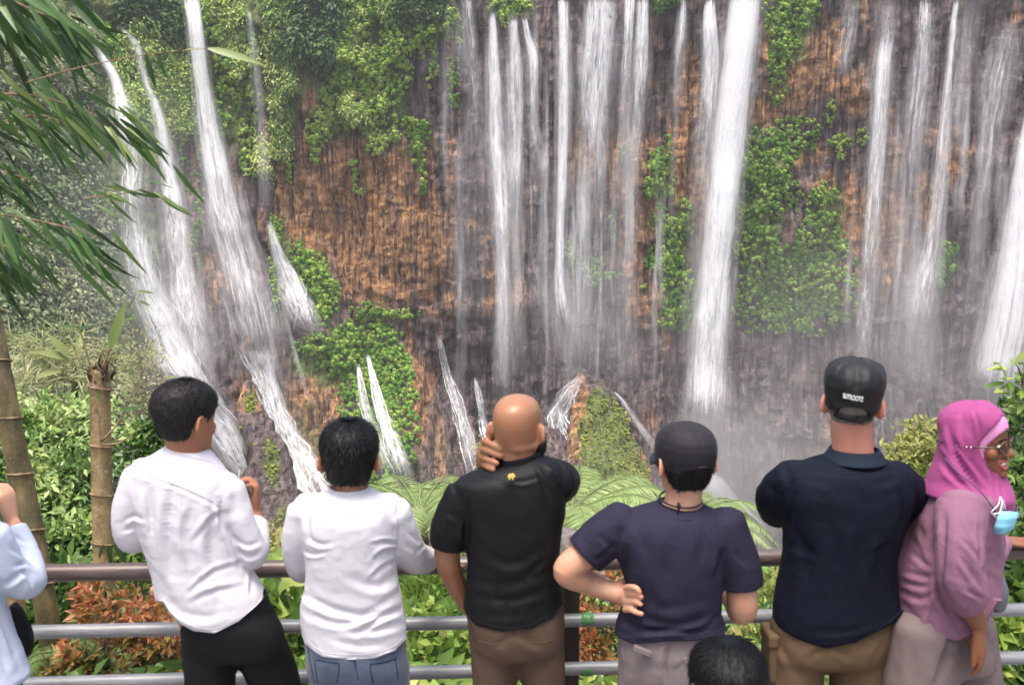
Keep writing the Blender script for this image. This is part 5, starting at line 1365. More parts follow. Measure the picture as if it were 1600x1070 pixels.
# ------------------------------------------------------------------ people
def leg_pts(Y, top, mid, knee_dx=0, foot_dx=0, foot_dy=0.06):
    """hip (px,py,dy) and a pixel near the frame bottom, then straight down to the ground"""
    a = at(top[0], top[1], Y + top[2]); b = at(mid[0], mid[1], Y + mid[2])
    k_ = np.array([b[0] + knee_dx * .5, b[1] + .01, .47]); an = np.array([b[0] + knee_dx + foot_dx, b[1] - .02, .09])
    return [a, b, k_, an]
def shoe(x, y, yaw, mat, parent):
    M = rotm(yaw)
    rings = []
    A = np.linspace(0, 2 * np.pi, 18, endpoint=False)
    for yy, hw, h in ((-.085, .02, .03), (-.075, .036, .065), (-.03, .042, .085), (.03, .044, .075), (.09, .050, .055), (.15, .048, .042), (.185, .034, .032), (.197, .012, .018)):
        rings.append(np.stack([hw * np.cos(A), yy + 0 * A, np.maximum(.004, h * .5 + h * .5 * np.sin(A))], -1) @ M.T + np.array([x, y, 0]))
    v, f = rings_mesh(rings)
    return link('shoe', mesh('shoe', v, f), mat, parent)
M_SHOE = cloth('dark shoe leather', (.03, .028, .027), .5)
GP = 'visitors at the railing'
def person(label, px, Y):
    x = at(px, 1000, Y)[0]
    return thing('person', label, 'person', (x, Y, 0), GP)
def world_limb(Y, pts): return [at(a, b, Y + c) for a, b, c in pts]
def legs_pair(Y, L, Rr, rad, mat, parent, extra, voxel=.0125, post=None, shoes=(0, 0), name='trousers', smooth=4):
    pcs = list(extra)
    for P in (L, Rr): pcs.append(limb(P, rad, 22, 34))
    o = fuse(name, pcs, voxel, smooth, mat, parent, post)
    for P, yw in zip((L, Rr), shoes): shoe(P[-1][0], P[-1][1], yw, M_SHOE, parent)
    return o
def body_core(Y, rows, L, Rr, yaw=0):
    """what is under the clothes"""
    s = []
    rr = [list(r) for r in rows]
    for r in rr:
        c = (r[1] + r[2]) / 2; r[1] = c + (r[1] - c) * .74; r[2] = c + (r[2] - c) * .74; r[3] *= .74; r[4] *= .74
    s.append(torso(rr, Y, yaw, 30, 28))
    for P in (L, Rr): s.append(limb(P, [.072, .062, .048, .034], 14, 20))
    return s
def neck(h, base, r=(.056, .054, .062), lift=.3):
    t = h.to([[0, -.012, lift * h.H]])[0]; b = np.asarray(base, float)
    m = t * .45 + b * .55
    return limb([t, m, b], [r[0], r[1], r[2]], 20, 16)
def collar_band(c, rx, ry, h, flare, mat, parent, yaw=0, tilt=(0, 0), n=44, th=.005, gap=0.0, name='collar', rows=8, fold=0.0):
    """standing (or folded) collar: a band with thickness; tilt = (back up, side drop)"""
    A = np.linspace(gap, 2 * np.pi - gap, n) + math.pi / 2
    cy, sy = math.cos(yaw), math.sin(yaw)
    vs = []
    for s_, o_ in ((0, 0), (1, th)):
        for k_ in range(rows):
            t = k_ / (rows - 1)
            g = flare * t + (fold * (1 - t) ** 1.0) + o_
            x = np.cos(A) * (rx + g); y = np.sin(A) * (ry + g)
            z = h * t + tilt[0] * np.sin(A) + tilt[1] * np.cos(A)
            vs.append(np.stack([c[0] + x * cy - y * sy, c[1] + x * sy + y * cy, c[2] + z], -1))
    V_ = np.array(vs)
    order = list(range(rows)) + list(range(2 * rows - 1, rows - 1, -1))
    V_ = V_[order]; R_ = 2 * rows
    f = []
    for i in range(R_):
        for j in range(n - 1):
            f.append((i * n + j, i * n + j + 1, ((i + 1) % R_) * n + j + 1, ((i + 1) % R_) * n + j))
    f.append(tuple(i * n for i in range(R_))); f.append(tuple((R_ - 1 - i) * n + n - 1 for i in range(R_)))
    return link(name, mesh(name, V_.reshape(-1, 3), f), mat, parent)
back_h = lambda h, a: np.clip(-np.sin(a), 0, 1)      # 1 at the back of the head
S_WARM = skin('warm brown skin', (.30, .145, .082))
S_TAN = skin('tan skin', (.36, .19, .115))
S_PALE = skin('pale ruddy skin', (.46, .225, .16))
S_LIGHT = skin('light tan skin', (.46, .275, .185))
S_DEEP = skin('deep brown skin', (.19, .082, .042))
S_BALD = skin('smooth tan scalp', (.28, .145, .082), .36)

# ============ man in the white shirt turned to the right
Y = 3.15
t = person('grey haired man in white long sleeved shirt and black trousers, hand raised to his mouth', 330, Y)
rows = [(700, 262, 326, .06, .06, .0, 6), (716, 240, 342, .085, .08, .0, 8), (735, 214, 356, .11, .10, .0, 8), (770, 208, 372, .125, .115, .0, 4), (820, 218, 372, .13, .12, .0, 0),
        (870, 236, 380, .128, .12, 0, -4), (910, 247, 396, .13, .125, .0, -12), (945, 258, 414, .135, .125, .0, -16), (975, 268, 418, .135, .125, .0, -10), (1005, 280, 410, .13, .12, .0, 0)]
L = leg_pts(Y, (322, 950, 0), (328, 1075, 0)); Rr = leg_pts(Y, (378, 940, 0), (432, 1075, .06), .02)
# arms
LA = world_limb(Y, [(222, 745, 0), (205, 800, .0), (210, 838, .03), (225, 800, .26), (262, 770, .34)])
RA = world_limb(Y, [(352, 768, 0), (375, 830, .0), (392, 862, .03), (399, 822, .18), (397, 800, .22)])
hd = Head(291, 597, Y + .0, .245, 1.06, 1.02, yaw=-.62, pitch=-.04, roll=.05)
hw = at(399, 796, Y + .22)
hp = hand(hw, (.02, .12, .9), (-.75, -.2, .1), -1, (.9, .9, .6), .02, .95, thumb=(.8, .4, .5))
pcs = body_core(Y, rows, L, Rr) + [hd.shell(), neck(hd, at(294, 722, Y))] + hd.ears() + hd.face() + [limb(LA, [.05, .045, .042, .035, .03]), limb(RA, [.045, .042, .04, .032, .026])] + hp
pcs += hand(LA[-1], (.8, .3, .2), (0, -1, 0), 1, (.5, .5, .4))
fuse('body', pcs, .0055, 3, S_WARM, t, None, .26)
M_WHITE = cloth('white cotton', (.52, .505, .535), .8, .03, 900, .1, .2)
st = [([(214, 740), (300, 772), (352, 800)], 3, .004), ([(270, 745), (262, 830), (270, 900)], 8, .010), ([(232, 760), (236, 840)], 8, .010), ([(338, 770), (330, 860), (350, 940)], 10, .010),
      ([(372, 880), (330, 895), (295, 925)], 4, .007), ([(378, 915), (330, 925), (300, 940)], 5, .007), ([(360, 800), (330, 812), (300, 850)], 5, .007), ([(352, 815), (372, 860), (378, 885)], 6, .012), ([(345, 780), (348, 830)], 5, .010),
      ([(395, 890), (392, 930)], 4, .006), ([(362, 765), (372, 810)], 7, .006), ([(360, 838), (385, 852), (408, 846)], 4, .006), ([(368, 862), (390, 870), (410, 862)], 4, .006), ([(190, 815), (210, 806), (228, 812)], 4, .006), ([(192, 830), (210, 824)], 3, .005), ([(240, 900), (290, 960), (380, 955)], 8, .006), ([(300, 790), (290, 830), (300, 880)], 7, .006), ([(250, 700), (290, 716), (335, 726)], 3, .004)]
sh = yoke(at(295, 745, Y), LA[0], RA[0]) + [torso(rows, Y, 0, 60, 52), limb(LA[:3] + [LA[3]], [.062, .060, .056, .050], 22), limb(RA[:4], [.066, .062, .060, .044], 22)]
g_ = fuse('shirt', sh, .0055, 3, M_WHITE, t, chain(folds(st, seed=1, noise=.003), hem([(256, 938), (266, 955), (284, 972), (304, 983), (337, 987), (374, 968), (402, 944), (420, 924)])))
seams(g_, M_WHITE, t, [[(208, 738), (262, 752), (310, 772), (352, 792)], [(352, 750), (342, 790), (346, 830), (356, 862)], [(222, 735), (228, 780), (232, 830)], [(284, 772), (282, 830), (292, 900), (316, 980)], [(262, 700), (292, 712), (330, 722)], [(266, 950), (284, 967), (304, 978), (337, 982), (374, 963), (402, 939)]])
cuff = RA[3] * .35 + RA[4] * .65
collar_band(at(293, 717, Y) + np.array([0, .01, 0]), .062, .062, .034, -.004, M_WHITE, t, tilt=(.0, -.008))
M_BLACK = cloth('black twill', (.005, .005, .006), .8, .2)
pr = [(935, 290, 390, .09, .09, 0, -10), (955, 284, 412, .12, .11, 0, -10), (990, 290, 440, .12, .11, 0, -10), (1020, 298, 445, .10, .10, 0)]
legs_pair(Y, L, Rr, [.085, .082, .065, .055], M_BLACK, t, [torso(pr, Y, 0, 24, 32)], shoes=(-.6, -.5), post=folds([([(400, 960), (440, 1010)], 8, .006)], seed=2))
M_HGREY = hair_mat('greying black hair', (.018, .016, .015), .22, .5)
def line(h, a):
    s_ = np.sin(a)
    lo = np.where(s_ < .1, .24 + .16 * np.clip(s_ + .62, 0, 1), .40 + .42 * np.clip(s_ - .1, 0, 1) * 1.1)
    ear = .16 * np.exp(-((np.abs(np.cos(a)) - 1) / .04) ** 2) * (s_ < .25)
    return (h - lo - ear) * 1.0
hair_cap(hd, 'hair', M_HGREY, t, lambda h, a: .0015 + .0105 * sm(.38, .72, h), line, 11, 3800, .013, .0013, lift=.40)

# ============ man in the white shirt and jeans
Y = 3.15
t = person('black haired man in white long sleeved shirt and blue jeans, leaning on the top rail', 545, Y)
rows = [(764, 520, 577, .055, .06, 0), (774, 492, 596, .085, .085, 0), (788, 474, 616, .108, .10, 0), (820, 470, 622, .125, .115, 0), (865, 477, 619, .125, .12, 0), (905, 478, 622, .12, .12, 0), (945, 472, 629, .125, .125, 0),
        (985, 474, 635, .130, .12, 0), (1015, 477, 636, .130, .118, 0), (1045, 480, 636, .128, .115, 0)]
L = leg_pts(Y, (520, 990, 0), (523, 1085, 0)); Rr = leg_pts(Y, (595, 985, 0), (606, 1085, 0))
LA = world_limb(Y, [(476, 800, 0), (466, 850, .02), (472, 885, .1), (478, 885, .30), (500, 880, .40)])
RA = world_limb(Y, [(612, 800, 0), (630, 845, .05), (645, 868, .14), (662, 874, .27), (676, 874, .36)])
hd = Head(545, 663, Y, .24, 1.05, 1.0, yaw=.05)
rail = fence_xy(676, 880)
hp = hand(np.array([RA[4][0], rail[1] - .045, 1.045]), (.55, .8, -.1), (0, .1, -1), -1, (.3, .6, .6), .06)
RA[4] = np.array([RA[4][0] - .01, rail[1] - .06, 1.045])
pcs = body_core(Y, rows, L, Rr) + [hd.shell(), neck(hd, at(547, 775, Y))] + hd.ears() + hd.face() + [limb(LA, [.046, .042, .04, .032, .027]), limb(RA, [.046, .042, .04, .032, .027])] + hp
pcs += hand(LA[-1], (.3, 1, 0), (0, 0, -1), 1, (.4, .5, .4))
fuse('body', pcs, .0055, 3, S_TAN, t, None, .26)
st = [([(480, 958), (545, 972), (625, 925)], 7, .009), ([(474, 925), (520, 955), (560, 962)], 7, .008), ([(490, 940), (560, 960), (628, 955)], 6, .007), ([(555, 990), (590, 968), (628, 950)], 5, .008), ([(520, 985), (580, 985), (628, 975)], 6, .006),
      ([(622, 860), (600, 862), (585, 875)], 4, .010), ([(620, 848), (600, 846), (580, 850)], 3, .008), ([(624, 875), (600, 885), (580, 905)], 4, .007), ([(478, 840), (500, 850), (520, 848)], 4, .007), ([(474, 860), (490, 866), (510, 862)], 3, .006), ([(540, 900), (590, 915), (628, 890)], 8, .006),
      ([(619, 790), (624, 830), (618, 862)], 3, .005), ([(480, 800), (482, 850)], 4, .006), ([(640, 830), (655, 850)], 4, .006), ([(632, 850), (656, 862)], 4, .006), ([(645, 868), (664, 850)], 3, .005), ([(500, 800), (545, 812), (600, 802)], 10, .004), ([(520, 1000), (560, 1010), (600, 1005)], 5, .004), ([(505, 770), (545, 782), (590, 774)], 3, .003)]
sh = yoke(at(546, 800, Y), LA[0], RA[0]) + [torso(rows, Y, 0, 60, 52), limb(LA[:4], [.058, .055, .052, .045], 22), sleeve(RA[:4] + [RA[4] - np.array([.008, .008, 0])], [.064, .062, .058, .050, .040], 22)]
g_ = fuse('shirt', sh, .0055, 3, M_WHITE, t, chain(folds(st, seed=3, noise=.003), hem([(468, 985), (478, 1005), (504, 1023), (546, 1028), (588, 1025), (618, 1013), (640, 990)])))
seams(g_, M_WHITE, t, [[(614, 778), (619, 815), (618, 860)], [(480, 778), (478, 815), (480, 860)], [(490, 786), (546, 796), (604, 786)], [(480, 1000), (504, 1017), (546, 1022), (588, 1019), (618, 1007), (634, 990)], [(622, 900), (628, 950), (634, 985)]])
collar_band(at(546, 774, Y) + np.array([0, .0, 0]), .063, .063, .030, -.003, M_WHITE, t)
k = NT('blue denim'); p = k.pos()
c = k.ramp(k.noise(p, 7, 5, .6), [(.3, (.018, .026, .052)), (.55, (.040, .057, .098)), (.8, (.10, .125, .18))])
c = k.mix(k.math('MULTIPLY', k.noise(k.map(p, (300, 300, 60)), 2, 2), .4), c, (.15, .175, .23))
M_DENIM = k.done(k.bsdf(c, .85, k.bump(k.noise(p, 320, 2), .2, .003), .2, Sheen_Weight=.2))
pr = [(960, 476, 634, .10, .10, 0), (1005, 478, 634, .128, .115, 0), (1040, 481, 640, .125, .11, 0), (1060, 486, 640, .10, .10, 0)]
g_ = legs_pair(Y, L, Rr, [.078, .078, .06, .052], M_DENIM, t, [torso(pr, Y, 0, 24, 34)], post=folds([([(546, 1020), (556, 1060)], 4, .012), ([(490, 1030), (520, 1035)], 3, .004), ([(580, 1040), (625, 1030)], 4, .004), ([(515, 1020), (512, 1060)], 2, .003)], seed=4))
M_STITCH = cloth('dark denim stitch', (.012, .017, .034), .9)
seams(g_, M_STITCH, t, [[(554, 1030), (557, 1045), (560, 1062)], [(492, 1030), (512, 1034), (530, 1036)], [(530, 1036), (529, 1050), (527, 1066)], [(492, 1030), (494, 1050), (497, 1066)], [(578, 1037), (600, 1034), (618, 1028)], [(578, 1037), (580, 1052), (583, 1066)], [(618, 1028), (620, 1045), (622, 1062)], [(482, 1015), (486, 1040), (492, 1066)]], .0016)
M_HBLACK = hair_mat('black hair', (.004, .004, .004), .0, .45)
def line2(h, a):
    s_ = np.sin(a)
    lo = np.where(s_ < .1, .19 + .16 * np.clip(s_ + .62, 0, 1), .36 + .40 * np.clip(s_ - .1, 0, 1))
    ear = .17 * np.exp(-((np.abs(np.cos(a)) - 1) / .035) ** 2) * (s_ < .3)
    return h - lo - ear
hair_cap(hd, 'hair', M_HBLACK, t, lambda h, a: .007 + .012 * sm(.35, .8, h), line2, 21, 3400, .022, .0014, lift=.34)

# ============ bald man in the black polo
Y = 3.2
t = person('bald man in black polo shirt and brown trousers, one hand on his neck', 805, Y)
rows = [(716, 784, 842, .06, .06, 0, -6), (728, 744, 868, .09, .085, 0, -9), (745, 712, 880, .115, .10, 0, -8), (780, 714, 884, .13, .115, 0, 0), (830, 724, 878, .133, .12, 0), (870, 730, 874, .13, .12, 0), (910, 727, 878, .13, .122, 0),
        (945, 724, 883, .132, .122, 0), (970, 726, 883, .132, .12, 0), (1000, 730, 880, .13, .115, 0)]
L = leg_pts(Y, (768, 960, 0), (772, 1085, 0), -.01); Rr = leg_pts(Y, (842, 955, 0), (850, 1085, 0), .01)
LA = world_limb(Y, [(727, 776, 0), (706, 824, 0), (699, 872, .01), (714, 915, .06), (734, 950, .10)])
RA = world_limb(Y, [(862, 752, .0), (872, 752, .10), (862, 742, .25), (820, 730, .22), (778, 712, .10)])
hd = Head(808, 616, Y, .245, 1.02, 1.03, yaw=-.28, pitch=.02)
hw = at(772, 735, Y + .085)
hp = hand(hw, (-.12, -.25, .95), (.75, -.75, .05), 1, sc=.95, spread=.0, curls=[(.9, 1.0, .5)] * 4, thumb=(.9, .1, .3))
# four fingers wrapped round the side of the neck, seen from behind
hp = [limb([at(757, 742, Y + .10), at(757, 715, Y + .07), at(762, 690, Y + .06)], [.022, .030, .022], 16, 16)]
for i, (x0, y0, x1, y1, x2, y2) in enumerate([(758, 690, 768, 694, 783, 702), (756, 703, 766, 706, 783, 713), (756, 716, 765, 719, 778, 724), (757, 727, 763, 730, 772, 734)]):
    hp.append(limb([at(x0 - 1, y0, Y + .07), at(x0, y0, Y + .02), at(x1, y1, Y - .035), at(x2, y2, Y - .055)], [.0105, .0112, .0108, .0088], 14, 22))
hp.append(limb([at(757, 716, Y + .07), at(763, 690, Y + .05), at(770, 677, Y + .035)], [.015, .012, .010], 12, 16))
hp += hand(LA[4], (.35, .45, -.8), (.9, .1, .2), 1, (.3, .3, .2))
pcs = body_core(Y, rows, L, Rr) + [hd.shell(), neck(hd, at(808, 728, Y), (.064, .062, .066), .32), limb([at(784, 694, Y - .03), at(808, 698, Y - .062), at(834, 696, Y - .03)], [.018, .022, .018], 14)] + hd.ears(1.0) + hd.face() + [limb(LA, [.052, .048, .043, .036, .029]), limb(RA, [.05, .048, .044, .038, .03])] + hp
fuse('body', pcs, .005, 3, S_BALD, t, None, .26)
M_POLOB = cloth('black jersey', (.0028, .0028, .0038), .6, .2, 700, .0, .22)
st = [([(836, 712), (850, 735), (866, 760)], 4, .008), ([(846, 712), (862, 728), (876, 752)], 3, .008), ([(838, 722), (846, 750), (860, 790)], 5, .007), ([(770, 735), (810, 752), (850, 742)], 4, .004), ([(735, 780), (728, 830), (732, 850)], 5, .010), ([(745, 860), (800, 880), (860, 850)], 8, .006), ([(735, 905), (790, 915), (865, 890)], 7, .008), ([(740, 930), (800, 938), (870, 915)], 7, .007), ([(760, 800), (770, 860)], 10, .004), ([(820, 900), (855, 870)], 6, .006), ([(700, 800), (715, 812)], 5, .004), ([(760, 960), (800, 962), (850, 945)], 5, .004)]
se = LA[1] * .42 + LA[2] * .58
sh = yoke(at(808, 760, Y), LA[0]) + [torso(rows, Y, 0, 60, 52), sleeve([LA[0], LA[1], se], [.072, .070, .066]), limb(RA[:3], [.078, .074, .06], 22)]
g_ = fuse('polo_shirt', sh, .0055, 3, M_POLOB, t, chain(folds(st, seed=5, noise=.003), hem([(720, 940), (728, 957), (744, 975), (785, 985), (829, 981), (865, 962), (886, 932)]), hollow(se, se - LA[1], .066)), .62)
seams(g_, M_POLOB, t, [[(730, 752), (730, 800), (732, 845)], [(684, 826), (700, 842), (722, 842)], [(746, 742), (800, 752), (846, 742)], [(732, 956), (746, 970), (785, 980), (829, 976), (865, 957)]])
collar_band(at(810, 728, Y) + np.array([0, .004, 0]), .068, .068, .040, -.004, M_POLOB, t, tilt=(0, .010), th=.007)
# little golden animal emblem below the collar
gp = [(-9, 2), (-8, -3), (-4, -5), (0, -4), (3, -6), (6, -6), (8, -3), (10, -1), (8, 1), (6, 1), (5, 6), (2, 6), (2, 2), (-2, 2), (-3, 6), (-6, 6), (-6, 2)]
pv = [at(799 + a * .62, 745 + b * .72, Y - .1315) for a, b in gp]
em = MB(); nq = len(gp)
vv = np.array(pv + [q + np.array([0, .012, 0]) for q in pv])
em.add(vv, [tuple(range(nq)), tuple(reversed(range(nq, 2 * nq)))] + [(i, i + nq, (i + 1) % nq + nq, (i + 1) % nq) for i in range(nq)])
M_GOLD = cloth('gold embroidery', (.75, .50, .14), .5, .2)
em.build('emblem', M_GOLD, t, False)
M_BROWNT = cloth('brown cotton twill', (.088, .055, .037), .85, .12)
pr = [(930, 730, 878, .10, .10, 0), (960, 728, 882, .125, .115, 0), (1000, 735, 881, .12, .11, 0), (1020, 742, 878, .09, .09, 0)]
g_ = legs_pair(Y, L, Rr, [.085, .070, .058, .05], M_BROWNT, t, [torso(pr, Y, 0, 24, 34)], post=folds([([(806, 985), (770, 1010)], 5, .006), ([(806, 990), (845, 1012)], 5, .006), ([(745, 1000), (780, 1030)], 7, .004)], seed=6))
seams(g_, M_BROWNT, t, [[(805, 988), (806, 998), (808, 1010)], [(745, 1000), (768, 1006), (788, 1004)], [(826, 1002), (848, 1004), (868, 996)], [(735, 990), (742, 1020), (748, 1060)]], .0018)
# black mask edge on the right cheek
v, f = ball((0, 0, 0), (.030, .045, .045), 14)
M_MASK = cloth('black mask cloth', (.012, .012, .013), .7)
link('face_mask', mesh('face_mask', hd.to(v + np.array([.055, .055, .27 * hd.H])), f), M_MASK, t)

# ============ man in black cap and navy tee
Y = 3.1
t = person('man in black baseball cap and dark navy tee, hands on his hips', 1060, Y)
rows = [(786, 1026, 1098, .05, .06, 0), (794, 998, 1112, .085, .08, 0), (806, 968, 1130, .11, .10, 0), (830, 952, 1142, .13, .115, 0), (875, 966, 1132, .14, .125, 0), (920, 976, 1126, .14, .13, 0), (955, 970, 1127, .135, .13, 0),
        (980, 962, 1135, .140, .125, 0), (1000, 962, 1135, .138, .122, 0), (1022, 966, 1132, .135, .12, 0)]
L = leg_pts(Y, (1008, 985, 0), (1004, 1085, 0)); Rr = leg_pts(Y, (1090, 985, 0), (1098, 1085, 0))
LA = world_limb(Y, [(962, 822, 0), (924, 858, .0), (885, 892, -.02), (925, 912, .03), (968, 930, .05)])
RA = world_limb(Y, [(1136, 828, 0), (1154, 890, -.01), (1160, 952, -.01), (1146, 935, .12), (1130, 920, .20)])
hd = Head(1072, 668, Y, .238, 1.06, 1.0, yaw=.30, pitch=.03)
hp = hand(LA[4], (.78, .12, -.28), (.0, -1, .15), 1, spread=.03, curls=[(.25, .3, .2), (.5, .7, .4), (.6, .8, .5), (.7, .9, .5)], thumb=(.75, -.9, .1), tcurl=.05)
hp = []
W_ = LA[4]
rings = []
A_ = np.linspace(0, 2 * np.pi, 16, endpoint=False)
for (x, y, dy, hw_, th_) in ((962, 927, .05, .026, .02), (974, 930, .045, .036, .02), (985, 935, .03, .043, .018), (993, 938, .0, .040, .016), (997, 940, -.01, .03, .012)):
    c_ = at(x, y, Y + dy - .075); rings.append(np.stack([c_[0] + .25 * hw_ * np.sin(A_) * 0 + .3 * th_ * np.cos(A_), c_[1] + th_ * np.cos(A_), c_[2] + hw_ * np.sin(A_)], -1))
hp.append(rings_mesh(rings))
hp.append(limb(world_limb(Y, [(925, 912, .03), (950, 922, -.01), (968, 928, -.03)]), [.036, .030, .028], 16))
for (a_, b_, c2, d2, e2, f2) in [(984, 917, 995, 919, 1000, 925), (986, 928, 998, 929, 1003, 934), (985, 940, 997, 941, 1002, 945), (982, 952, 994, 956, 1004, 959)]:
    hp.append(limb(world_limb(Y, [(a_ - 6, b_, -.05), (a_ + 4, b_, -.095), (c2, d2, -.118), (e2, f2, -.125)]), [.0105, .0108, .0098, .0082], 12, 20))
hp.append(limb(world_limb(Y, [(966, 917, -.02), (974, 909, .01), (982, 906, .05)]), [.016, .014, .011], 12, 16))
hp += hand(RA[4] + np.array([0, 0, .01]), (-.6, .3, .1), (-.3, .2, -.6), 1, (.4, .4, .3))
pcs = body_core(Y, rows, L, Rr) + [hd.shell(), neck(hd, at(1066, 800, Y), (.058, .058, .072), .3)] + hd.ears() + hd.face() + [limb(LA, [.052, .049, .045, .038, .03]), limb(RA, [.052, .052, .048, .04, .032])] + hp
fuse('body', pcs, .005, 3, S_LIGHT, t, None, .26)
M_NAVYT = cloth('dark navy jersey', (.020, .018, .034), .8, .12, 700, .0, .12)
st = [([(975, 990), (1040, 985), (1120, 985)], 5, .008), ([(968, 968), (1010, 985), (1060, 982)], 5, .008), ([(1000, 965), (1060, 975), (1126, 958)], 6, .007), ([(1128, 960), (1090, 985), (1060, 990)], 5, .007), ([(982, 850), (975, 890), (980, 930)], 7, .009), ([(1128, 860), (1122, 900)], 6, .009), ([(960, 850), (940, 870), (930, 872)], 5, .006), ([(935, 835), (960, 860)], 5, .005), ([(1050, 840), (1045, 900), (1060, 950)], 12, .006), ([(1000, 820), (1010, 870)], 9, .005), ([(1100, 830), (1092, 880)], 9, .005), ([(1145, 860), (1165, 880)], 5, .004), ([(1000, 930), (1040, 950), (1100, 935)], 8, .005)]
se1 = LA[1] * .72 + LA[2] * .28; se2 = RA[1] * .62 + RA[2] * .38
sh = yoke(at(1063, 828, Y), LA[0], RA[0]) + [torso(rows, Y, 0, 60, 52), sleeve([LA[0] + np.array([.03, 0, .01]), LA[0] * .5 + LA[1] * .5, se1], [.078, .076, .070]), sleeve([RA[0] + np.array([-.02, 0, .02]), RA[1] + np.array([.0, 0, .0]), se2], [.080, .074, .072])]
g_ = fuse('tee_shirt', sh, .0055, 3, M_NAVYT, t, chain(folds(st, seed=7, noise=.003), hem([(956, 980), (964, 994), (989, 1004), (1040, 999), (1085, 998), (1128, 991), (1140, 976)]), hollow(se1, se1 - LA[0], .070), hollow(se2, se2 - RA[1], .072)), .62)
seams(g_, M_NAVYT, t, [[(968, 808), (970, 840), (978, 880)], [(1130, 812), (1128, 850), (1126, 900)], [(914, 840), (938, 862), (944, 868)], [(1134, 922), (1158, 918), (1180, 908)], [(966, 988), (989, 998), (1040, 993), (1085, 992), (1128, 985)]])
A_ = np.linspace(0, 2 * np.pi, 41)
nc = at(1063, 796, Y)
tube('neck_ribbing', [nc + np.array([.081 * math.cos(a), .083 * math.sin(a) - .01, .006 + .012 * math.sin(a) * -1 * -1 + .004 * math.cos(a) * -1]) for a in A_], .0065, M_NAVYT, t, 8)
M_CORD = cloth('dark cord', (.03, .022, .028), .7)
tube('neck_cord', [at(1063, 781, Y) + np.array([.066 * math.cos(a), .066 * math.sin(a) - .006, .010 * math.sin(a) - .004 * math.cos(a) + .006]) for a in A_], .0034, M_CORD, t, 8)
kn = at(1060, 790, Y - .075)
b = MB(); b.tube([kn + np.array([0, 0, .012]), kn + np.array([.001, -.003, 0]), kn + np.array([.002, 0, -.012])], [.004, .0075, .003], 8); b.tube([kn, kn + np.array([-.002, -.002, -.03])], [.003, .002], 6); b.build('cord_knot', M_CORD, t)
M_TAUPE = cloth('taupe cotton', (.175, .142, .14), .85, .08)
pr = [(960, 968, 1130, .11, .11, 0), (990, 966, 1131, .13, .12, 0), (1040, 966, 1132, .13, .115, 0), (1075, 968, 1130, .11, .10, 0)]
g_ = legs_pair(Y, L, Rr, [.085, .085, .062, .053], M_TAUPE, t, [torso(pr, Y, 0, 24, 34)], post=folds([([(1045, 1000), (1040, 1040), (1045, 1075)], 5, .012), ([(1010, 1040), (1040, 1048)], 4, .004), ([(1075, 1030), (1050, 1048)], 4, .005)], seed=8))
seams(g_, M_TAUPE, t, [[(1046, 1003), (1043, 1030), (1044, 1060)], [(972, 1010), (976, 1040), (978, 1066)]], .0018)
for pts in ([(992, 1010), (1019, 1020), (1016, 1026), (990, 1016)], [(1068, 1029), (1105, 1020), (1106, 1030), (1071, 1038)]):   # pocket flaps
    fv = []
    for px_1, py_1 in pts: fv.append(at(px_1, py_1, Y - .136))
    fv = np.array(fv + [q + np.array([0, .02, 0]) for q in fv])
    m_ = MB(); m_.add(fv, [(0, 1, 2, 3), (7, 6, 5, 4), (0, 4, 5, 1), (1, 5, 6, 2), (2, 6, 7, 3), (3, 7, 4, 0)]); m_.build('pocket_flap', M_TAUPE, t, False)
def line4(h, a):
    s_ = np.sin(a)
    lo = np.where(s_ < .05, .17 + .2 * np.clip(s_ + .75, 0, 1), .40)
    ear = .17 * np.exp(-((np.abs(np.cos(a)) - 1) / .035) ** 2) * (s_ < .3)
    return np.minimum(h - lo - ear, .78 - h)
hair_cap(hd, 'hair', M_HBLACK, t, lambda h, a: .009, line4, 31, 2000, .016, .0015)
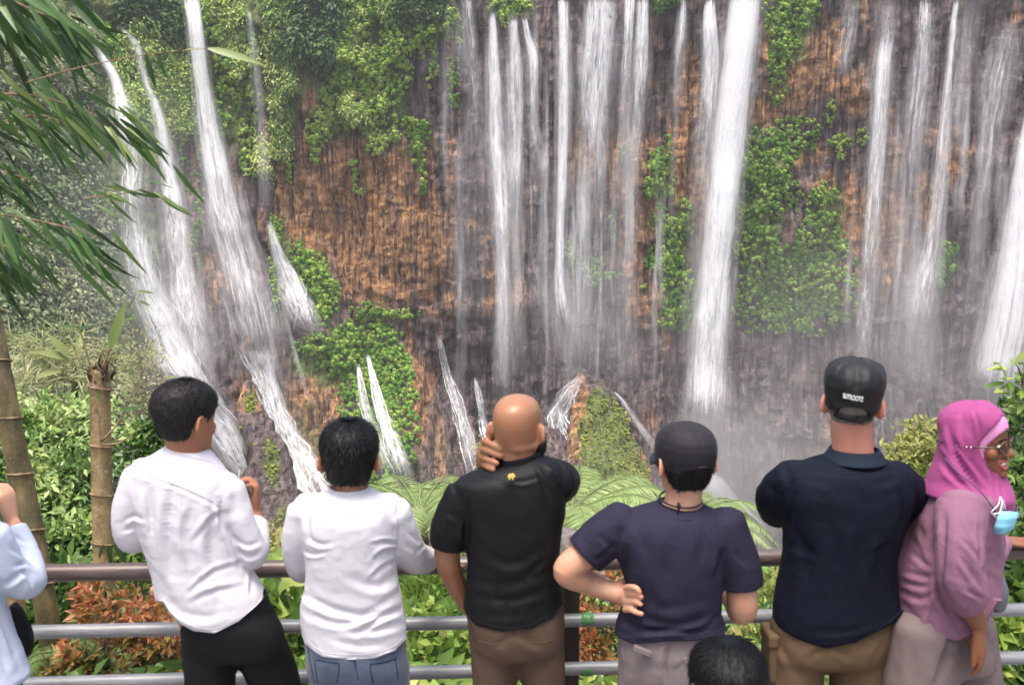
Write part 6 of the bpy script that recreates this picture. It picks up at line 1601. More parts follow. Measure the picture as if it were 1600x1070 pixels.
def cap(head, parent, mat, mat2, edge_back, arch_w, arch_h, puff, seed, brim_tilt=.1, seams=True, brim_l=.075):
    """baseball cap: crown with six panels, arched opening at the back, strap, button and brim"""
    n, m = 70, 120
    def off(h, a):
        s_, c_ = np.sin(a), np.cos(a)
        lo = .50 - .08 * np.clip(-s_, 0, 1) * edge_back + .06 * np.clip(s_, 0, 1)
        da = np.arctan2(c_, -s_)                                    # 0 at the back
        arch = (1 - (da / arch_w) ** 2 - ((h - lo) / arch_h) ** 2)
        k = sm(-.004, .012, h - lo) * (1 - sm(-.12, .06, arch))
        th_ = .013 + puff * sm(.6, .95, h) + .0045 * fbm(c_ * 2.5, s_ * 2.5, h * 5, seed, 3) * (1.7 if puff > .01 else .3)
        if puff > .01: th_ = th_ + .005 * np.abs(np.sin(da * 4.5)) * sm(.55, .8, h) * (1 - sm(.9, 1, h))
        if seams:
            g = np.min([np.abs(np.angle(np.exp(1j * (a - q)))) for q in np.arange(6) * np.pi / 3 + np.pi / 6], axis=0)
            th_ = th_ - .0015 * np.exp(-(g / .03) ** 2)
        rim = .0025 * np.exp(-((arch + .16) / .08) ** 2) * (arch < 0)
        return np.where(k > 0, -.012 + (th_ + rim + .012) * k, -.012)
    v, f = head.shell(off, n, m, .2)
    o = link('cap', mesh('cap', v, f), mat, parent)
    rimp = []
    for da in np.linspace(-1.12, 1.12, 40) * arch_w:
        c_, s_ = math.sin(da), -math.cos(da)
        lo = .50 - .08 * max(0, -s_) * edge_back
        h_ = lo + arch_h * 1.06 * math.sqrt(max(0, 1 - (da / arch_w / 1.13) ** 2))
        T_ = np.array(HEAD); hw_ = np.interp(h_, T_[:, 0], T_[:, 1]) * head.w + .0125; bk = np.interp(h_, T_[:, 0], T_[:, 3]) * head.d + .0125
        rimp.append((c_ * hw_, s_ * bk, h_ * head.H))
    v, f = tube_data(head.to(np.array(rimp)), .0032, 8); link('cap_binding', mesh('cap_binding', v, f), mat2, o)
    cb = head.to([[0, -.006, head.H + .010 + puff]])[0]
    v, f = ball(cb, (.008, .008, .005), 10); link('cap_button', mesh('cap_button', v, f), mat, o)
    # brim
    B = []
    for th_ in (0, .004):
        for r in np.linspace(0, 1, 8):
            for a in np.linspace(-1.15, 1.15, 21):
                rx, ry = .083 * head.w, .098 * head.d
                x = rx * math.sin(a) * (1 + .05 * r); y = ry * math.cos(a) * .98 + brim_l * r * math.cos(a * .95)
                B.append((x, y, .565 * head.H - .028 * r * brim_tilt * 10 * .6 - 1.6 * x * x * 1.6 + th_))
    nn = 8 * 21
    g = grid_faces(8, 21); F = [tuple(q) for q in g] + [tuple(reversed([int(i) + nn for i in q])) for q in g]
    ring = [j for j in range(21)] + [i * 21 + 20 for i in range(1, 8)] + [7 * 21 + j for j in range(19, -1, -1)] + [i * 21 for i in range(6, 0, -1)]
    F += [(ring[i], ring[(i + 1) % len(ring)], ring[(i + 1) % len(ring)] + nn, ring[i] + nn) for i in range(len(ring))]
    link('brim', mesh('brim', head.to(np.array(B)), F), mat, o)
    return o
M_CAP = cloth('black cap cotton', (.012, .010, .014), .7, .15, 900, .15, .25)
cp = cap(hd, t, M_CAP, cloth('cap edge tape', (.035, .030, .036), .6), .9, .62, .15, .006, 3)
# small white mark on the left front panel
A_ = np.linspace(.0, .02, 2)
wv = []
for (h_, a0) in ((.66, 2.62), (.66, 2.74), (.585, 2.74), (.585, 2.62)):
    pass
M_PATCH = cloth('white print', (.8, .8, .8), .6, .02)
q = at(1031, 698, Y + .03); 
tube('cap_mark', [at(1030, 692, Y - .005), at(1032, 700, Y - .012), at(1034, 709, Y - .014)], [.0035, .0045, .003], M_PATCH, cp, 8)

# ============ tall man in the navy polo and black cap
Y = 3.15
t = person('tall man in navy polo shirt and black cap with white lettering, arms folded', 1310, Y)
rows = [(712, 1292, 1376, .06, .07, 0), (722, 1258, 1394, .09, .09, 0), (736, 1232, 1414, .12, .105, 0), (768, 1216, 1424, .14, .12, 0), (815, 1224, 1414, .145, .13, 0), (870, 1224, 1398, .14, .135, 0), (920, 1215, 1400, .14, .135, 0),
        (955, 1209, 1406, .145, .13, 0), (985, 1210, 1404, .145, .128, 0), (1025, 1215, 1398, .142, .125, 0)]
L = leg_pts(Y, (1250, 975, 0), (1241, 1085, 0), -.02); Rr = leg_pts(Y, (1345, 975, 0), (1340, 1085, 0), .01)
LA = world_limb(Y, [(1228, 750, 0), (1214, 775, .06), (1216, 796, .16), (1260, 800, .29), (1320, 806, .31)])
RA = world_limb(Y, [(1410, 752, 0), (1421, 778, .06), (1414, 806, .16), (1370, 812, .28), (1310, 800, .33)])
hd = Head(1338, 572, Y, .25, 1.02, 1.03, yaw=-.30, roll=.05)
pcs = body_core(Y, rows, L, Rr) + [hd.shell(), neck(hd, at(1333, 722, Y), (.066, .064, .070), .3)] + hd.ears(1.0) + hd.face() + [limb(LA, [.05, .05, .046, .04, .032]), limb(RA, [.05, .05, .046, .04, .032])]
pcs += hand(LA[4], (.9, .1, .1), (0, -1, 0), 1, (.5, .4, .3)) + hand(RA[4], (-.9, .1, .1), (0, -1, 0), -1, (.5, .4, .3))
fuse('body', pcs, .0055, 3, S_PALE, t, None, .26)
M_NAVYP = cloth('navy pique', (.0036, .0052, .0125), .75, .15, 700, .0, .12)
st = [([(1240, 760), (1232, 800), (1230, 830)], 6, .010), ([(1405, 765), (1412, 800), (1404, 840)], 6, .010), ([(1208, 760), (1212, 785)], 5, .006), ([(1222, 770), (1225, 800)], 4, .007), ([(1240, 830), (1260, 870), (1250, 930)], 10, .007), ([(1390, 840), (1372, 890), (1380, 940)], 10, .007), ([(1290, 800), (1310, 880), (1300, 950)], 14, .005), ([(1350, 820), (1345, 900)], 12, .005), ([(1395, 850), (1350, 870)], 6, .005), ([(1232, 850), (1280, 870)], 6, .005), ([(1250, 745), (1300, 756)], 8, .003), ([(1365, 756), (1405, 745)], 8, .003), ([(1392, 900), (1398, 945)], 4, .006), ([(1260, 985), (1310, 988), (1370, 975)], 5, .004)]
sh = yoke(at(1330, 752, Y), LA[0] + np.array([.02, 0, 0]), RA[0] + np.array([-.02, 0, 0]), r1=.066) + [torso(rows, Y, 0, 60, 52), limb([LA[0] + np.array([.03, 0, 0])] + LA[1:3], [.074, .070, .064], 22), limb([RA[0] + np.array([-.03, 0, 0])] + RA[1:3], [.074, .070, .064], 22)]
g_ = fuse('polo_shirt', sh, .0055, 3, M_NAVYP, t, chain(folds(st, seed=9, noise=.003), hem([(1204, 962), (1216, 979), (1244, 996), (1289, 1011), (1334, 1001), (1388, 972), (1412, 950)])), .62)
seams(g_, M_NAVYP, t, [[(1242, 736), (1232, 770), (1232, 815)], [(1408, 736), (1412, 770), (1410, 815)], [(1262, 730), (1330, 742), (1396, 730)], [(1216, 973), (1244, 990), (1289, 1005), (1334, 995), (1388, 966)]])
M_NAVYC = cloth('navy collar lightened', (.010, .016, .028), .8, .1)  # same navy as the shirt, lightened to stand for highlights on the fold
collar_band(at(1334, 722, Y) + np.array([0, .0, 0]), .074, .072, .040, -.006, M_NAVYC, t, th=.006)
collar_band(at(1334, 724, Y) + np.array([0, .0, .010]), .078, .078, .040, -.006, M_NAVYC, t, th=.006, fold=.020, name='collar_fold')
M_KHAKI = cloth('brown cargo cotton', (.105, .066, .036), .85, .12)
pr = [(950, 1216, 1394, .11, .11, 0), (975, 1212, 1394, .135, .12, 0), (1015, 1203, 1388, .13, .115, 0), (1030, 1200, 1384, .10, .10, 0)]
legs_pair(Y, L, Rr, [.095, .092, .085, .08], M_KHAKI, t, [torso(pr, Y, 0, 24, 34)], post=folds([([(1292, 1005), (1260, 1030)], 5, .007), ([(1292, 1005), (1330, 1030)], 5, .007), ([(1215, 1000), (1235, 1040)], 5, .006), ([(1380, 1000), (1360, 1040)], 5, .005)], seed=10))
for (x, y, s_) in ((1203, 1020, -1), (1381, 1030, 1)):                  # cargo pockets
    c_ = at(x, y, Y + .01); m_ = MB(); m_.box(c_, (.035, .12, .16)); o = m_.build('cargo_pocket', M_KHAKI, t, False); bv = o.modifiers.new('b', 'BEVEL'); bv.width = .012; bv.segments = 3
    m_ = MB(); m_.box(c_ + np.array([s_ * .004, -.004, .066]), (.038, .126, .045)); o = m_.build('pocket_flap', M_KHAKI, t, False); bv = o.modifiers.new('b', 'BEVEL'); bv.width = .010; bv.segments = 3
M_STUBBLE = hair_mat('cropped grey hair', (.36, .30, .27), .0, .7)
def line5(h, a):
    s_ = np.sin(a); lo = np.where(s_ < .05, .26 + .14 * np.clip(s_ + .7, 0, 1), .40)
    return np.minimum(h - lo, .75 - h)
hair_cap(hd, 'hair', M_STUBBLE, t, .0022, line5, 41, 900, .005, .0009, fuzz=.0006)
M_CAP2 = cloth('black crushed cotton', (.005, .0055, .0065), .6, .2, 900, .1, .35)
cp = cap(hd, t, M_CAP2, M_CAP2, 1.5, .60, .17, .016, 7, seams=False)
# strap under the opening
pts = []
for a in np.linspace(-.75, .75, 22):
    lo = .50 - .08 * 1.5 * math.cos(a) + .004
    T_ = np.array(HEAD); hw_ = np.interp(lo, T_[:, 0], T_[:, 1]) * hd.w; bk = np.interp(lo, T_[:, 0], T_[:, 3]) * hd.d
    pts.append(hd.to([[math.sin(a) * (hw_ + .013), -math.cos(a) * (bk + .012), lo * hd.H]])[0])
b = MB()
v, f = tube_data(pts, np.array([[.0035, .0095]] * len(pts)), 10); b.add(v, f); b.build('cap_strap', M_CAP2, cp)
m_ = MB(); m_.box(pts[14] + np.array([0, -.003, 0]), (.026, .012, .024), rotm(.35, 0, .2)); m_.build('strap_buckle', M_CAP2, cp, False)
def lettering(text, head, h0, size, parent, mat, tilt=0.0, r=.016, name='lettering', a0=0.0):
    cu = bpy.data.curves.new(name, 'FONT'); cu.body = text; cu.size = size; cu.align_x = 'CENTER'; cu.extrude = .0012; cu.offset = .0001
    o = bpy.data.objects.new('tmp', cu); COL.objects.link(o)
    me = bpy.data.meshes.new_from_object(o.evaluated_get(bpy.context.evaluated_depsgraph_get()))
    bpy.data.objects.remove(o)
    n = len(me.vertices); co = np.empty(n * 3); me.vertices.foreach_get('co', co); co = co.reshape(-1, 3)
    T_ = np.array(HEAD); out = []
    for x, y, z in co:
        x = x * .62
        h = h0 + (y * math.cos(tilt) - x * math.sin(tilt)) / head.H
        hw_ = np.interp(h, T_[:, 0], T_[:, 1]) * head.w + r; bk = np.interp(h, T_[:, 0], T_[:, 3]) * head.d + r
        a = a0 + x / ((hw_ + bk) / 2)
        out.append((math.sin(a) * (hw_ + z), -math.cos(a) * (bk + z), h * head.H))
    co = head.to(np.array(out)); me.vertices.foreach_set('co', co.ravel()); me.update()
    return link(name, me, mat, parent, False)
lettering('SUTROOTZ', hd, .648, .0215, cp, M_PATCH, .08, .021, a0=-.06)

# ============ child, only the top of the head in the picture
Y = 2.35
t = person('child with short black hair, only the crown of the head showing', 1138, Y)
hd = Head(1138, 1008, Y, .215, 1.04, .98, yaw=.1)
c0 = hd.to([[0, 0, 0]])[0]
L = [c0 + np.array([-.07, 0, -.48]), c0 + np.array([-.08, 0, -.62]), np.array([c0[0] - .085, c0[1], .30]), np.array([c0[0] - .09, c0[1] - .02, .07])]
Rr = [q * np.array([1, 1, 1]) + np.array([.15, 0, 0]) for q in L]
def child_torso(g):
    rings = []
    A_ = np.linspace(0, 2 * np.pi, 30, endpoint=False)
    for dz, hw_, d_ in ((-.03, .04, .04), (-.06, .10, .06), (-.10, .135, .075), (-.2, .13, .085), (-.35, .12, .085), (-.48, .125, .09), (-.52, .10, .07)):
        rings.append(np.stack([c0[0] + (hw_ * g) * np.cos(A_), c0[1] + d_ * g * np.sin(A_), c0[2] + dz + 0 * A_], -1))
    return rings_mesh(list(reversed(rings)))
CLA = [c0 + np.array([-.13, 0, -.10]), c0 + np.array([-.17, .02, -.26]), c0 + np.array([-.16, .10, -.42])]; CRA = [c0 + np.array([.13, 0, -.10]), c0 + np.array([.17, .02, -.26]), c0 + np.array([.16, .10, -.42])]
pcs = [child_torso(.85), hd.shell(), neck(hd, c0 + np.array([0, -.01, -.07]), (.045, .043, .05)), limb(CLA, [.035, .03, .022]), limb(CRA, [.035, .03, .022])] + hd.ears() + hd.face() + [limb(P, [.05, .045, .036, .026]) for P in (L, Rr)]
pcs += hand(CLA[2], (0, .3, -1), (1, 0, 0), -1, sc=.75) + hand(CRA[2], (0, .3, -1), (-1, 0, 0), 1, sc=.75)
fuse('body', pcs, .007, 3, S_TAN, t, None, .26)
M_CHILD = cloth('dark blue cotton', (.03, .04, .08), .85)
fuse('tee_shirt', [child_torso(1.0), sleeve(CLA[:2], [.055, .05]), sleeve(CRA[:2], [.055, .05])], .009, 4, M_CHILD, t)
legs_pair(Y, L, Rr, [.072, .06, .05, .042], M_BLACK, t, [ball(c0 + np.array([0, 0, -.5]), (.125, .09, .09))])
def line7(h, a):
    s_ = np.sin(a); lo = np.where(s_ < .1, .2 + .15 * np.clip(s_ + .6, 0, 1), .36 + .36 * np.clip(s_ - .1, 0, 1))
    return h - lo
hair_cap(hd, 'hair', M_HBLACK, t, .016, line7, 51, 5200, .032, .0013, down=.8, lift=.10, fuzz=.002)

# ============ woman in the pink headscarf, in profile
Y = 3.15
t = person('smiling woman in pink headscarf, glasses and mauve blouse, turned to the side', 1490, Y)
rows = [(752, 1484, 1540, .08, .08, 0), (765, 1458, 1550, .14, .13, 0), (785, 1446, 1553, .155, .15, 0), (811, 1434, 1556, .16, .16, 0), (846, 1426, 1558, .16, .165, 0), (881, 1406, 1557, .165, .17, 0), (915, 1399, 1552, .18, .175, 0),
        (950, 1397, 1546, .20, .18, 0), (980, 1397, 1546, .205, .18, 0), (1005, 1400, 1540, .20, .175, 0), (1030, 1404, 1536, .195, .17, 0)]
L = leg_pts(Y, (1448, 985, -.08), (1432, 1085, -.09), -.03); Rr = leg_pts(Y, (1500, 980, .08), (1512, 1085, .08), .02)
RA = world_limb(Y, [(1502, 792, -.14), (1502, 850, -.215), (1504, 905, -.235), (1517, 948, -.23), (1530, 978, -.215)])
rail = fence_xy(1566, 870)
LA = world_limb(Y, [(1530, 795, .13), (1542, 840, .26), (1548, 868, .36)]) + [np.array([at(1557, 868, rail[1])[0], rail[1] - .03, 1.045])]
hd = Head(1526, 634, Y, .222, 1.0, .98, yaw=-2.3, pitch=.02, roll=.02)
pcs = body_core(Y, [r[:7] for r in rows], L, Rr) + [hd.shell(None, 60, 72), neck(hd, at(1508, 765, Y), (.048, .047, .06), .25)] + hd.face()
pcs += [limb(RA, [.045, .043, .04, .034, .026]), limb(LA, [.042, .038, .032, .026])]
pcs += hand(RA[4], (.18, .02, -1), (-.75, .55, -.1), -1, (.2, .35, .3), .02, .98, thumb=(.95, .30, .15), tcurl=.1)
pcs += hand(LA[3] + np.array([.01, 0, .01]), (1, -.05, -.06), (0, .1, -1), 1, (.12, .5, .5), .05, .95, thumb=(.5, .5, .7))
fuse('body', pcs, .0042, 2, S_DEEP, t, None, .26)
M_MAUVE = cloth('mauve crepe', (.20, .098, .145), .85, .10, 500, .1, .15, bump=.25)
st = [([(1500, 770), (1496, 830), (1492, 900)], 3, .003), ([(1476, 800), (1471, 850), (1468, 905)], 6, .016), ([(1532, 810), (1534, 860), (1534, 920)], 5, .010), ([(1455, 800), (1458, 850), (1464, 890)], 8, .010), ([(1440, 820), (1444, 850)], 6, .007), ([(1405, 890), (1440, 900), (1466, 900)], 6, .009), ([(1404, 905), (1440, 915), (1468, 905)], 6, .008), ([(1402, 920), (1440, 935), (1466, 915)], 6, .007),
      ([(1468, 895), (1470, 930), (1490, 960)], 7, .016), ([(1502, 840), (1520, 860), (1532, 878)], 4, .009), ([(1500, 870), (1518, 895), (1532, 920)], 5, .010), ([(1505, 920), (1522, 928), (1534, 935)], 4, .006), ([(1510, 800), (1522, 830), (1530, 850)], 4, .007), ([(1510, 945), (1512, 962)], 2, .004), ([(1520, 945), (1523, 962)], 2, .004),
      ([(1465, 930), (1452, 980), (1445, 1010)], 6, .010), ([(1410, 940), (1430, 970), (1440, 1000)], 7, .006), ([(1480, 960), (1500, 985), (1520, 990)], 6, .006), ([(1540, 820), (1545, 870), (1540, 920)], 5, .007), ([(1420, 860), (1445, 880), (1462, 888)], 5, .007)]
cu = RA[2] * .25 + RA[3] * .75
sl = sleeve([RA[0], RA[1], RA[2], cu, cu + (RA[4] - RA[3]) * .25], [.078, .076, .074, .062, .046], 24)
tail = limb(world_limb(Y, [(1440, 960, -.12), (1440, 1000, -.13), (1438, 1018, -.125)]), [.06, .035, .012], 16)
fuse('blouse', [torso(rows, Y, 0, 60, 52), sl, limb(LA, [.06, .056, .05, .038])], .0062, 3, M_MAUVE, t, chain(folds(st, seed=12, noise=.004, fine=.0016), hem([(1392, 968), (1402, 984), (1420, 1004), (1436, 1021), (1443, 1021), (1448, 1000), (1456, 990), (1490, 998), (1515, 990), (1535, 968), (1552, 935)])))
M_BEIGE = cloth('pinkish beige cotton', (.145, .11, .108), .85, .06)
pr = [(975, 1410, 1535, .15, .14, 0), (1005, 1404, 1543, .165, .15, 0), (1030, 1400, 1548, .16, .15, 0)]
legs_pair(Y, L, Rr, [.115, .115, .105, .10], M_BEIGE, t, [torso(pr, Y, 0, 20, 34)], shoes=(-1.5, -1.6), post=folds([([(1490, 985), (1475, 1030), (1462, 1075)], 7, .016), ([(1430, 1010), (1420, 1070)], 8, .006), ([(1475, 1030), (1500, 1020)], 6, .006)], seed=13))
# headscarf: a band of lighter cloth, the wrapped scarf and its drape
def opening(wa, wh, hc):
    def k(h, a):
        da = np.abs(np.angle(np.exp(1j * (a - math.pi / 2))))
        return 1 - (da / wa) ** 2 - ((h - hc) / wh) ** 2
    return k
M_PINK1 = cloth('pale pink jersey', (.60, .24, .44), .8, .05)
M_PINK = cloth('orchid pink scarf', (.27, .050, .165), .75, .06, 700, .2, .25)
op = opening(1.05, .37, .31)
v, f = hd.shell(lambda h, a: np.where(op(h, a) > 0, -.01, -.01 + .016 * sm(0, -.12, op(h, a))) , 60, 84)
link('under_scarf', mesh('under_scarf', v, f), M_PINK1, t)
op2 = opening(1.25, .52, .33)
hs = hd.shell(lambda h, a: -.012 + (.028 + .004 * np.sin(a * 3 + h * 6)) * sm(.02, -.10, op2(h, a)), 64, 90)
fuse_post = folds([([(1505, 640), (1503, 680), (1520, 720)], 4, .005), ([(1520, 636), (1528, 660), (1532, 690)], 3, .005), ([(1480, 660), (1490, 700), (1520, 750), (1550, 790)], 5, .010), ([(1475, 690), (1500, 730), (1530, 770)], 5, .009), ([(1490, 690), (1520, 725), (1548, 760)], 4, .007), ([(1470, 720), (1490, 745), (1515, 765)], 5, .007), ([(1540, 720), (1552, 745), (1560, 780)], 4, .008), ([(1530, 735), (1545, 770), (1552, 800)], 4, .007), ([(1562, 745), (1566, 775), (1560, 800)], 3, .006)], seed=15, noise=.002, fine=.0004)
dr = [(648, 1482, 1524, .05, .05, 0), (672, 1472, 1532, .075, .07, 0), (695, 1468, 1538, .08, .075, 0), (715, 1464, 1545, .082, .08, 0), (735, 1456, 1562, .088, .085, 0), (750, 1451, 1572, .10, .095, 0), (762, 1445, 1576, .125, .11, 0), (772, 1447, 1577, .135, .11, 0), (784, 1494, 1576, .115, .095, 0), (798, 1528, 1574, .085, .08, -.02), (813, 1546, 1567, .05, .05, -.04)]
back = limb(world_limb(Y, [(1470, 720, -.02), (1456, 755, -.04), (1440, 790, -.06), (1432, 806, -.06)]), [.04, .045, .035, .012], 16)
fuse('headscarf', [hs, torso(dr, Y, 0, 50, 48)], .0055, 3, M_PINK, t, fuse_post)
# face details
H_ = hd.H
M_EYE = cloth('eye white', (.75, .72, .70), .3, .02); M_IRIS = cloth('dark iris', (.02, .012, .01), .25); M_LIP = skin('lips', (.40, .12, .11), .35); M_TEETH = cloth('teeth', (.82, .80, .76), .3, .02, spec=.5); M_BROW = cloth('eyebrow', (.02, .014, .012), .8)
for s_ in (-1, 1):
    v, f = ball((s_ * .031, .0805, .475 * H_), (.0135, .0085, .0072), 12); e = link('eye', mesh('eye', hd.to(v), f), M_EYE, t)
    v, f = ball((s_ * .031 - .001, .0868, .475 * H_), (.0058, .0032, .0058), 10); link('iris', mesh('iris', hd.to(v), f), M_IRIS, e)
    v, f = limb([(s_ * .014, .096, .565 * H_), (s_ * .030, .0945, .590 * H_), (s_ * .050, .080, .565 * H_)], [.003, .0036, .002], 8, 14); link('eyebrow', mesh('eyebrow', hd.to(v), f), M_BROW, t)
lp = lambda z0, r_, bow, dy: limb([(-.032, .076 + dy, .262 * H_), (-.014, .094 + dy, z0 * H_ + bow), (0, .0975 + dy, z0 * H_), (.014, .094 + dy, z0 * H_ + bow), (.032, .076 + dy, .262 * H_)], [.002, r_, r_, r_, .002], 10, 24)
v, f = lp(.245, .0046, .0008, 0); link('upper_lip', mesh('upper_lip', hd.to(v), f), M_LIP, t)
v, f = lp(.150, .0062, .001, -.003); link('lower_lip', mesh('lower_lip', hd.to(v), f), M_LIP, t)
v, f = ball((0, .084, .198 * H_), (.024, .0085, .0125), 14); mo = link('mouth', mesh('mouth', hd.to(v), f), cloth('mouth inside', (.05, .012, .012), .5), t)
v, f = ball((0, .0885, .214 * H_), (.022, .0075, .0078), 14); link('teeth', mesh('teeth', hd.to(v), f), M_TEETH, mo)
k = NT('tortoiseshell'); M_FRAME = k.done(k.bsdf(k.ramp(k.noise(k.pos(), 160, 3), [(.35, (.03, .016, .010)), (.6, (.10, .055, .03)), (.85, (.28, .20, .13))]), .25))
k = NT('lens glass'); g_ = k.n('BsdfGlossy'); g_.inputs['Roughness'].default_value = .05; tr = k.n('BsdfTransparent'); tr.inputs[0].default_value = (.78, .70, .66, 1); m_ = k.n('MixShader', Fac=.10); k.l(tr.outputs[0], m_.inputs[1]); k.l(g_.outputs[0], m_.inputs[2]); M_LENS = k.done(m_.outputs[0])
gl = thing('glasses', 'round tortoiseshell glasses with a beaded cord on the woman in the headscarf', 'glasses', hd.to([[0, .1, .47 * H_]])[0])
for s_ in (-1, 1):
    A_ = np.linspace(0, 2 * np.pi, 33)
    ring = [(s_ * .033 + .024 * math.cos(a), .104 - .010 * abs(math.cos(a) * s_ + .2) * (1 if math.cos(a) * s_ > 0 else .2), .465 * H_ + .0225 * math.sin(a)) for a in A_]
    v, f = tube_data(ring, .0024, 8); link('rim', mesh('rim', hd.to(v), f), M_FRAME, gl)
    disc = np.array(ring[:-1]); v = np.concatenate([disc, disc - np.array([0, .0016, 0])]); nq = len(disc)
    link('lens', mesh('lens', hd.to(v), [tuple(range(nq)), tuple(reversed(range(nq, 2 * nq)))] + [(i, i + nq, (i + 1) % nq + nq, (i + 1) % nq) for i in range(nq)]), M_LENS, gl, False)
    v, f = tube_data([(s_ * .056, .096, .485 * H_), (s_ * .076, .070, .49 * H_), (s_ * .088, .035, .485 * H_), (s_ * .092, .02, .48 * H_)], .0026, 8); link('temple', mesh('temple', hd.to(v), f), M_FRAME, gl)
v, f = tube_data([(-.011, .103, .49 * H_), (0, .107, .497 * H_), (.011, .103, .49 * H_)], .0024, 8); link('bridge', mesh('bridge', hd.to(v), f), M_FRAME, gl)
cordp = [(.094, .03, .485 * H_), (.102, .0, .485 * H_), (.100, -.035, .488 * H_), (.085, -.080, .495 * H_), (.052, -.108, .50 * H_), (0, -.1195, .50 * H_), (-.052, -.108, .50 * H_), (-.085, -.08, .495 * H_), (-.1, -.035, .488 * H_), (-.094, .03, .485 * H_)]
v, f = tube_data(spl(np.array(cordp), 60), .0017, 6); cd = link('bead_cord', mesh('bead_cord', hd.to(v), f), M_CORD, gl)
cp_ = spl(np.array(cordp), 160)
M_BEAD = cloth('pearl bead', (.7, .62, .62), .3, .1, spec=.5)
for i in (8, 15, 27, 31, 46):
    v, f = ball(cp_[i], (.0028, .0028, .0025), 8); link('bead', mesh('bead', hd.to(v), f), M_BEAD, cd)
# lanyard with the folded blue mask
t2 = thing('lanyard_mask', 'light blue face mask hanging from a dark neck cord at the chest of the woman', 'face mask', at(1570, 800, Y))
tube('cord', spl(np.array(world_limb(Y, [(1476, 716, -.085), (1492, 734, -.105), (1515, 752, -.135), (1536, 772, -.155), (1549, 790, -.165), (1557, 800, -.13)])), 40), .0026, cloth('violet cord', (.09, .06, .13), .6), t2, 8)
tube('cord', spl(np.array(world_limb(Y, [(1574, 745, .02), (1577, 770, -.01), (1572, 790, -.06), (1561, 800, -.11)])), 30), .0026, cloth('violet cord far', (.09, .06, .13), .6), t2, 8)
mv, nu_, nv_ = [], 9, 11
for s_ in (0, 1):
    for i in range(nu_):
        for j in range(nv_):
            u, w = i / (nu_ - 1), j / (nv_ - 1)
            ax, ay = 1562 + 31 * w - 3 * u, 799 - 4 * w + 6 * w * w
            bx, by = 1551 + 33 * w, 832 + 14 * w - 20 * w * w
            p_ = at(ax * (1 - u) + bx * u, ay * (1 - u) + by * u, Y - .165 - .018 * math.sin(math.pi * w) - .012 * math.sin(math.pi * u) + .003 * math.sin(u * 15) + .006 * s_)
            mv.append(p_)
nn_ = nu_ * nv_; g = grid_faces(nu_, nv_)
ringi = [j for j in range(nv_)] + [i * nv_ + nv_ - 1 for i in range(1, nu_)] + [(nu_ - 1) * nv_ + j for j in range(nv_ - 2, -1, -1)] + [i * nv_ for i in range(nu_ - 2, 0, -1)]
F = [tuple(q) for q in g] + [tuple(reversed([int(i) + nn_ for i in q])) for q in g] + [(ringi[i], ringi[(i + 1) % len(ringi)], ringi[(i + 1) % len(ringi)] + nn_, ringi[i] + nn_) for i in range(len(ringi))]
M_BLUE = cloth('light blue nonwoven', (.22, .52, .66), .8, .06, 1200, spec=.2)
link('mask_body', mesh('mask_body', np.array(mv), F), M_BLUE, t2)
M_LOOP = cloth('white elastic', (.75, .74, .76), .7, .03)
for pts in ([(1556, 806, -.15), (1549, 800, -.165), (1560, 788, -.16), (1563, 776, -.15), (1567, 788, -.155), (1566, 800, -.15)], [(1560, 812, -.15), (1552, 803, -.17), (1562, 800, -.165), (1567, 782, -.155), (1571, 796, -.15)]):
    tube('ear_loop', spl(np.array(world_limb(Y, pts)), 30), .0018, M_LOOP, t2, 6)
t3 = thing('pouch', 'dark grey cloth pouch hanging in front of the woman between the rails', 'bag', at(1558, 925, Y + .18))
M_POUCH = cloth('grey nylon', (.11, .115, .135), .6, .1)
fuse('pouch_body', [limb(world_limb(Y, [(1556, 895, .16), (1558, 925, .16), (1557, 948, .16)]), [.024, .038, .030], 18)], .006, 3, M_POUCH, t3, folds([([(1556, 890), (1560, 945)], 3, .005)], seed=17, noise=.002))
tube('strap', spl(np.array(world_limb(Y, [(1551, 830, .05), (1556, 860, .14), (1556, 895, .16)])), 16), .006, M_CORD, t3, 8)

# ============ man at the left edge, only a sleeve, hand and hem in the picture
Y = 3.0
t = person('person in pale blue shirt at the picture edge, forearm raised beside the bamboo', -60, Y)
rows = [(795, -90, -40, .06, .06, 0), (812, -130, -12, .10, .09, 0), (850, -158, 2, .13, .12, 0), (900, -160, 2, .135, .12, 0), (945, -160, 4, .13, .12, 0), (1000, -155, 20, .13, .125, 0), (1040, -150, 36, .135, .125, 0), (1060, -140, 42, .13, .12, 0), (1072, -110, 20, .10, .09, 0)]
L = leg_pts(Y, (-95, 1050, 0), (-98, 1150, 0)); Rr = leg_pts(Y, (-10, 1050, 0), (-5, 1150, 0))
RA = world_limb(Y, [(-18, 838, 0), (10, 890, .03), (44, 908, .08), (38, 868, .16), (18, 818, .2)])
LA = world_limb(Y, [(-145, 845, 0), (-170, 900, .04), (-150, 915, .15), (-110, 860, .25), (-75, 790, .28)])
hd = Head(-68, 672, Y, .24, 1.0, 1.0, yaw=.2)
pcs = body_core(Y, rows, L, Rr) + [hd.shell(), neck(hd, at(-65, 805, Y))] + hd.ears() + hd.face() + [limb(RA, [.048, .044, .042, .034, .028]), limb(LA, [.048, .044, .042, .034, .028])]
pcs += hand(RA[4] + np.array([0, 0, .01]), (-.18, .10, 1), (-1, .15, -.1), -1, sc=.98, spread=.02, curls=[(.5, .7, .4), (.6, .8, .5), (.7, .9, .5), (.8, .9, .5)], thumb=(.9, .2, .5))
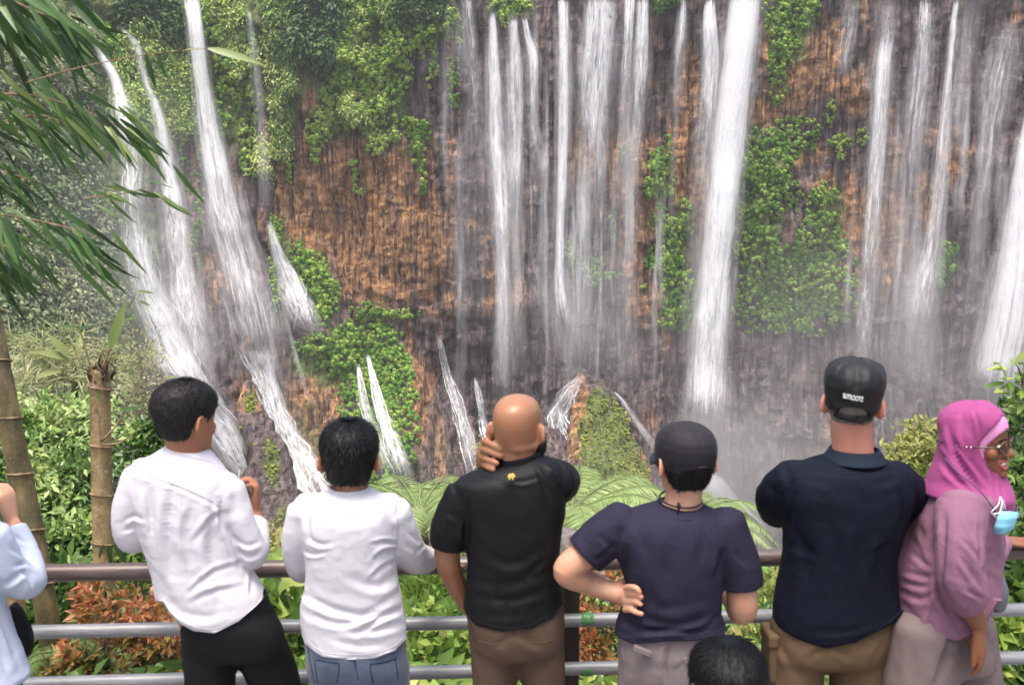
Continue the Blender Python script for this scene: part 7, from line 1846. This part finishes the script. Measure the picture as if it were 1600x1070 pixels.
pcs += hand(LA[4], (.3, .1, 1), (1, .2, 0), 1, (.6, .7, .4))
fuse('body', pcs, .005, 3, S_LIGHT, t, None, .26)
M_PALEB = cloth('pale blue cotton', (.41, .455, .56), .8, .04, 900, .1)
st = [([(20, 835), (35, 845), (50, 850)], 4, .006), ([(16, 855), (34, 868), (54, 872)], 4, .007), ([(20, 885), (40, 880), (58, 885)], 4, .008), ([(0, 915), (20, 905), (36, 892)], 5, .008), ([(30, 890), (44, 900), (52, 920)], 4, .007), ([(0, 960), (15, 1000), (30, 1040)], 5, .005), ([(-5, 1010), (12, 1050)], 5, .005)]
ce = RA[3] * .12 + RA[4] * .88
fuse('shirt', [torso(rows, Y, 0, 56, 48), sleeve([RA[0], RA[1], RA[2], RA[3], ce], [.064, .060, .056, .048, .040], 22), sleeve([LA[0], LA[1], LA[2], LA[3], LA[3] * .2 + LA[4] * .8], [.064, .060, .056, .046, .040], 22)], .0062, 4, M_PALEB, t, chain(folds(st, seed=19, noise=.003), hollow(ce, RA[4] - RA[3], .040, .02, .007)))
pr = [(1030, -140, 26, .10, .10, 0), (1075, -135, 30, .12, .11, 0), (1110, -130, 28, .11, .11, 0)]
legs_pair(Y, L, Rr, [.085, .075, .06, .052], M_BLACK, t, [torso(pr, Y, 0, 20, 30)])
hair_cap(hd, 'hair', M_HBLACK, t, .010, line2, 61, 600, .018, .0016)
t4 = thing('shoulder_bag', 'black bag hanging against the railing beside the pale blue shirt', 'bag', at(28, 1000, Y + .2))
fuse('bag_body', [torso([(948, 4, 22, .03, .03, .22, -8), (965, 4, 34, .035, .035, .22, -12), (990, 6, 48, .045, .045, .22, -6), (1015, 10, 50, .045, .045, .22), (1032, 16, 40, .035, .035, .22)], Y, 0, 26, 26)], .006, 3, M_POLOB, t4, folds([([(16, 960), (40, 985)], 5, .004)], seed=20, noise=.002))
tube('strap', spl(np.array(world_limb(Y, [(-60, 870, .16), (-20, 920, .2), (8, 950, .22), (14, 962, .22)])), 20), .009, M_POLOB, t4, 8)
